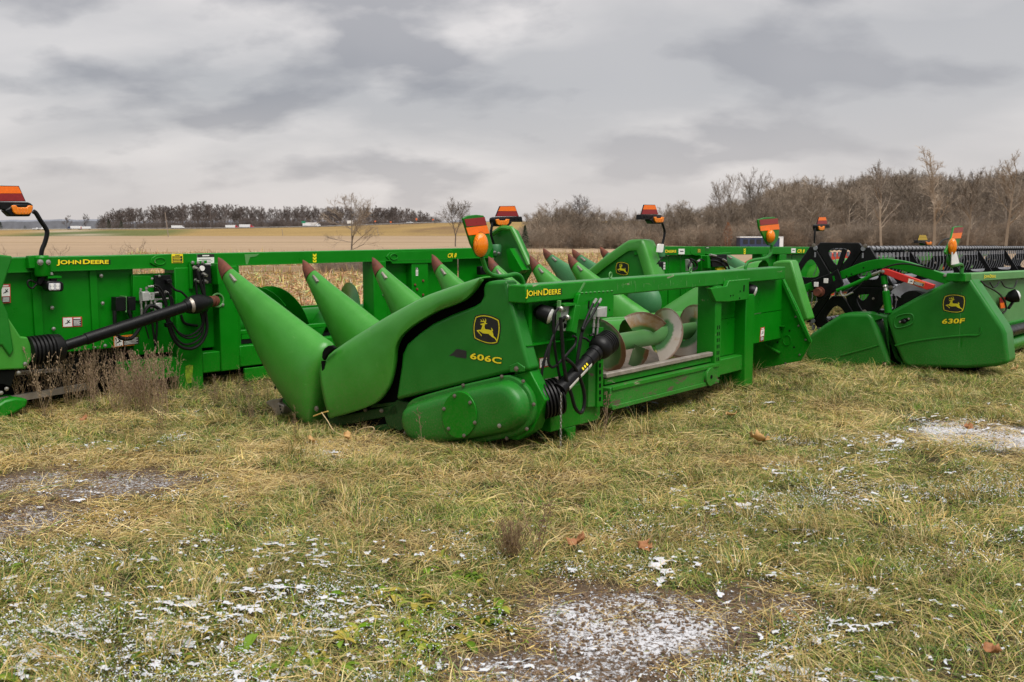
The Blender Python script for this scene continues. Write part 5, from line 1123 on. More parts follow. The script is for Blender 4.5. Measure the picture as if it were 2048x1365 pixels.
    TB0 = [((lambda q: (q.y, q.z))(A.U(-.03, *a)), (lambda q: (q.y, q.z))(A.U(-.03, *b))) for a, b in TBp]
    for k in range(8):
        tp_ = [(1086,497),(1144,498),(1200,494)][k] if k < 3 else None; u = .1 + .762 * k
        q = f.U(u, *tp_) if tp_ else Vector((u, 2.03, 1.31 - .015 * u))
        dv, dz = q.y - TB0[0][0][0], q.z - TB0[0][0][1]; s = .8
        snout(R, [((q.y + (t[0] - TB0[0][0][0]) * s, q.z + (t[1] - TB0[0][0][1]) * s), (q.y + (b[0] - TB0[0][0][0]) * s, q.z + (b[1] - TB0[0][0][1]) * s)) for t, b in TB0], [w * s for w in ws], u, 'green_teal')
    # markers, lamp, white tag
    board_marker(R, f, -.05, 1299, 429.5, .72, .93, -1, [(1320,438),(1324,446),(1329,462),(1328,475),(1325,488),(1322,502)]); board_marker(R, f, .05, 1644, 449, .44, .70, 1, [(1632,452),(1630,462),(1629,475),(1629,495)])
    wl = M(); c = P0(-.05, 1319, 532); wl.box(c.x - .12, c.x + .03, -.12, .0, c.z - .055, c.z + .055); w_ = wl.build('work_lamp', MT['black'], R, bevel=.01)
    mb = M()
    for i in range(2):
        for j in range(3): mb.box(c.x - .02 + i * .022, c.x - .005 + i * .022, -.124, -.12, c.z - .045 + j * .032, c.z - .02 + j * .032)
    mb.build('lamp_reflector', MT['white'], w_)
    H([(1303,545),(1310,532),(1318,524),(1325,515)], .01, -.1); cl = M(); q = P0(-.05, 1322, 507); cl.cyl((q.x, q.y, 1.24), (q.x, q.y, 1.38), .055, n=14); cl.build('marker_clamp', MT['green_teal'], R)
    tg = M().prism(VP(f, -.14, [(1315,490),(1317,488),(1327,489),(1325,504),(1323,506),(1313,505)]), 'y', -.15, -.13).build('white_tag', MT['white'], R, bevel=.004)
build_d()
# ================================================================== the grain platform at the right
E = Frame((5.1, 10.6, 0.0), 51.1)
plat = empty('grain_platform', E.O, E.a, 'green grain platform at the right, marked 630 F, with a black pickup reel', 'grain platform')
def plate_holed(mb, corners, hole_c, hole_r, u0, u1, n=24, squash=1.0):
    """a flat web between u0 and u1 bounded by corners, with a rounded window"""
    hc = Vector(hole_c); hole = []; outer = []
    hp = [hc + (Vector(c) - hc) * hole_r for c in corners]
    for _ in range(3): hp = [q for p0, p1 in zip(hp, hp[1:] + hp[:1]) for q in (p0 * .78 + p1 * .22, p0 * .22 + p1 * .78)]
    def hit(poly, d):
        best = None
        for p, q in zip(poly, poly[1:] + poly[:1]):
            p, q = Vector(p), Vector(q); e = q - p; den = d.x * e.y - d.y * e.x
            if abs(den) < 1e-9: continue
            w = p - hc; t = (w.x * e.y - w.y * e.x) / den; s = (w.x * d.y - w.y * d.x) / den
            if t > 0 and -1e-6 <= s <= 1 + 1e-6 and (best is None or t < best): best = t
        return hc + d * best
    for i in range(n):
        a = 2 * math.pi * i / n; d = Vector((math.cos(a), math.sin(a))); hole.append(hit(hp, d)); outer.append(hit(list(corners), d))
    rg = [[(u, p.x, p.y) for p in ring] for ring, u in ((hole, u0), (outer, u0), (outer, u1), (hole, u1), (hole, u0))]
    mb.loft(rg, cap0=False, cap1=False)
def build_e():
    f, R = E, plat
    P = lambda u, px, py: f.U(u, px, py)
    # rear shield
    sh = [(1772,637),(1771,630),(1779,624),(1834,594),(1884,569.5),(1916,556.5),(1930,554),(1941,557),(1974,607),(2006,654),(2012,668),(2018,727),(1990,734),(1934,737.5),(1814,735),(1805,726),(1789,692)]
    shield = M().prism(UP(f, 0, sh), 'x', 0, .34).build('end_shield', MT['green_dark'], R, bevel=.04, seg=4, sharp=50)
    deer_logo('deer_emblem', shield, P(0, 1884.5, 626.5), P(1931, 626.5, 0) if False else P(0, 1931, 627), P(0, 1884.5, 588.5), XN)
    letters('model_number', shield, P(0, 1883.5, 648), P(0, 1928.5, 647), P(0, 1885.5, 638), XN, body='630F', offs=.028, backoffs=.06, space=1.02)
    cr = [(1790,692),(1830,683),(1880,676),(1930,671.5),(1955,671),(1961,665),(1962,655)]
    M().tube(smooth_path([P(-.001, *p) for p in cr], 6), .010, 6).build('pressed_rib', MT['green_dark'], shield)
    rc = [(1789.5,642),(1793,634),(1806,629),(1820,628),(1826,632),(1827,641),(1822,649),(1808,654),(1794,656),(1789,650)]
    rp = [P(-.002, *p) for p in rc]; M().tube(smooth_path(rp + rp[:1], 4), .009, 6).build('latch_rim', MT['green_dark'], shield)
    M().prism(UP(f, -.002, [(1798,642),(1808,637),(1820,636),(1820,641),(1808,648),(1798,646)]), 'x', -.004, .002).build('latch_recess', MT['void'], shield)
    m_ = M(); c = P(-.01, 1807.5, 643.5); m_.ball(c, .028, 8, (.6, 1, .9)); m_.build('latch', MT['black'], shield); bolts('bolt', shield, [P(-.006, 1800, 644), P(-.006, 1817.5, 638)], XN, .010, .008)
    M().prism(UP(f, .03, [(1772,637),(1744,631),(1747,640),(1767,634),(1792,716),(1806,727),(1800,734),(1779,722)]), 'x', .03, .3).build('joint_panel', MT['green_dark'], R, bevel=.012)
    dv = [(1618.5,670),(1650,648),(1680,629),(1688,627),(1700,626),(1732,626.3),(1741,629),(1746,637),(1779,721),(1780,729),(1774,734),(1720,735),(1670,734),(1622,728),(1609,712)]
    div = M().prism(UP(f, .0, dv), 'x', .0, .30).build('crop_divider', MT['green_dark'], R, bevel=.05, seg=4, sharp=50)
    M().tube(smooth_path([P(-.001, *p) for p in ((1681,712),(1710,704),(1740,696),(1758,690.5))], 5), .009, 6).build('pressed_rib', MT['green_dark'], div)
    bolts('bolt', div, [P(-.004, 1769, 728.5)], XN, .022, .006, 'void'); bolts('bolt', div, [P(-.009, 1770, 728)], XN, .012, .01, 'bare')
    M().prism(UP(f, .05, [(1765,739),(1806,728),(1869,745),(1868,755),(1842,751),(1800,744)]), 'x', .05, .4).build('skid_plate', MT['green'], R, bevel=.01)
    M().prism(UP(f, .2, [(1640,735),(1800,735),(1960,728),(1950,742),(1920,750),(1880,758),(1700,745)]), 'x', .2, .9).build('deck_underside', MT['void'], R)
    # rear beam, back sheet
    def lin(u): return -.022 * u
    def sbox(name, u0, u1, v0, v1, z0, z1, mat, par=R, bv=.008):
        a, b = lin(u0), lin(u1)
        return M()._add([(u0, v0, z0 + a), (u1, v0, z0 + b), (u1, v1, z0 + b), (u0, v1, z0 + a), (u0, v0, z1 + a), (u1, v0, z1 + b), (u1, v1, z1 + b), (u0, v1, z1 + a)], [(3, 2, 1, 0), (4, 5, 6, 7), (0, 1, 5, 4), (1, 2, 6, 5), (2, 3, 7, 6), (3, 0, 4, 7)]).build(name, MT[mat], par, bevel=bv)
    bv_ = .20
    beam = sbox('rear_beam', .02, 9.0, bv_, bv_ + .16, 1.025, 1.115, 'green_pale'); sbox('beam_end', -.2, .10, bv_ + .01, bv_ + .2, 1.03, 1.118, 'green')
    letters('maker_name', beam, f.V(bv_ - .001, 1967, 558.3), f.V(bv_ - .001, 1990.5, 557.8), f.V(bv_ - .001, 1967, 549.5), VN, words=['JOHN', 'DEERE'], offs=.02, back=None, small=.82)
    sbox('back_sheet', .0, 9.0, bv_ + .08, bv_ + .1, .30, 1.03, 'green_pale'); sbox('back_sheet', .0, 9.0, bv_ + .05, bv_ + .078, .30, .48, 'green')
    m_ = M(); m_.cyl((.2, bv_ - .02, .38), (9, bv_ - .02, .22), .07, n=16); m_.build('drive_tube', MT['black_metal'], R)
    m_ = M(); m_.cyl((.2, bv_ + .02, .20), (9, bv_ + .02, .05), .10, n=16); m_.build('skid_tube', MT['green'], R)
    rf = [(1997,595.5),(2009,594.5),(2011,605),(1998.5,606)]; M().prism(VP(f, bv_ + .05, rf), 'y', bv_ + .04, bv_ + .05).build('reflector', MT['sheet_red'], R); rf = [(1998.5,606.3),(2011,605.3),(2011,616),(2000,617)]; M().prism(VP(f, bv_ + .05, rf), 'y', bv_ + .04, bv_ + .05).build('reflector', MT['sheet_orange'], R)
    c = f.V(bv_ - .05, 2029, 593); wl = M(); wl.lathe(c + Vector((-.05, .08, -.03)), c + Vector((.01, -.02, .01)), [(0, .03), (.4, .07), (1, .085)], 16); w_ = wl.build('work_lamp', MT['black'], R); wl = M(); wl.lathe(c + Vector((.011, -.021, .011)), c + Vector((.025, -.045, .02)), [(0, .08), (1, .05)], 16); wl.build('lamp_glass', MT['chrome'], w_)
    m_ = M(); m_.bar(f.V(bv_ - .02, 2017, 617), f.V(bv_ - .02, 2026, 604), .03, .02); m_.build('lamp_bracket', MT['black_metal'], R)
    H = lambda pts, r=.012, v=bv_ - .03: hose('cable', R, [f.V(v, *p) for p in pts], r)
    H([(1962,563),(1972,572),(1990,582),(2002,592),(2010,606),(2012,620),(2005,627)]); H([(1980,566),(1986,575),(1993,572),(1998,564)], .01); H([(2003,564),(2010,574),(2024,577),(2030,572),(2034,562)], .01)
    # reel
    cv, cz, Rr, sl = 1.755, .92, .67, -.013
    hexv = [(cv + Rr * math.cos(math.pi * k / 3), cz + Rr * .885 * math.sin(math.pi * k / 3)) for k in range(6)]
    def spider(u, thick, big):
        o = Vector((0, sl * u)); sp = M(); inner = .16
        for k in range(6):
            c = Vector((cv, cz)) + o; kk = 1.0 if big else .85; a, b = c + (Vector(hexv[k]) + o - c) * kk, c + (Vector(hexv[(k + 1) % 6]) + o - c) * kk
            ca, cb = c + (a - c) * inner / Rr, c + (b - c) * inner / Rr; mid = (a + b + c) / 3; mid = mid + (((a + b) / 2) - mid) * .18
            plate_holed(sp, [tuple(a), tuple(b), tuple(cb), tuple(ca)], mid, .53, u, u + thick)
        return sp.build('reel_spider', MT['black_metal'], R, bevel=.012 if big else .0, seg=2, sharp=40)
    s0 = spider(.26, .035, True)
    bolts('bolt', s0, [(.255, cv + (h[0] - cv) * .93, cz + (h[1] - cz) * .93 - .003) for h in hexv], XN, .022, .018, 'bolt')
    for u in (1.95, 3.6, 5.3, 7.0, 8.7):
        s_ = spider(u, .02, False); bolts('bolt', s_, [(u - .004, cv + (h[0] - cv) * q, cz + (h[1] - cz) * q + sl * u) for h in hexv for q in (.78, .45)], XN, .014, .01, 'bare')
    M().cyl((.2, cv, cz), (9, cv, cz + sl * 9), .085, n=20).build('reel_tube', MT['teal'], R)
    for k in range(6):
        hv = Vector((cv, cz)) + (Vector(hexv[k]) - Vector((cv, cz))) * .86
        bat = M(); bat.cyl((.24, hv.x, hv.y + .0), (9.0, hv.x, hv.y + sl * 9), .026, n=10)
        rgs = [.27 + .152 * i for i in range(57)]
        bo = bat.build('reel_bat', MT['teal'], R)
        tn = M(); br = M()
        for i, u in enumerate(rgs):
            z = hv.y + sl * u
            br.cyl((u + .05, hv.x, z), (u + .062, hv.x, z), .033, n=8)
            tn.box(u - .035, u + .035, hv.x - .006, hv.x + .006, z - .105, z - .045)
            tn.tube([(u + .01, hv.x, z - .09), (u + .012, hv.x - .01, z - .17), (u + .02, hv.x + .0, z - .25), (u + .03, hv.x + .035, z - .33)], .0055, 5)
        t_ = tn.build('tine', MT['tine'], bo, sharp=60); t_['kind'] = 'stuff'; b_ = br.build('tine_clip', MT['black'], bo); b_['kind'] = 'stuff'
    # reel arm with its black carrier plate
    up = [(1588,579),(1622,565),(1680,544),(1720,527),(1750,519.5),(1776,518),(1800,521),(1823,526),(1880,545),(1925,560)]; lo = [(1592,592),(1624,581),(1685,559),(1730,545),(1765,537),(1800,540),(1840,553),(1880,565),(1925,580)]
    U_ = resample(smooth_path([(a, b, 0) for a, b in up], 5), 30); L_ = resample(smooth_path([(a, b, 0) for a, b in lo], 5), 30)
    rr = []
    for a, b in zip(U_, L_):
        p, q = P(.10, a.x, a.y), P(.10, b.x, b.y); rr.append([(.08, p.y, p.z), (.16, p.y, p.z), (.16, q.y, q.z), (.08, q.y, q.z)])
    arm = M().loft(rr).build('reel_arm', MT['green'], R, bevel=.006, sharp=35)
    bolts('hole', arm, [P(.079, *p) for p in ((1727,536),(1703,549),(1693,553),(1618,580))], XN, .008, .001, 'void'); bolts('bolt', arm, [P(.079, 1890, 551.5)], XN, .014, .012)
    cp = M().prism(UP(f, .05, [(1622,562),(1664,546),(1676,538),(1687,569),(1646,600),(1635,600)]), 'x', .04, .078).build('carrier_plate', MT['black_metal'], R, bevel=.006)
    for p in ((1632.5,569.4),(1652,562)):
        c = P(.04, *p); m_ = M(); m_.box(c.x - .006, c.x, c.y - .028, c.y + .028, c.z - .028, c.z + .028); m_.build('cover_pad', MT['white'], cp, bevel=.003)
    c = P(.04, 1640, 584); m_ = M(); m_.lathe(c, c + Vector((-.10, 0, 0)), [(0, .06), (.3, .06), (.31, .045), (1, .045)], 16); m_.build('pivot_pin', MT['rust'], cp)
    M().prism(UP(f, .04, [(1665,553),(1668.5,552),(1670,561),(1667,563)]), 'x', .037, .041).build('slot', MT['green'], cp)
    m_ = M(); m_.bar(P(.06, 1676, 542), P(.06, 1690, 498), .06, .03, (1, 0, 0)); m_.build('reel_strut', MT['black_metal'], R, bevel=.008)
    m_ = M(); m_.tube(smooth_path([P(.03, *p) for p in ((1674,582),(1700,572),(1725,561),(1743,552),(1757,547))], 4), .024, 10); m_.build('lift_cylinder', MT['green'], R)
    m_ = M(); m_.lathe(P(.02, 1768, 552), P(.02, 1777, 626), [(0, .036), (.22, .036), (.23, .022), (.28, .03), (.30, .018), (.40, .03), (.42, .042), (1, .042)], 14); m_.build('lift_cylinder', MT['green'], R, sharp=40)
    m_ = M(); m_.lathe(P(.01, 1769.5, 570), P(.01, 1772, 582), [(0, .02), (.3, .028), (.5, .018), (1, .026)], 12); m_.build('cylinder_rod', MT['steel'], R)
    hose('hydraulic_hose', R, [P(.02, *p) for p in ((1696,590),(1715,576),(1735,556),(1755,544),(1780,532),(1810,528),(1840,533),(1868,540))], .011); m_ = M(); m_.tube(smooth_path([P(.01, *p) for p in ((1681,582),(1683,590),(1690,592),(1706,585))], 4), .011, 8); m_.build('hose_fitting', MT['steel'], R)
    m_ = M(); m_.lathe(P(.0, 1744, 550), P(.0, 1762, 543), [(0, .014), (.3, .02), (.6, .014), (1, .018)], 10); m_.build('hose_fitting', MT['steel'], R)
    rb = M().prism(UP(f, -.02, [(1764,538.5),(1774,538.5),(1869,570.5),(1866,577),(1854,580),(1796,560),(1762,546)]), 'x', -.03, .03).build('safety_bar', MT['red'], R, bevel=.005)
    sticker('warning_sticker', rb, P(-.03, 1814.5, 566.5), P(-.03, 1847.5, 575), P(-.03, 1817, 557), XN, 'wide_orange'); bolts('bolt', rb, [P(-.03, 1766, 543.5)], XN, .016, .014)
    # feed auger behind the shield
    m_ = M(); m_.cyl((.15, .85, .74), (9, .85, .62), .16, n=22); ag = m_.build('auger', MT['black_metal'], R); m_ = M(); helicoid(m_, Vector((.15, .85, .74)), Vector((1, 0, -.0135)), Vector((0, 1, 0)), Vector((0, 0, 1)), 0, 8.8, .6, 1, .15, .28, .5, seg=18); m_.build('flight', MT['teal'], ag, sharp=60)
    M().prism([(.3, .32), (.9, .28), (1.9, .10), (1.9, .07), (.9, .22), (.3, .27)], 'x', .32, 9.0).build('deck', MT['black_metal'], R)
    M().prism(UP(f, .36, [(1800,600),(1832,583),(1842,585),(1836,600),(1806,620)]), 'x', .34, .38).build('inner_side_plate', MT['green'], R)
    # marker, nearly edge on
    v0 = bv_ + .04
    round_marker(R, f, v0, [(1906.5,455),(1914,452.5),(1924.5,452.5),(1920,477),(1910,500),(1900,510),(1891,510),(1889,505),(1901.5,478)], [(1907,456),(1924.5,454.5),(1922.5,465),(1904.5,466.5)], [(1904.3,467),(1922.4,465.5),(1919.5,476.8),(1901.5,478)], (1904.5,493.5), (.04, .085), [(1899,509,0),(1897,516,0),(1897,526,0),(1902,531.5,0),(1912,530.5,0),(1920,529.5,0),(1924,533,0),(1923,548,0)], .02)
    M().prism(VP(f, v0 - .05, [(1904,505),(1908,503),(1912,504),(1918,527),(1903,530)]), 'y', v0 - .055, v0 - .045).build('white_tag', MT['white'], R)
build_e()
# machines farther back, seen between the reel tines
def build_far():
    f = Frame((6.6, 17.2, 0.0), 51.0)
    R = empty('corn_head', f.O, f.a, 'pale green corn head farthest back, glimpsed between the black reel tines', 'corn head', 'corn heads parked in the grass')
    M().box(-1.5, 6.2, 0, .16, 1.0, 1.13).build('rear_beam', MT['green'], R, bevel=.01)
    for i in range(6): M().box(-1.4 + 1.25 * i, -.2 + 1.25 * i, .06, .08, .4, 1.0).build('back_panel', MT['green_poly' if i % 2 else 'green'], R)
    for i in range(7):
        u = -1.3 + 1.15 * i; rr = []
        for t in range(7):
            v = .2 + .22 * t; z = 1.12 - .03 * t * t * .4 + (.10 if i in (3, 4) else 0)
            rr.append([(u + w * .9, v, z - d) for w, d in ((-.3, .4), (-.28, .15), (-.16, .03), (0, 0), (.16, .03), (.28, .15), (.3, .4))])
        M().loft(rr, closed=False).build('row_hood', MT['green_poly'], R, sharp=60)
    for px, py in ((1888, 533), (1934, 530)):
        c = f.V(-.02, px, py); M().box(c.x - .05, c.x + .05, -.03, -.01, c.z - .02, c.z + .08).build('reflector', MT['sheet_red'], R); M().box(c.x - .05, c.x + .05, -.03, -.01, c.z - .10, c.z - .022).build('reflector', MT['sheet_orange'], R)
    board_marker(R, f, .0, 1845, 481, .42, .52, -1, [(1852,486),(1853,492),(1852,500)], ('sheet_yellow', 'sheet_yellow'))
    hose('hydraulic_hose', R, [f.V(0, *p) for p in ((1874,500),(1878,490),(1886,481),(1896,478),(1906,479))], .02)
    g = Frame((7.2, 20.5, 0.0), 51.0)
    R = empty('grain_platform', g.O, g.a, 'red header far behind the reel, only slivers of it showing', 'grain platform')
    M().box(-3.5, 4, 0, .16, .98, 1.12).build('rear_beam', MT['red'], R, bevel=.01); M().box(-3.5, 4, .06, .08, .3, .98).build('back_sheet', MT['red'], R); M().prism([(0, .2), (.0, 1.16), (.5, 1.2), (1.4, .7), (1.8, .2)], 'x', -3.6, -3.5).build('end_shield', MT['red'], R, bevel=.02)
    M().cyl((-3.4, .7, .9), (4, .7, .9), .12, n=14).build('reel_tube', MT['black_metal'], R)
build_far()
# ================================================================== bare winter trees, brush, far wood
def bark(name, c):
    m, nt, b, out = new_mat(name); L = nt.links.new; t = NN(nt, 'ShaderNodeTexCoord'); n = NN(nt, 'ShaderNodeTexNoise', inp={'Scale': 2.2, 'Detail': 6.0}); L(t.outputs['Object'], n.inputs[0])
    oi = NN(nt, 'ShaderNodeObjectInfo'); r = ramp(nt, [(.3, tuple(v * .7 for v in c)), (.7, tuple(v * 1.3 for v in c))]); L(n.outputs[0], r.inputs[0])
    hs = NN(nt, 'ShaderNodeHueSaturation'); L(r.outputs[0], hs.inputs['Color']); L(mathn(nt, 'ADD', mathn(nt, 'MULTIPLY', oi.outputs['Random'], .6), .7), hs.inputs['Value']); L(hs.outputs[0], b.inputs['Base Color'])
    b.inputs['Roughness'].default_value = .85; b.inputs['Specular IOR Level'].default_value = .2; return m
MT['bark'] = bark('grey brown bark', (.20, .165, .135)); MT['bark_pale'] = bark('pale tan bark', (.34, .275, .21)); MT['twig'] = bark('winter twigs', (.235, .188, .142)); MT['bark_dark'] = bark('dark far bark', (.12, .098, .09)); MT['twig_red'] = bark('red brown brush twigs', (.235, .172, .122)); MT['russet'] = bark('russet clinging leaves', (.26, .105, .045))
TR = random.Random(21)
def limb(V, Fc, p0, d, L_, r0, r1, seg, bend, up, rnd):
    """one tapering three sided limb, returns its points"""
    pts = [Vector(p0)]; d = Vector(d).normalized(); o = len(V)
    for i in range(seg + 1):
        t = i / seg; r = r0 + (r1 - r0) * t
        a = d.orthogonal().normalized(); b = d.cross(a)
        for k in range(3): V.append(pts[-1] + (a * math.cos(2.094 * k) + b * math.sin(2.094 * k)) * r)
        if i < seg:
            d = (d + Vector((rnd.gauss(0, bend), rnd.gauss(0, bend), rnd.gauss(0, bend) + up))).normalized(); pts.append(pts[-1] + d * (L_ / seg))
    for i in range(seg):
        for k in range(3): Fc.append((o + 3 * i + k, o + 3 * i + (k + 1) % 3, o + 3 * i + 3 + (k + 1) % 3, o + 3 * i + 3 + k))
    return pts
def tree_mesh(seed, spread=.6, first=.28, nb=11, sub=(7, 6, 3), thin=1.0, fork=False, up=.035, length=.5):
    """a tree of unit height: trunk and twigs as two meshes"""
    rnd = random.Random(seed); TV, TF, CV, CF = [], [], [], []
    trunks = [((0, 0, -.02), (rnd.gauss(0, .05), rnd.gauss(0, .05), 1), .78, .016)]
    if fork: trunks = [((0, 0, -.02), (.0, 0, 1), .28, .017), ((0, 0, .24), (.30, .1, 1), .55, .011), ((0, 0, .24), (-.26, -.1, 1), .58, .012)]
    tp = []
    for i, (p, d, L_, r) in enumerate(trunks):
        pts = limb(TV, TF, p, d, L_, r, r * (.22 if not (fork and i == 0) else .8), 7, .05, .04, rnd)
        if not (fork and i == 0): tp.append((pts, r))
    for pts, r in tp:
        n = nb if not fork else nb * 2 // 3
        for b in range(n):
            t = first + (1 - first) * (b + rnd.random() * .8) / n if not fork else .15 + .85 * (b + rnd.random()) / n
            k = min(len(pts) - 2, int(t * (len(pts) - 1))); p = pts[k].lerp(pts[k + 1], t * (len(pts) - 1) - k)
            a = rnd.uniform(0, 6.283); el = rnd.uniform(.35, 1.0) * (1 - .35 * spread) + .35 * t; dv = Vector((math.cos(a) * spread, math.sin(a) * spread, el))
            L1 = length * (1.05 - .62 * t) * rnd.uniform(.65, 1.15); q = limb(TV, TF, p, dv, L1, r * .42 * (1 - .5 * t), .0022, 5, .13, up, rnd)
            for c in range(sub[0]):
                t2 = .22 + .78 * (c + rnd.random()) / sub[0]; k = min(4, int(t2 * 5)); p2 = q[k].lerp(q[k + 1], t2 * 5 - k); dd = (q[k + 1] - q[k]).normalized(); L2 = L1 * .5 * (1.15 - .6 * t2) * rnd.uniform(.6, 1.2)
                q2 = limb(CV, CF, p2, dd + Vector((rnd.gauss(0, .55), rnd.gauss(0, .55), rnd.gauss(.12, .4))), L2, .0034 * thin, .0013 * thin, 3, .16, up, rnd)
                for e in range(sub[1]):
                    t3 = .2 + .8 * (e + rnd.random()) / sub[1]; k = min(2, int(t3 * 3)); p3 = q2[k].lerp(q2[k + 1], t3 * 3 - k); d3 = (q2[k + 1] - q2[k]).normalized()
                    L3 = L2 * .55 * rnd.uniform(.5, 1.2); q3 = limb(CV, CF, p3, d3 + Vector((rnd.gauss(0, .6), rnd.gauss(0, .6), rnd.gauss(.1, .45))), L3, .0018 * thin, .0009 * thin, 2, .18, up, rnd)
                    for g in range(sub[2]):
                        p4 = q3[0].lerp(q3[-1], rnd.uniform(.25, 1)); limb(CV, CF, p4, (q3[-1] - q3[0]).normalized() + Vector((rnd.gauss(0, .6), rnd.gauss(0, .6), rnd.gauss(.1, .45))), L3 * rnd.uniform(.4, .9), .0012 * thin, .0008 * thin, 1, 0, 0, rnd)
    top = max(v.z for v in CV); TV = [v / top for v in TV]; CV = [v / top for v in CV]
    def me(n, V, Fc):
        m = bpy.data.meshes.new(n); m.from_pydata([tuple(v) for v in V], [], Fc); return m
    return me('trunk', TV, TF), me('crown', CV, CF)
def with_mat(me, mat): 
    m = me.copy(); m.materials.clear(); m.materials.append(MT[mat]); return m
def joined(pair, m1, m2):
    a, b = pair; V = [tuple(v.co) for v in a.vertices]; o = len(V); V += [tuple(v.co) for v in b.vertices]; Fc = [tuple(p.vertices) for p in a.polygons]; na = len(Fc); Fc += [tuple(i + o for i in p.vertices) for p in b.polygons]
    m = bpy.data.meshes.new('bare_tree'); m.from_pydata(V, [], Fc); m.materials.append(MT[m1]); m.materials.append(MT[m2]); m.polygons.foreach_set('material_index', [0] * na + [1] * (len(Fc) - na)); return m
VAR = [tree_mesh(100 + i, spread=TR.uniform(.75, 1.15), first=TR.uniform(.2, .38), nb=TR.randint(12, 16), thin=.62, length=TR.uniform(.42, .55)) for i in range(6)]
VARF = [tree_mesh(200 + i, spread=.8, fork=True, nb=18, thin=.6, length=.42) for i in range(2)]
VART = [tree_mesh(300 + i, spread=.62, first=.3, nb=14, thin=.6, length=.34, up=.06) for i in range(3)]
WOOD = [joined(v, m, 'twig') for v, m in zip(VAR, ['bark', 'bark', 'bark_pale', 'bark', 'bark', 'bark_pale'])] + [joined(v, 'bark_pale', 'bark') for v in VART]
FARW = [joined(v, 'bark_dark', 'bark_dark') for v in [tree_mesh(400 + i, spread=.8, first=.3, nb=12, sub=(6, 5, 2), thin=1.5, length=.36) for i in range(5)]]
def base_z(x, y): return gz(x, y) - .05
def single_tree(name, label, px, ybase, ytop, pair, m1, m2, Y=None, wide=1.0, cat='tree', rz=0):
    Y = Y or 1.6 * F_PX / (ybase - 457); p = at(px, ybase, Y); z0 = base_z(p.x, Y); h = at(px, ytop, Y).z - z0
    o = empty(name, (p.x, Y, z0), rz, label, cat); o.scale = (h * wide, h * wide, h)
    for n, me, mt in (('trunk', pair[0], m1), ('crown', pair[1], m2)):
        c = bpy.data.objects.new(n, with_mat(me, mt)); col.objects.link(c); c.parent = o
    return o
single_tree('bare_tree', 'small bare tree alone in the stubble field behind the left machine', 703, 503, 385, tree_mesh(511, spread=.95, first=.08, nb=17, thin=.8, length=.66, fork=False), 'bark', 'twig', wide=1.1)
single_tree('bare_tree', 'slim bare tree just left of the green warning board', 911, 490, 393, tree_mesh(512, spread=.62, first=.30, nb=18, thin=.8, length=.5, fork=True), 'bark', 'bark', wide=1.0)
single_tree('bare_tree', 'spreading bare tree at the left edge of the right wood', 1112, 492, 396, VARF[0], 'bark', 'twig', wide=1.1); single_tree('bare_tree', 'dark round-crowned bare tree beside the spreading one', 1160, 490, 386, VARF[1], 'bark_dark', 'bark_dark', wide=1.05, rz=1)
single_tree('bare_tree', 'tall forked bare tree, left one of the pair above the scrub', 1450, 492, 344, VARF[1], 'bark', 'twig', wide=.72, rz=2.2); single_tree('bare_tree', 'tall forked bare tree, right one of the pair above the scrub', 1507, 492, 330, VARF[0], 'bark', 'bark', wide=.72, rz=.6)
single_tree('bare_tree', 'pale slender tree rising above the wood near the yellow board', 1868, 496, 290, VART[0], 'bark_pale', 'bark_pale', wide=1.0); single_tree('bare_tree', 'pale leaning tree with a thick trunk behind the reel', 1765, 497, 316, VART[1], 'bark_pale', 'bark', wide=1.1); single_tree('bare_tree', 'pale tree at the right edge of the picture', 2012, 497, 300, VART[2], 'bark_pale', 'bark_pale', wide=1.1); single_tree('bare_tree', 'pale thin tree between the two tallest at the right', 1935, 497, 335, VART[0], 'bark_pale', 'bark', wide=1.0, rz=2)
single_tree('bare_tree', 'small round bare tree at the far left beyond the highway', 172, 459, 426, FARW and tree_mesh(520, spread=.7, first=.2, nb=13, sub=(6, 6, 2), thin=1.4, length=.45), 'bark_dark', 'bark_dark', Y=900, wide=.9); single_tree('bare_tree', 'faint bare tree left of the small round one', 133, 459, 430, tree_mesh(521, spread=.7, first=.2, nb=12, sub=(6, 6, 2), thin=1.4, length=.45), 'bark_dark', 'bark_dark', Y=1000, wide=1.0)
def sapling(px, yb, yt, Y, sd, lab): single_tree('sapling', lab, px, yb, yt, tree_mesh(sd, spread=1.0, first=.02, nb=12, sub=(3, 2, 1), thin=1.3, length=.8), 'twig', 'twig', Y=Y, wide=1.1)
sapling(281, 525, 476, 36, 530, 'leafless sapling behind the beam of the left machine'); sapling(233, 522, 486, 38, 531, 'short leafless sapling left of the other one'); sapling(118, 522, 487, 36, 532, 'twiggy shrub near the black marker pole'); sapling(870, 545, 510, 44, 533, 'low twiggy shrub under the small bare tree'); sapling(10, 520, 487, 34, 534, 'twiggy shrub at the left edge of the field')
sapling(1074, 555, 490, 30, 535, 'leafless twigs between the raised snouts')
def wood_tree(me, x, y, h, w, name, label, group):
    o = bpy.data.objects.new(name, me); o.location = (x, y, base_z(x, y)); o.scale = (w, w, h); o.rotation_euler = (0, 0, TR.uniform(0, 6.28)); col.objects.link(o); tag(o, label, 'tree', group)
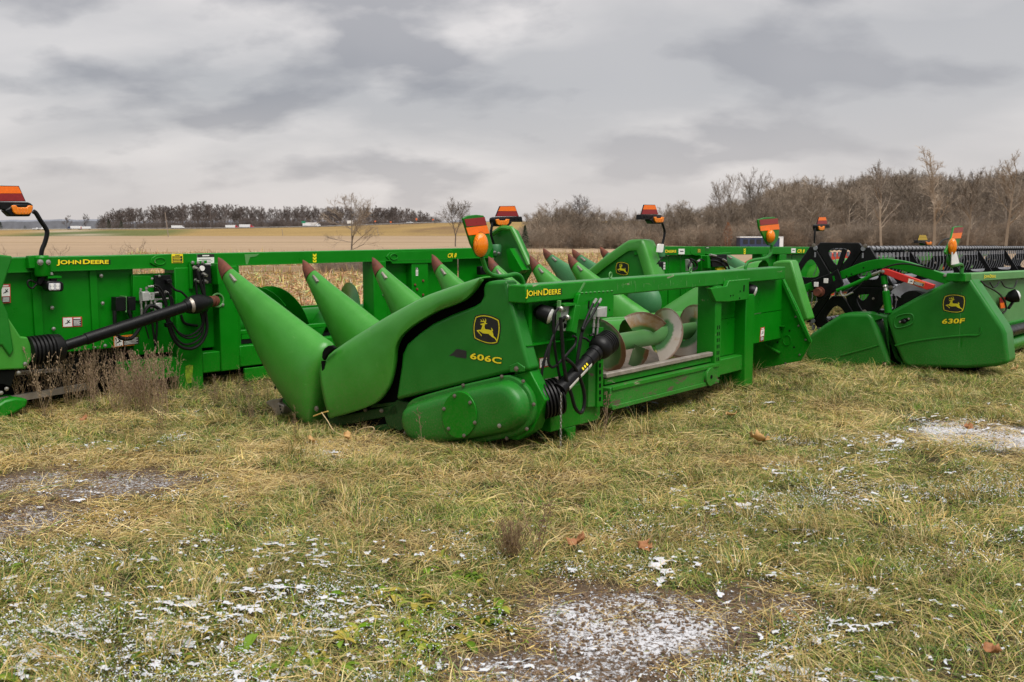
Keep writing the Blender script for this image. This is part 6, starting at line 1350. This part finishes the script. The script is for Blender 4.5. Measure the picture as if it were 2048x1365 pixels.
# wood on the right: heights follow its outline, deeper rows taller
oxs = [1050, 1085, 1130, 1180, 1230, 1290, 1340, 1400, 1450, 1510, 1560, 1620, 1680, 1720, 1760, 1800, 1850, 1900, 1960, 2010, 2060, 2200]
oys = [432, 420, 415, 420, 428, 428, 415, 412, 408, 392, 366, 362, 362, 350, 342, 346, 350, 352, 348, 346, 346, 346]
n = 0
for i in range(180):
    px = 1050 + (2200 - 1050) * ((i * .61803) % 1.0); row = TR.random()
    Y = 86 + 75 * row * (1 if px > 1500 else .35); p = at(px, 480, Y); top = float(np.interp(px, oxs, oys)) + TR.gauss(0, 7) + (26 * TR.random() if row < .4 else 0)
    h = max(1.6, at(px, top, Y).z - base_z(p.x, Y)); k = TR.choice([0, 1, 2, 3, 4, 5, 0, 1, 3, 4] + ([6, 7, 8] if px > 1640 else []))
    wood_tree(WOOD[k], p.x, Y, h, h * TR.uniform(.75, 1.05), 'bare_tree', *((('pale-barked tree within the crowded wood on the right', 'pale trees of the right wood') if k in (2, 5) else ('slender pale tree within the crowded wood on the right', 'slender trees of the right wood')) if k in (2, 5, 6, 7, 8) else ('bare grey-brown tree in the crowded wood on the right', 'grey trees of the right wood')))
fx = [195, 215, 260, 330, 400, 450, 520, 560, 620, 680, 730, 800, 850, 880]; fy = [438, 424, 413, 410, 405, 407, 412, 414, 413, 412, 413, 414, 424, 442]
for i in range(100):
    px = 198 + (872 - 198) * ((i * .61803) % 1.0); Y = TR.uniform(960, 1130); p = at(px, 458, Y); top = float(np.interp(px, fx, fy)) + TR.gauss(0, 2.5) + 3 * TR.random(); h = at(px, top, Y).z - base_z(p.x, Y)
    wood_tree(FARW[i % 5], p.x, Y, h, h * TR.uniform(.9, 1.3), 'bare_tree', 'dark bare tree of the far wood beyond the highway', 'trees of the far wood on the left')
# the crowd of trees behind those one can tell apart
mass_col = bpy.data.collections.new('wood_trees')
for i, me in enumerate(WOOD + FARW): o = bpy.data.objects.new('w%02d_tree' % i, me); mass_col.objects.link(o)
pts, scl, idx = [], [], []
for i in range(480):
    px = 1060 + 1180 * TR.random(); Y = (100 + 95 * TR.random()) if px > 1520 else (92 + 30 * TR.random()); p = at(px, 480, Y); top = float(np.interp(px, oxs, oys)) - 6 + TR.gauss(0, 7) + 18 * TR.random(); z = base_z(p.x, Y); pts.append((p.x, Y, z)); scl.append(max(1.5, at(px, top, Y).z - z)); idx.append(TR.randint(0, 5))
for i in range(150):
    px = TR.uniform(198, 872); Y = TR.uniform(1000, 1200); p = at(px, 458, Y); top = float(np.interp(px, fx, fy)) + 3 + TR.gauss(0, 2); z = base_z(p.x, Y); pts.append((p.x, Y, z)); scl.append(at(px, top, Y).z - z); idx.append(9 + TR.randint(0, 4))
k = len(pts); scatter('wood', mass_col, pts, np.stack([np.zeros(k), np.zeros(k), rng.uniform(0, 6.28, k)], 1), scl, idx, np.full(k, .5))
# brush: twiggy thickets along the foot of both woods, and the faint wood on the horizon
brush_col = bpy.data.collections.new('brush_clumps')
for i in range(8):
    V, Fc = [], []; rnd = random.Random(700 + i)
    for s in range(26):
        a = rnd.uniform(0, 6.28); r = rnd.random() * .5; q = limb(V, Fc, (r * math.cos(a), r * math.sin(a), 0), (rnd.gauss(0, .4), rnd.gauss(0, .4), 1), rnd.uniform(.45, 1.0), .0045, .002, 3, .12, .05, rnd)
        for t in range(16):
            p = q[rnd.randint(1, 3)]; q2 = limb(V, Fc, p, (rnd.gauss(0, .7), rnd.gauss(0, .7), rnd.gauss(.7, .4)), rnd.uniform(.15, .4), .0024, .0014, 2, .2, .05, rnd)
            for g in range(2): limb(V, Fc, q2[1], (rnd.gauss(0, .7), rnd.gauss(0, .7), rnd.gauss(.5, .4)), rnd.uniform(.08, .2), .0016, .001, 1, 0, 0, rnd)
    me = bpy.data.meshes.new('brush'); me.from_pydata([tuple(v) for v in V], [], Fc); me.materials.append(MT[['twig', 'twig_red', 'twig', 'bark', 'twig_red', 'twig', 'bark_dark', 'bark_dark'][i]]); o = bpy.data.objects.new('b%02d_brush' % i, me); brush_col.objects.link(o)
pts, scl, idx = [], [], []
for i in range(620):
    px = TR.uniform(1040, 2230); Y = 85 + 30 * TR.random() ** 1.5; p = at(px, 490, Y); pts.append((p.x, Y, base_z(p.x, Y))); scl.append(TR.uniform(.9, 2.1) * (1 if px < 1500 else 1.2)); idx.append(TR.randint(0, 5))
for i in range(260):
    px = TR.uniform(1500, 2230); Y = 100 + 60 * TR.random(); p = at(px, 490, Y); pts.append((p.x, Y, base_z(p.x, Y))); scl.append(TR.uniform(2.0, 4.5)); idx.append(TR.randint(0, 5))
k = len(pts); scatter('brush', brush_col, pts, np.stack([np.zeros(k), np.zeros(k), rng.uniform(0, 6.28, k)], 1), scl, idx, np.full(k, .5))
pts, scl, idx = [], [], []
for i in range(300):
    px = TR.uniform(196, 880); Y = TR.uniform(940, 1130); p = at(px, 458, Y); pts.append((p.x, Y, base_z(p.x, Y))); scl.append(TR.uniform(5, 10)); idx.append(TR.choice([6, 7]))
for i in range(160):
    px = TR.uniform(640, 1060); Y = TR.uniform(36, 43); p = at(px, 490, Y); pts.append((p.x, Y, base_z(p.x, Y))); scl.append(TR.uniform(.25, .6)); idx.append(TR.randint(0, 5))
k = len(pts); scatter('brush', brush_col, pts, np.stack([np.zeros(k), np.zeros(k), rng.uniform(0, 6.28, k)], 1), scl, idx, np.full(k, .5))
MT['distant'] = plain('haze-blue distant wood', (.17, .18, .21), .9, 0, .2, .05)  # the haze of distance is put into this bluish colour
mb = M(); rr = []
for i, x in enumerate(np.linspace(-3200, 800, 240)): 
    h = 18 + 14 * float(fbm(np.array([i * .23]), np.array([2.0]), 3)[0]); rr.append([(x, 3000, -2), (x, 3000, h - 5), (x, 3015, h), (x, 3030, h - 2), (x, 3050, -2)])
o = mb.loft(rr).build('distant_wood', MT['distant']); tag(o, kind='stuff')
# conifers and dark bushes by the highway
def conifer(px, yb, yt, Y, label, w=.34):
    p = at(px, yb, Y); z0 = base_z(p.x, Y); h = at(px, yt, Y).z - z0; o = empty('conifer', (p.x, Y, z0), 0, label, 'tree'); M().cyl((0, 0, 0), (0, 0, h * .9), h * .03, h * .005, 8).build('trunk', MT['bark_dark'], o)
    V, Fc = [], []; rnd = random.Random(int(px))
    for i in range(900):
        t = rnd.random() ** .7; r = w * h * (1.02 - t) * math.sqrt(rnd.random()); a = rnd.uniform(0, 6.28); c = Vector((r * math.cos(a), r * math.sin(a), h * (.06 + .94 * t) - r * .25)); s = h * .045
        d1 = Vector((rnd.gauss(0, 1), rnd.gauss(0, 1), rnd.gauss(0, .6))).normalized() * s; d2 = Vector((rnd.gauss(0, 1), rnd.gauss(0, 1), rnd.gauss(0, .6))).normalized() * s; k = len(V); V += [c, c + d1, c + d2]; Fc.append((k, k + 1, k + 2))
    me = bpy.data.meshes.new('crown'); me.from_pydata([tuple(v) for v in V], [], Fc); me.materials.append(MT['needles']); c = bpy.data.objects.new('crown', me); col.objects.link(c); c.parent = o
MT['needles'] = bark('dark conifer needles', (.035, .05, .03))
conifer(218, 461, 438, 740, 'dark conifer at the left, the one nearer the box truck'); conifer(243, 461, 441, 740, 'dark conifer at the left, nearer the long wood'); conifer(2, 461, 444, 740, 'dark conifer at the left edge of the picture'); conifer(1050, 494, 452, 84, 'dark cedar at the corner of the right wood', .3); conifer(50, 460, 452, 730, 'low reddish bush beside the highway at the far left', .9); conifer(799, 457, 449, 676, 'round dark bush on the road bank below the grey car', .45); conifer(870, 451, 443, 684, 'round dark bush on the road bank near the slim tree', .5)
V, Fc = [], []; rnd = random.Random(9); p = at(1455, 488, 84); z0 = base_z(p.x, 84)
o = empty('young_oak', (p.x, 84, z0), 0, 'young oak holding russet leaves in front of the scrub', 'tree'); h = 2.3; M().cyl((0, 0, 0), (0, 0, h * .9), .04, .01, 7).build('trunk', MT['bark'], o)
for i in range(900):
    t = rnd.random(); r = .42 * math.sin(math.pi * (.12 + .82 * t)) * math.sqrt(rnd.random()); a = rnd.uniform(0, 6.28); c = Vector((r * math.cos(a), r * math.sin(a), h * (.1 + .9 * t))); d1 = Vector((rnd.gauss(0, 1), rnd.gauss(0, 1), rnd.gauss(0, 1))).normalized() * .05; d2 = Vector((rnd.gauss(0, 1), rnd.gauss(0, 1), rnd.gauss(0, 1))).normalized() * .05; k = len(V); V += [c, c + d1, c + d2]; Fc.append((k, k + 1, k + 2))
me = bpy.data.meshes.new('crown'); me.from_pydata([tuple(v) for v in V], [], Fc); me.materials.append(MT['russet']); c = bpy.data.objects.new('crown', me); col.objects.link(c); c.parent = o
# ================================================================== highway traffic, signs, poles, weeds, leaves
MT['truck_white'] = plain('white trailer skin', (.72, .72, .72), .4, 0, .05, 3); MT['truck_red'] = plain('red cab paint', (.42, .02, .03), .35, 0, .1, 3); MT['truck_blue'] = plain('dark blue paint', (.03, .045, .10), .4, 0, .1, 3); MT['glass'] = plain('dark glass', (.02, .025, .03), .12, 0, .1, 3); MT['sign_green'] = plain('road sign green', (.01, .22, .12), .5, 0, .05, 3); MT['sign_orange'] = plain('work zone orange', (.75, .16, .04), .5, 0, .05, 3); MT['galv'] = plain('galvanised steel', (.42, .42, .42), .5, .4, .1, 4); MT['wood'] = plain('weathered pole wood', (.26, .21, .17), .9, 0, .3, 6); MT['car_grey'] = plain('silver car paint', (.45, .46, .47), .3, .3, .08, 3)
def road_pt(px, y=ROAD_Y + 2.5): p = at(px, 455, y); return Vector((p.x, y, float(road_h(p.x)) + .09))
def wheels(o, xs, r, w=1.0):
    me = None
    for x in xs:
        for yy in (-w, w):
            if me is None: mb = M(); mb.lathe((0, -.15, 0), (0, .15, 0), [(0, r * .9), (.1, r), (.9, r), (1, r * .9)], 14); q = mb.build('wheel', MT['rubber'], o); me = q.data
            else: q = bpy.data.objects.new('wheel', me); col.objects.link(q); q.parent = o
            q.location = (x, yy, r)
def truck(px, label, cab='truck_red', L_=4.2, h=1.05, facing=1, box='truck_white', s=1.0, y=None):
    """articulated lorry: trailer box, cab with windscreen, wheels (scaled to the photo)"""
    p = road_pt(px, y or ROAD_Y + 2.5); o = empty('semi_truck', p, 0 if facing > 0 else math.pi, label, 'truck', 'trucks on the highway'); s *= 2.67; o.scale = (s, s, s)
    M().box(-4.5, 3.0, -.95, .95, .75, 2.6).build('trailer', MT[box], o, bevel=.04); M().box(-4.4, 3.0, -.5, .5, .55, .75).build('chassis', MT['black'], o)
    c = M().prism([(3.2, .5), (5.3, .5), (5.4, 1.2), (4.7, 1.45), (4.4, 2.2), (3.4, 2.35), (3.2, 2.3)], 'y', -.9, .9).build('cab', MT[cab], o, bevel=.05); M().prism([(4.75, 1.5), (4.5, 2.1), (4.2, 2.1), (4.2, 1.5)], 'y', -.92, .92).build('cab_window', MT['glass'], c)
    wheels(o, (-3.8, -3.0, 3.4, 4.9), .42, .8)
truck(150, 'white box truck at the far left on the highway', 'truck_blue', facing=-1, s=.36); truck(171, 'red-cabbed truck close behind the white box truck', 'truck_red', facing=-1, s=.30); truck(355, 'white trailer truck passing under the leaning pole', 'truck_white', s=.34); truck(463, 'white truck rear one of the two close together', 'truck_red', s=.34); truck(492, 'white trailer with a red cab, front one of the two close together', 'truck_red', s=.38, y=ROAD_Y + 5.5); truck(622, 'long white trailer truck left of the small bare tree', 'truck_white', s=.46)
def car(px, label, s=1.0, mat='car_grey'):
    p = road_pt(px); o = empty('car', p, 0, label, 'car'); s *= 2.67; o.scale = (s, s, s)
    b = M().prism([(-2.1, .3), (2.1, .3), (2.2, .7), (1.9, .85), (1.0, .95), (.5, 1.4), (-1.1, 1.42), (-1.8, .95), (-2.15, .85)], 'y', -.85, .85).build('body', MT[mat], o, bevel=.06, seg=3); M().prism([(.85, .97), (.45, 1.33), (-1.05, 1.34), (-1.6, .97)], 'y', -.86, .86).build('side_window', MT['glass'], b); wheels(o, (-1.3, 1.35), .32, .75)
car(820, 'silver car on the highway bank above the stubble field', .45); car(72, 'white car far left on the highway', .4, 'truck_white'); car(82, 'second white car far left on the highway', .4, 'truck_white')
def sign(px, y0, y1, w, mat, label, Y=ROAD_Y - 8):
    a, b = at(px, y0, Y), at(px, y1, Y); gz_ = float(road_h(a.x)); o = empty('road_sign', (a.x, Y, gz_), 0, label, 'road sign'); wd = w / F_PX * Y
    for s in (-.6, .6) if w > 6 else (0,): M().box(wd * s / 2 - .06, wd * s / 2 + .06, .02, .12, -.3, a.z - gz_).build('post', MT['galv'], o)
    M().box(-wd / 2, wd / 2, -.05, .0, b.z - gz_, a.z - gz_).build('panel', MT[mat], o)
sign(607, 442.5, 447, 8, 'sign_green', 'green highway sign beyond the trucks'); sign(700, 441.5, 447.5, 12, 'truck_white', 'white board behind the small bare tree'); sign(750.5, 442, 444.5, 3, 'sign_orange', 'orange work sign right of the small bare tree'); sign(781.5, 443, 446, 3, 'sign_orange', 'orange work sign left of the silver car'); sign(833, 437, 441, 3, 'sign_orange', 'orange work sign right of the silver car'); sign(866, 438.5, 441, 3, 'sign_orange', 'orange work sign near the end of the bank')
def pole(px0, y0, px1, y1, Y, label, r=.09):
    a, b = at(px0, y0, Y), at(px1, y1, Y); o = empty('utility_pole', (a.x, Y, gz(a.x, Y)), 0, label, 'pole'); d = Vector((b.x - a.x, 0, b.z - gz(a.x, Y))); M().cyl((0, 0, -.2), d, r, r * .75, 8).build('shaft', MT['wood'], o); m_ = M(); m_.bar(d * .96 + Vector((-.35, 0, 0)), d * .96 + Vector((.35, 0, 0)), .07, .07); m_.build('cross_arm', MT['wood'], o)
pole(337, 478, 330, 425, 420, 'leaning weathered pole standing in the stubble field', .19); pole(566, 474, 564, 459, 600, 'short pole below the parked trucks', .2); pole(757, 472, 754, 455, 600, 'short pole at the foot of the road bank', .2)
gr = M(); rr = []
for x in np.linspace(-380, 90, 120): rr.append([(x, ROAD_Y - 4.6, float(road_h(x)) + zz) for zz in (.42, .5, .6, .7)])
gr.loft(rr, closed=False); o = gr.build('guard_rail', MT['galv']); o.modifiers.new('s', 'SOLIDIFY').thickness = .06
posts = None; root = empty('guard_rail', (0, ROAD_Y - 4.6, 0), 0, 'long galvanised guard rail along the highway bank', 'guard rail'); o.name = 'rail'; o.parent = root; o.matrix_parent_inverse = root.matrix_world.inverted(); o.location = (0, -(ROAD_Y - 4.6), 0)
for i in range(100):
    x = -380 + 4.7 * i
    if posts is None: q = M().box(-.07, .07, .05, .15, -.4, .7).build('post', MT['galv'], root); posts = q.data
    else: q = bpy.data.objects.new('post', posts); col.objects.link(q); q.parent = root
    q.location = (x, 0, float(road_h(x)))
# pale roofed warehouse behind the scrub and a trailer at its edge
p = at(1072, 449, 150); q = at(1200, 449, 150); w = empty('warehouse', ((p.x + q.x) / 2, 150, 0), 0, 'long low warehouse with a pale roof behind the scrub', 'building'); hw = (q.x - p.x) / 2; zt = at(1072, 438, 150).z; zb = at(1072, 444, 150).z
M().box(-hw, hw, 0, 8, -.5, zb).build('wall', plain('tan sheet wall', (.3, .27, .24), .7), w); M().prism([(-.3, zb), (4, zt + .1), (8.3, zb), (8.3, zb + .1), (4, zt + .25), (-.3, zb + .1)], 'x', -hw - .3, hw + .3).build('roof', plain('pale cream roof', (.62, .53, .40), .6), w)
for i in range(3): M().box(-hw * .6 + i * hw * .55, -hw * .6 + i * hw * .55 + 1.4, -.06, 0, -.3, zb - .25).build('door', MT['galv'], w)
p = at(1480, 492, 83); q = at(1566, 492, 83); zt = at(1480, 474, 83).z; zb = base_z(p.x, 83); w = empty('box_trailer', ((p.x + q.x) / 2, 83, zb), 0, 'blue and white trailer parked before the scrub behind the warning board', 'trailer'); hw = (q.x - p.x) / 2; h = zt - zb
M().box(-hw, hw, 0, 1.4, .18, h - .08).build('body', MT['truck_blue'], w, bevel=.02); M().box(-hw - .02, hw + .02, -.02, 1.42, h - .08, h).build('roof', MT['truck_white'], w, bevel=.01); M().box(hw - .3, hw + .01, -.03, .0, .25, h - .1).build('end_panel', MT['truck_white'], w)
for i in range(5): M().box(-hw + .25 + i * .55, -hw + .65 + i * .55, -.02, 0, h * .45, h * .8).build('window', MT['glass'], w)
for x in (-hw * .6, hw * .6): m_ = M(); m_.lathe((x, -.02, .17), (x, .12, .17), [(0, .15), (.2, .17), (1, .17)], 14); m_.build('wheel', MT['rubber'], w)
# corn litter in the near field
litter_col = bpy.data.collections.new('corn_litter')
for i in range(6):
    P, Fc, C = [], [], []
    for k in range(46):
        c = tuple(v * R_.uniform(.8, 1.25) for v in R_.choice([(.40, .30, .175), (.45, .36, .23), (.31, .22, .12), (.22, .15, .085)])); add_blade(P, Fc, C, (R_.uniform(-.4, .4), R_.uniform(-.4, .4), .0), R_.uniform(0, 6.28), R_.uniform(.10, .35), R_.uniform(.012, .035), R_.uniform(0, .4) if k > 2 else 1.3, R_.uniform(0, 1.4), c, c)
    o = bpy.data.objects.new('l%02d' % i, mesh_col('litter', P, Fc, C, MT['dryblade'])); litter_col.objects.link(o)
lp = []
y = 16.0
while y < 66:
    st = .33 * (y / 16) ** .8; xs = np.arange(-y * .36 - 1, y * .08 + 3, st); lp += [(x + rng.normal(0, st * .3), y + rng.normal(0, st * .3)) for x in xs]; y += st
lp = np.array([p for p in lp if p[1] > 16.4 and not (p[0] > 4 and p[1] < 30) and not 37 < p[1] < 41.5]); k = len(lp)
scatter('corn_stubble', litter_col, np.stack([lp[:, 0], lp[:, 1], ground_z(lp[:, 0], lp[:, 1])], 1), np.stack([np.zeros(k), np.zeros(k), rng.uniform(0, 6.28, k)], 1), rng.uniform(.7, 1.3, k) * (lp[:, 1] / 16) ** .12, rng.integers(0, 6, k), rng.normal(.5, .12, k).clip(0, 1)); print('litter', k)
# broad leaves low in the foreground grass
leaf_col = bpy.data.collections.new('broad_leaves')
for i in range(6):
    P, Fc, C = [], [], []
    for k in range(R_.randint(4, 9)):
        c = R_.choice([(.10, .17, .03), (.13, .20, .045), (.20, .23, .06), (.085, .13, .03), (.30, .25, .08)]); az = R_.uniform(0, 6.28); L_ = R_.uniform(.05, .11); w = L_ * R_.uniform(.28, .45); e = R_.uniform(.05, .5); o = len(P); p = np.array([0, 0, .012]); nn = np.array([-math.sin(az), math.cos(az), 0])
        for s in range(6):
            t = s / 5; ww = w * math.sin(math.pi * (.06 + .9 * t)) ** .8 * .5; P += [p - nn * ww + np.array([0, 0, ww * .35]), p.copy(), p + nn * ww + np.array([0, 0, ww * .35])]; C += [c, tuple(v * 1.25 for v in c), c]; p = p + np.array([math.cos(az) * math.cos(e), math.sin(az) * math.cos(e), math.sin(e)]) * L_ / 5; e -= .25
        for s in range(5):
            for q in range(2): Fc.append((o + 3 * s + q, o + 3 * s + q + 1, o + 3 * s + q + 4, o + 3 * s + q + 3))
    o = bpy.data.objects.new('v%02d' % i, mesh_col('broad_leaf', P, Fc, C, MT['blade'])); leaf_col.objects.link(o)
n = 1700; y = 2.7 + 3.6 * rng.random(n) ** 1.4; x = (rng.random(n) * 2 - 1) * (y * .56 + .4); m = fbm(x * .9, y * 1.1, 2) + .25 * blob(x, y, 850, 1250, 420, 130) + .15 * blob(x, y, 300, 1280, 420, 100) + .2 * blob(x, y, 1800, 1320, 300, 60); kp = (rng.random(n) < sstep(.60, .86, m)) & (rng.random(n) > dirt_mask(x, y) * 2.5); x, y = x[kp], y[kp]; k = len(x)
scatter('broadleaf_weeds', leaf_col, np.stack([x, y, ground_z(x, y) + .012], 1), np.stack([rng.normal(0, .2, k), rng.normal(0, .2, k), rng.uniform(0, 6.28, k)], 1), rng.uniform(.35, .85, k), rng.integers(0, 6, k), rng.normal(.35, .18, k).clip(0, 1)); print('leaves', k)
# dry weed stalks
MT['weed'] = plain('dry brown stalk', (.24, .165, .085), .85, 0, .3, 30); MT['weed_grey'] = plain('dry grey-tan stalk', (.27, .195, .115), .85, 0, .3, 30); MT['seed'] = plain('dry seed heads', (.13, .075, .05), .9, 0, .4, 40); MT['seed_pale'] = plain('pale seed fluff', (.26, .185, .115), .9, 0, .3, 40)
def weed_mesh(seed, n=3, side=9, seeds=4, spread=.25, mats=('weed', 'seed'), r=.0028):
    """unit height: stems with side twigs carrying little seed heads"""
    rnd = random.Random(seed); V, Fc = [], []; sd = M()
    for i in range(n):
        q = limb(V, Fc, (rnd.gauss(0, .03), rnd.gauss(0, .03), 0), (rnd.gauss(0, spread), rnd.gauss(0, spread), 1), rnd.uniform(.75, 1.0), r * 1.6, r * .7, 7, .05, .03, rnd)
        for s in range(side):
            t = .3 + .7 * s / side; k = min(6, int(t * 7)); p = q[k].lerp(q[k + 1], t * 7 - k); q2 = limb(V, Fc, p, (rnd.gauss(0, .6), rnd.gauss(0, .6), rnd.uniform(.4, 1.1)), rnd.uniform(.08, .26) * (1.2 - .7 * t), r * .7, r * .4, 3, .12, .08, rnd)
            for g in range(seeds): c = q2[rnd.randint(1, 3)] + Vector((rnd.gauss(0, .012), rnd.gauss(0, .012), rnd.gauss(0, .012))); sd.ball(c, rnd.uniform(.004, .010), 3, (1, 1, rnd.uniform(1, 1.8)))
    na = len(Fc); o = len(V); V = [tuple(v) for v in V] + [tuple(v) for v in sd.v]; Fc += [tuple(i + o for i in f_) for f_ in sd.f]; me = bpy.data.meshes.new('dry_weed'); me.from_pydata(V, [], Fc); me.materials.append(MT[mats[0]]); me.materials.append(MT[mats[1]]); me.polygons.foreach_set('material_index', [0] * na + [1] * (len(Fc) - na)); return me
WD = [weed_mesh(900 + i, n=R_.randint(3, 6), side=9, seeds=3, r=.0034, mats=[('weed', 'seed'), ('weed_grey', 'seed_pale'), ('weed_grey', 'seed'), ('weed', 'seed_pale')][i % 4]) for i in range(8)]
def weed(me, px, py, h, label, group=None, w=1.0, rz=None):
    p = G(px, py); o = bpy.data.objects.new('dry_weed', me); o.location = (p.x, p.y, gz(p.x, p.y) - .01); o.scale = (h * w, h * w, h); o.rotation_euler = (0, 0, R_.uniform(0, 6.28) if rz is None else rz); col.objects.link(o); tag(o, label, 'weed', group); return o
weed(weed_mesh(950, 1, 12, 5, .05, ('weed_grey', 'seed'), .004), 842, 898, .36, 'single dry weed standing against the gear case'); weed(weed_mesh(951, 46, 6, 2, .30, ('weed', 'seed'), .0085), 1025, 1118, .23, 'dense brown tuft of stalks in the middle of the grass'); weed(weed_mesh(952, 4, 8, 4, .5, ('weed', 'seed'), .0065), 1075, 1118, .36, 'long leaning brown stalks right of the dense tuft'); weed(weed_mesh(953, 2, 9, 4, .12, ('weed_grey', 'seed'), .0035), 1205, 880, .5, 'tall dry stalks beside the lower rail'); weed(weed_mesh(954, 2, 9, 4, .2, ('weed', 'seed_pale'), .0035), 1303, 808, .30, 'thin dry stalks before the lower rail'); weed(weed_mesh(955, 4, 6, 3, .45, ('weed', 'seed'), .004), 725, 900, .26, 'forked dry twigs beneath the curved hood'); weed(weed_mesh(956, 2, 8, 4, .2, ('weed', 'seed'), .0035), 735, 1040, .22, 'thin brown stalk in the straw left of centre'); weed(weed_mesh(957, 3, 8, 3, .3, ('weed_grey', 'seed'), .004), 1400, 1080, .26, 'grey leaning stalks right of the brown leaf'); weed(weed_mesh(958, 4, 7, 3, .4, ('weed_grey', 'seed'), .004), 1900, 1170, .24, 'grey branching stalks at the lower right'); weed(weed_mesh(959, 3, 7, 3, .5, ('weed', 'seed'), .004), 740, 1330, .16, 'short brown stalks at the bottom left of centre'); weed(weed_mesh(960, 3, 8, 3, .2, ('weed', 'seed'), .0035), 590, 865, .34, 'thin orange-brown stalk crossing the raised snout'); weed(weed_mesh(961, 2, 8, 3, .2, ('weed', 'seed'), .0035), 1060, 950, .22, 'pair of thin stalks below the gear case')
for i in range(96):
    px = R_.uniform(40, 350) if i < 76 else R_.uniform(350, 560); py = R_.gauss(795, 22) + max(0, (130 - px) * .05); q_ = R_.randint(0, 7); lk = ('brown with dark seed heads', 'grey with pale fluff', 'grey with dark seed heads', 'brown with pale fluff')[q_ % 4]; weed(WD[q_], px, py, R_.uniform(.36, .72) * (1 if px < 350 else .5), 'dry weed, %s, at the foot of the left machine' % lk, 'thicket weeds, ' + lk, R_.uniform(.6, 1.0))
# bent straws, dead leaves
def straw(label, pts, r=.0035, mat=None): o = M().tube(smooth_path(pts, 8), r, 6).build('straw', mat or plain('pale straw', (.48, .36, .2), .8, 0, .2, 30)); tag(o, label, 'straw'); return o
MT['straw'] = plain('pale straw stalk', (.50, .37, .20), .8, 0, .2, 30)
W = lambda u, px, py: A.world(A.U(u, px, py))
straw('pale curled straw looping under the curved hood', [W(-.3, 643, 825), W(-.3, 655, 842), W(-.32, 668, 862), W(-.34, 690, 872), W(-.36, 706, 874), W(-.36, 716, 862), W(-.36, 730, 856), W(-.36, 746, 855), W(-.36, 747, 864), W(-.36, 735, 874), W(-.36, 712, 884)], .004, MT['straw']); straw('short yellow straw lodged on the snout foot', [W(-.24, 627, 833), W(-.25, 640, 828), W(-.26, 656, 823)], .006, plain('yellow straw', (.55, .36, .09), .8, 0, .2, 30))
MT['dead_leaf'] = plain('dry brown leaf', (.34, .16, .06), .7, 0, .4, 30); MT['dead_leaf_tan'] = plain('dry tan leaf', (.46, .27, .10), .7, 0, .4, 30)
MT['dead_leaf'] = plain('dry brown leaf', (.28, .12, .045), .7, 0, .5, 30)
def leaf(px, py, s, label, mat='dead_leaf', curl=1.0):
    p = G(px, py); rnd = random.Random(int(px)); V, Fc = [], []; n = 9
    for i in range(n):
        for j in range(7):
            t = i / (n - 1); u = (j / 6 - .5) * 2; w = .5 * math.sin(math.pi * (.04 + .92 * t)) ** .7 * (1 + .35 * math.sin(t * 21 + j)); V.append((t - .5, u * w * .8, .25 * curl * (u * u) * (1 + .6 * math.sin(5 * t + 2 * u)) + .22 * curl * (t - .4) ** 2 * 3 + rnd.gauss(0, .025)))
    for i in range(n - 1):
        for j in range(6): Fc.append((i * 7 + j, i * 7 + j + 1, i * 7 + j + 8, i * 7 + j + 7))
    me = bpy.data.meshes.new('dead_leaf'); me.from_pydata(V, [], Fc); me.materials.append(MT[mat]); me.polygons.foreach_set('use_smooth', [True] * len(me.polygons)); o = bpy.data.objects.new('dead_leaf', me); o.scale = (s, s, s); o.location = (p.x, p.y, gz(p.x, p.y) + .045); o.rotation_euler = (rnd.gauss(.3, .3), rnd.gauss(0, .3), rnd.uniform(0, 6.28)); o.modifiers.new('thickness', 'SOLIDIFY').thickness = .012; col.objects.link(o); tag(o, label, 'leaf')
leaf(1517, 893, .17, 'large curled tan leaf standing out on the right-hand grass', 'dead_leaf_tan', .75); leaf(1464, 838, .10, 'small curled tan leaf nearer the lower rail', 'dead_leaf_tan', .7); leaf(1155, 1108, .09, 'red-brown leaf right of the dense brown tuft'); leaf(1283, 1118, .09, 'red-brown leaf beside the bare snowy patch'); leaf(1935, 870, .08, 'brown leaf near the snow at the right'); leaf(692, 868, .0801, 'crumpled orange leaf below the snout foot', 'dead_leaf_tan'); leaf(1985, 1325, .07, 'brown leaf at the lower right corner'); leaf(620, 872, .07, 'tan tuft of leaf beneath the snout', 'dead_leaf_tan'); leaf(168, 842, .07, 'brown leaf below the dry weed thicket'); leaf(2032, 748, .09, 'pale brown leaf near the platform skid', 'dead_leaf_tan')

for o in scene.objects:
    if o.type == 'MESH' and o.parent and o.name.split('.')[0] in ('slot', 'weld_bead', 'lamp_rib', 'coupler_hole', 'lamp_reflector', 'safety_chain', 'scratch') : o['kind'] = 'stuff'
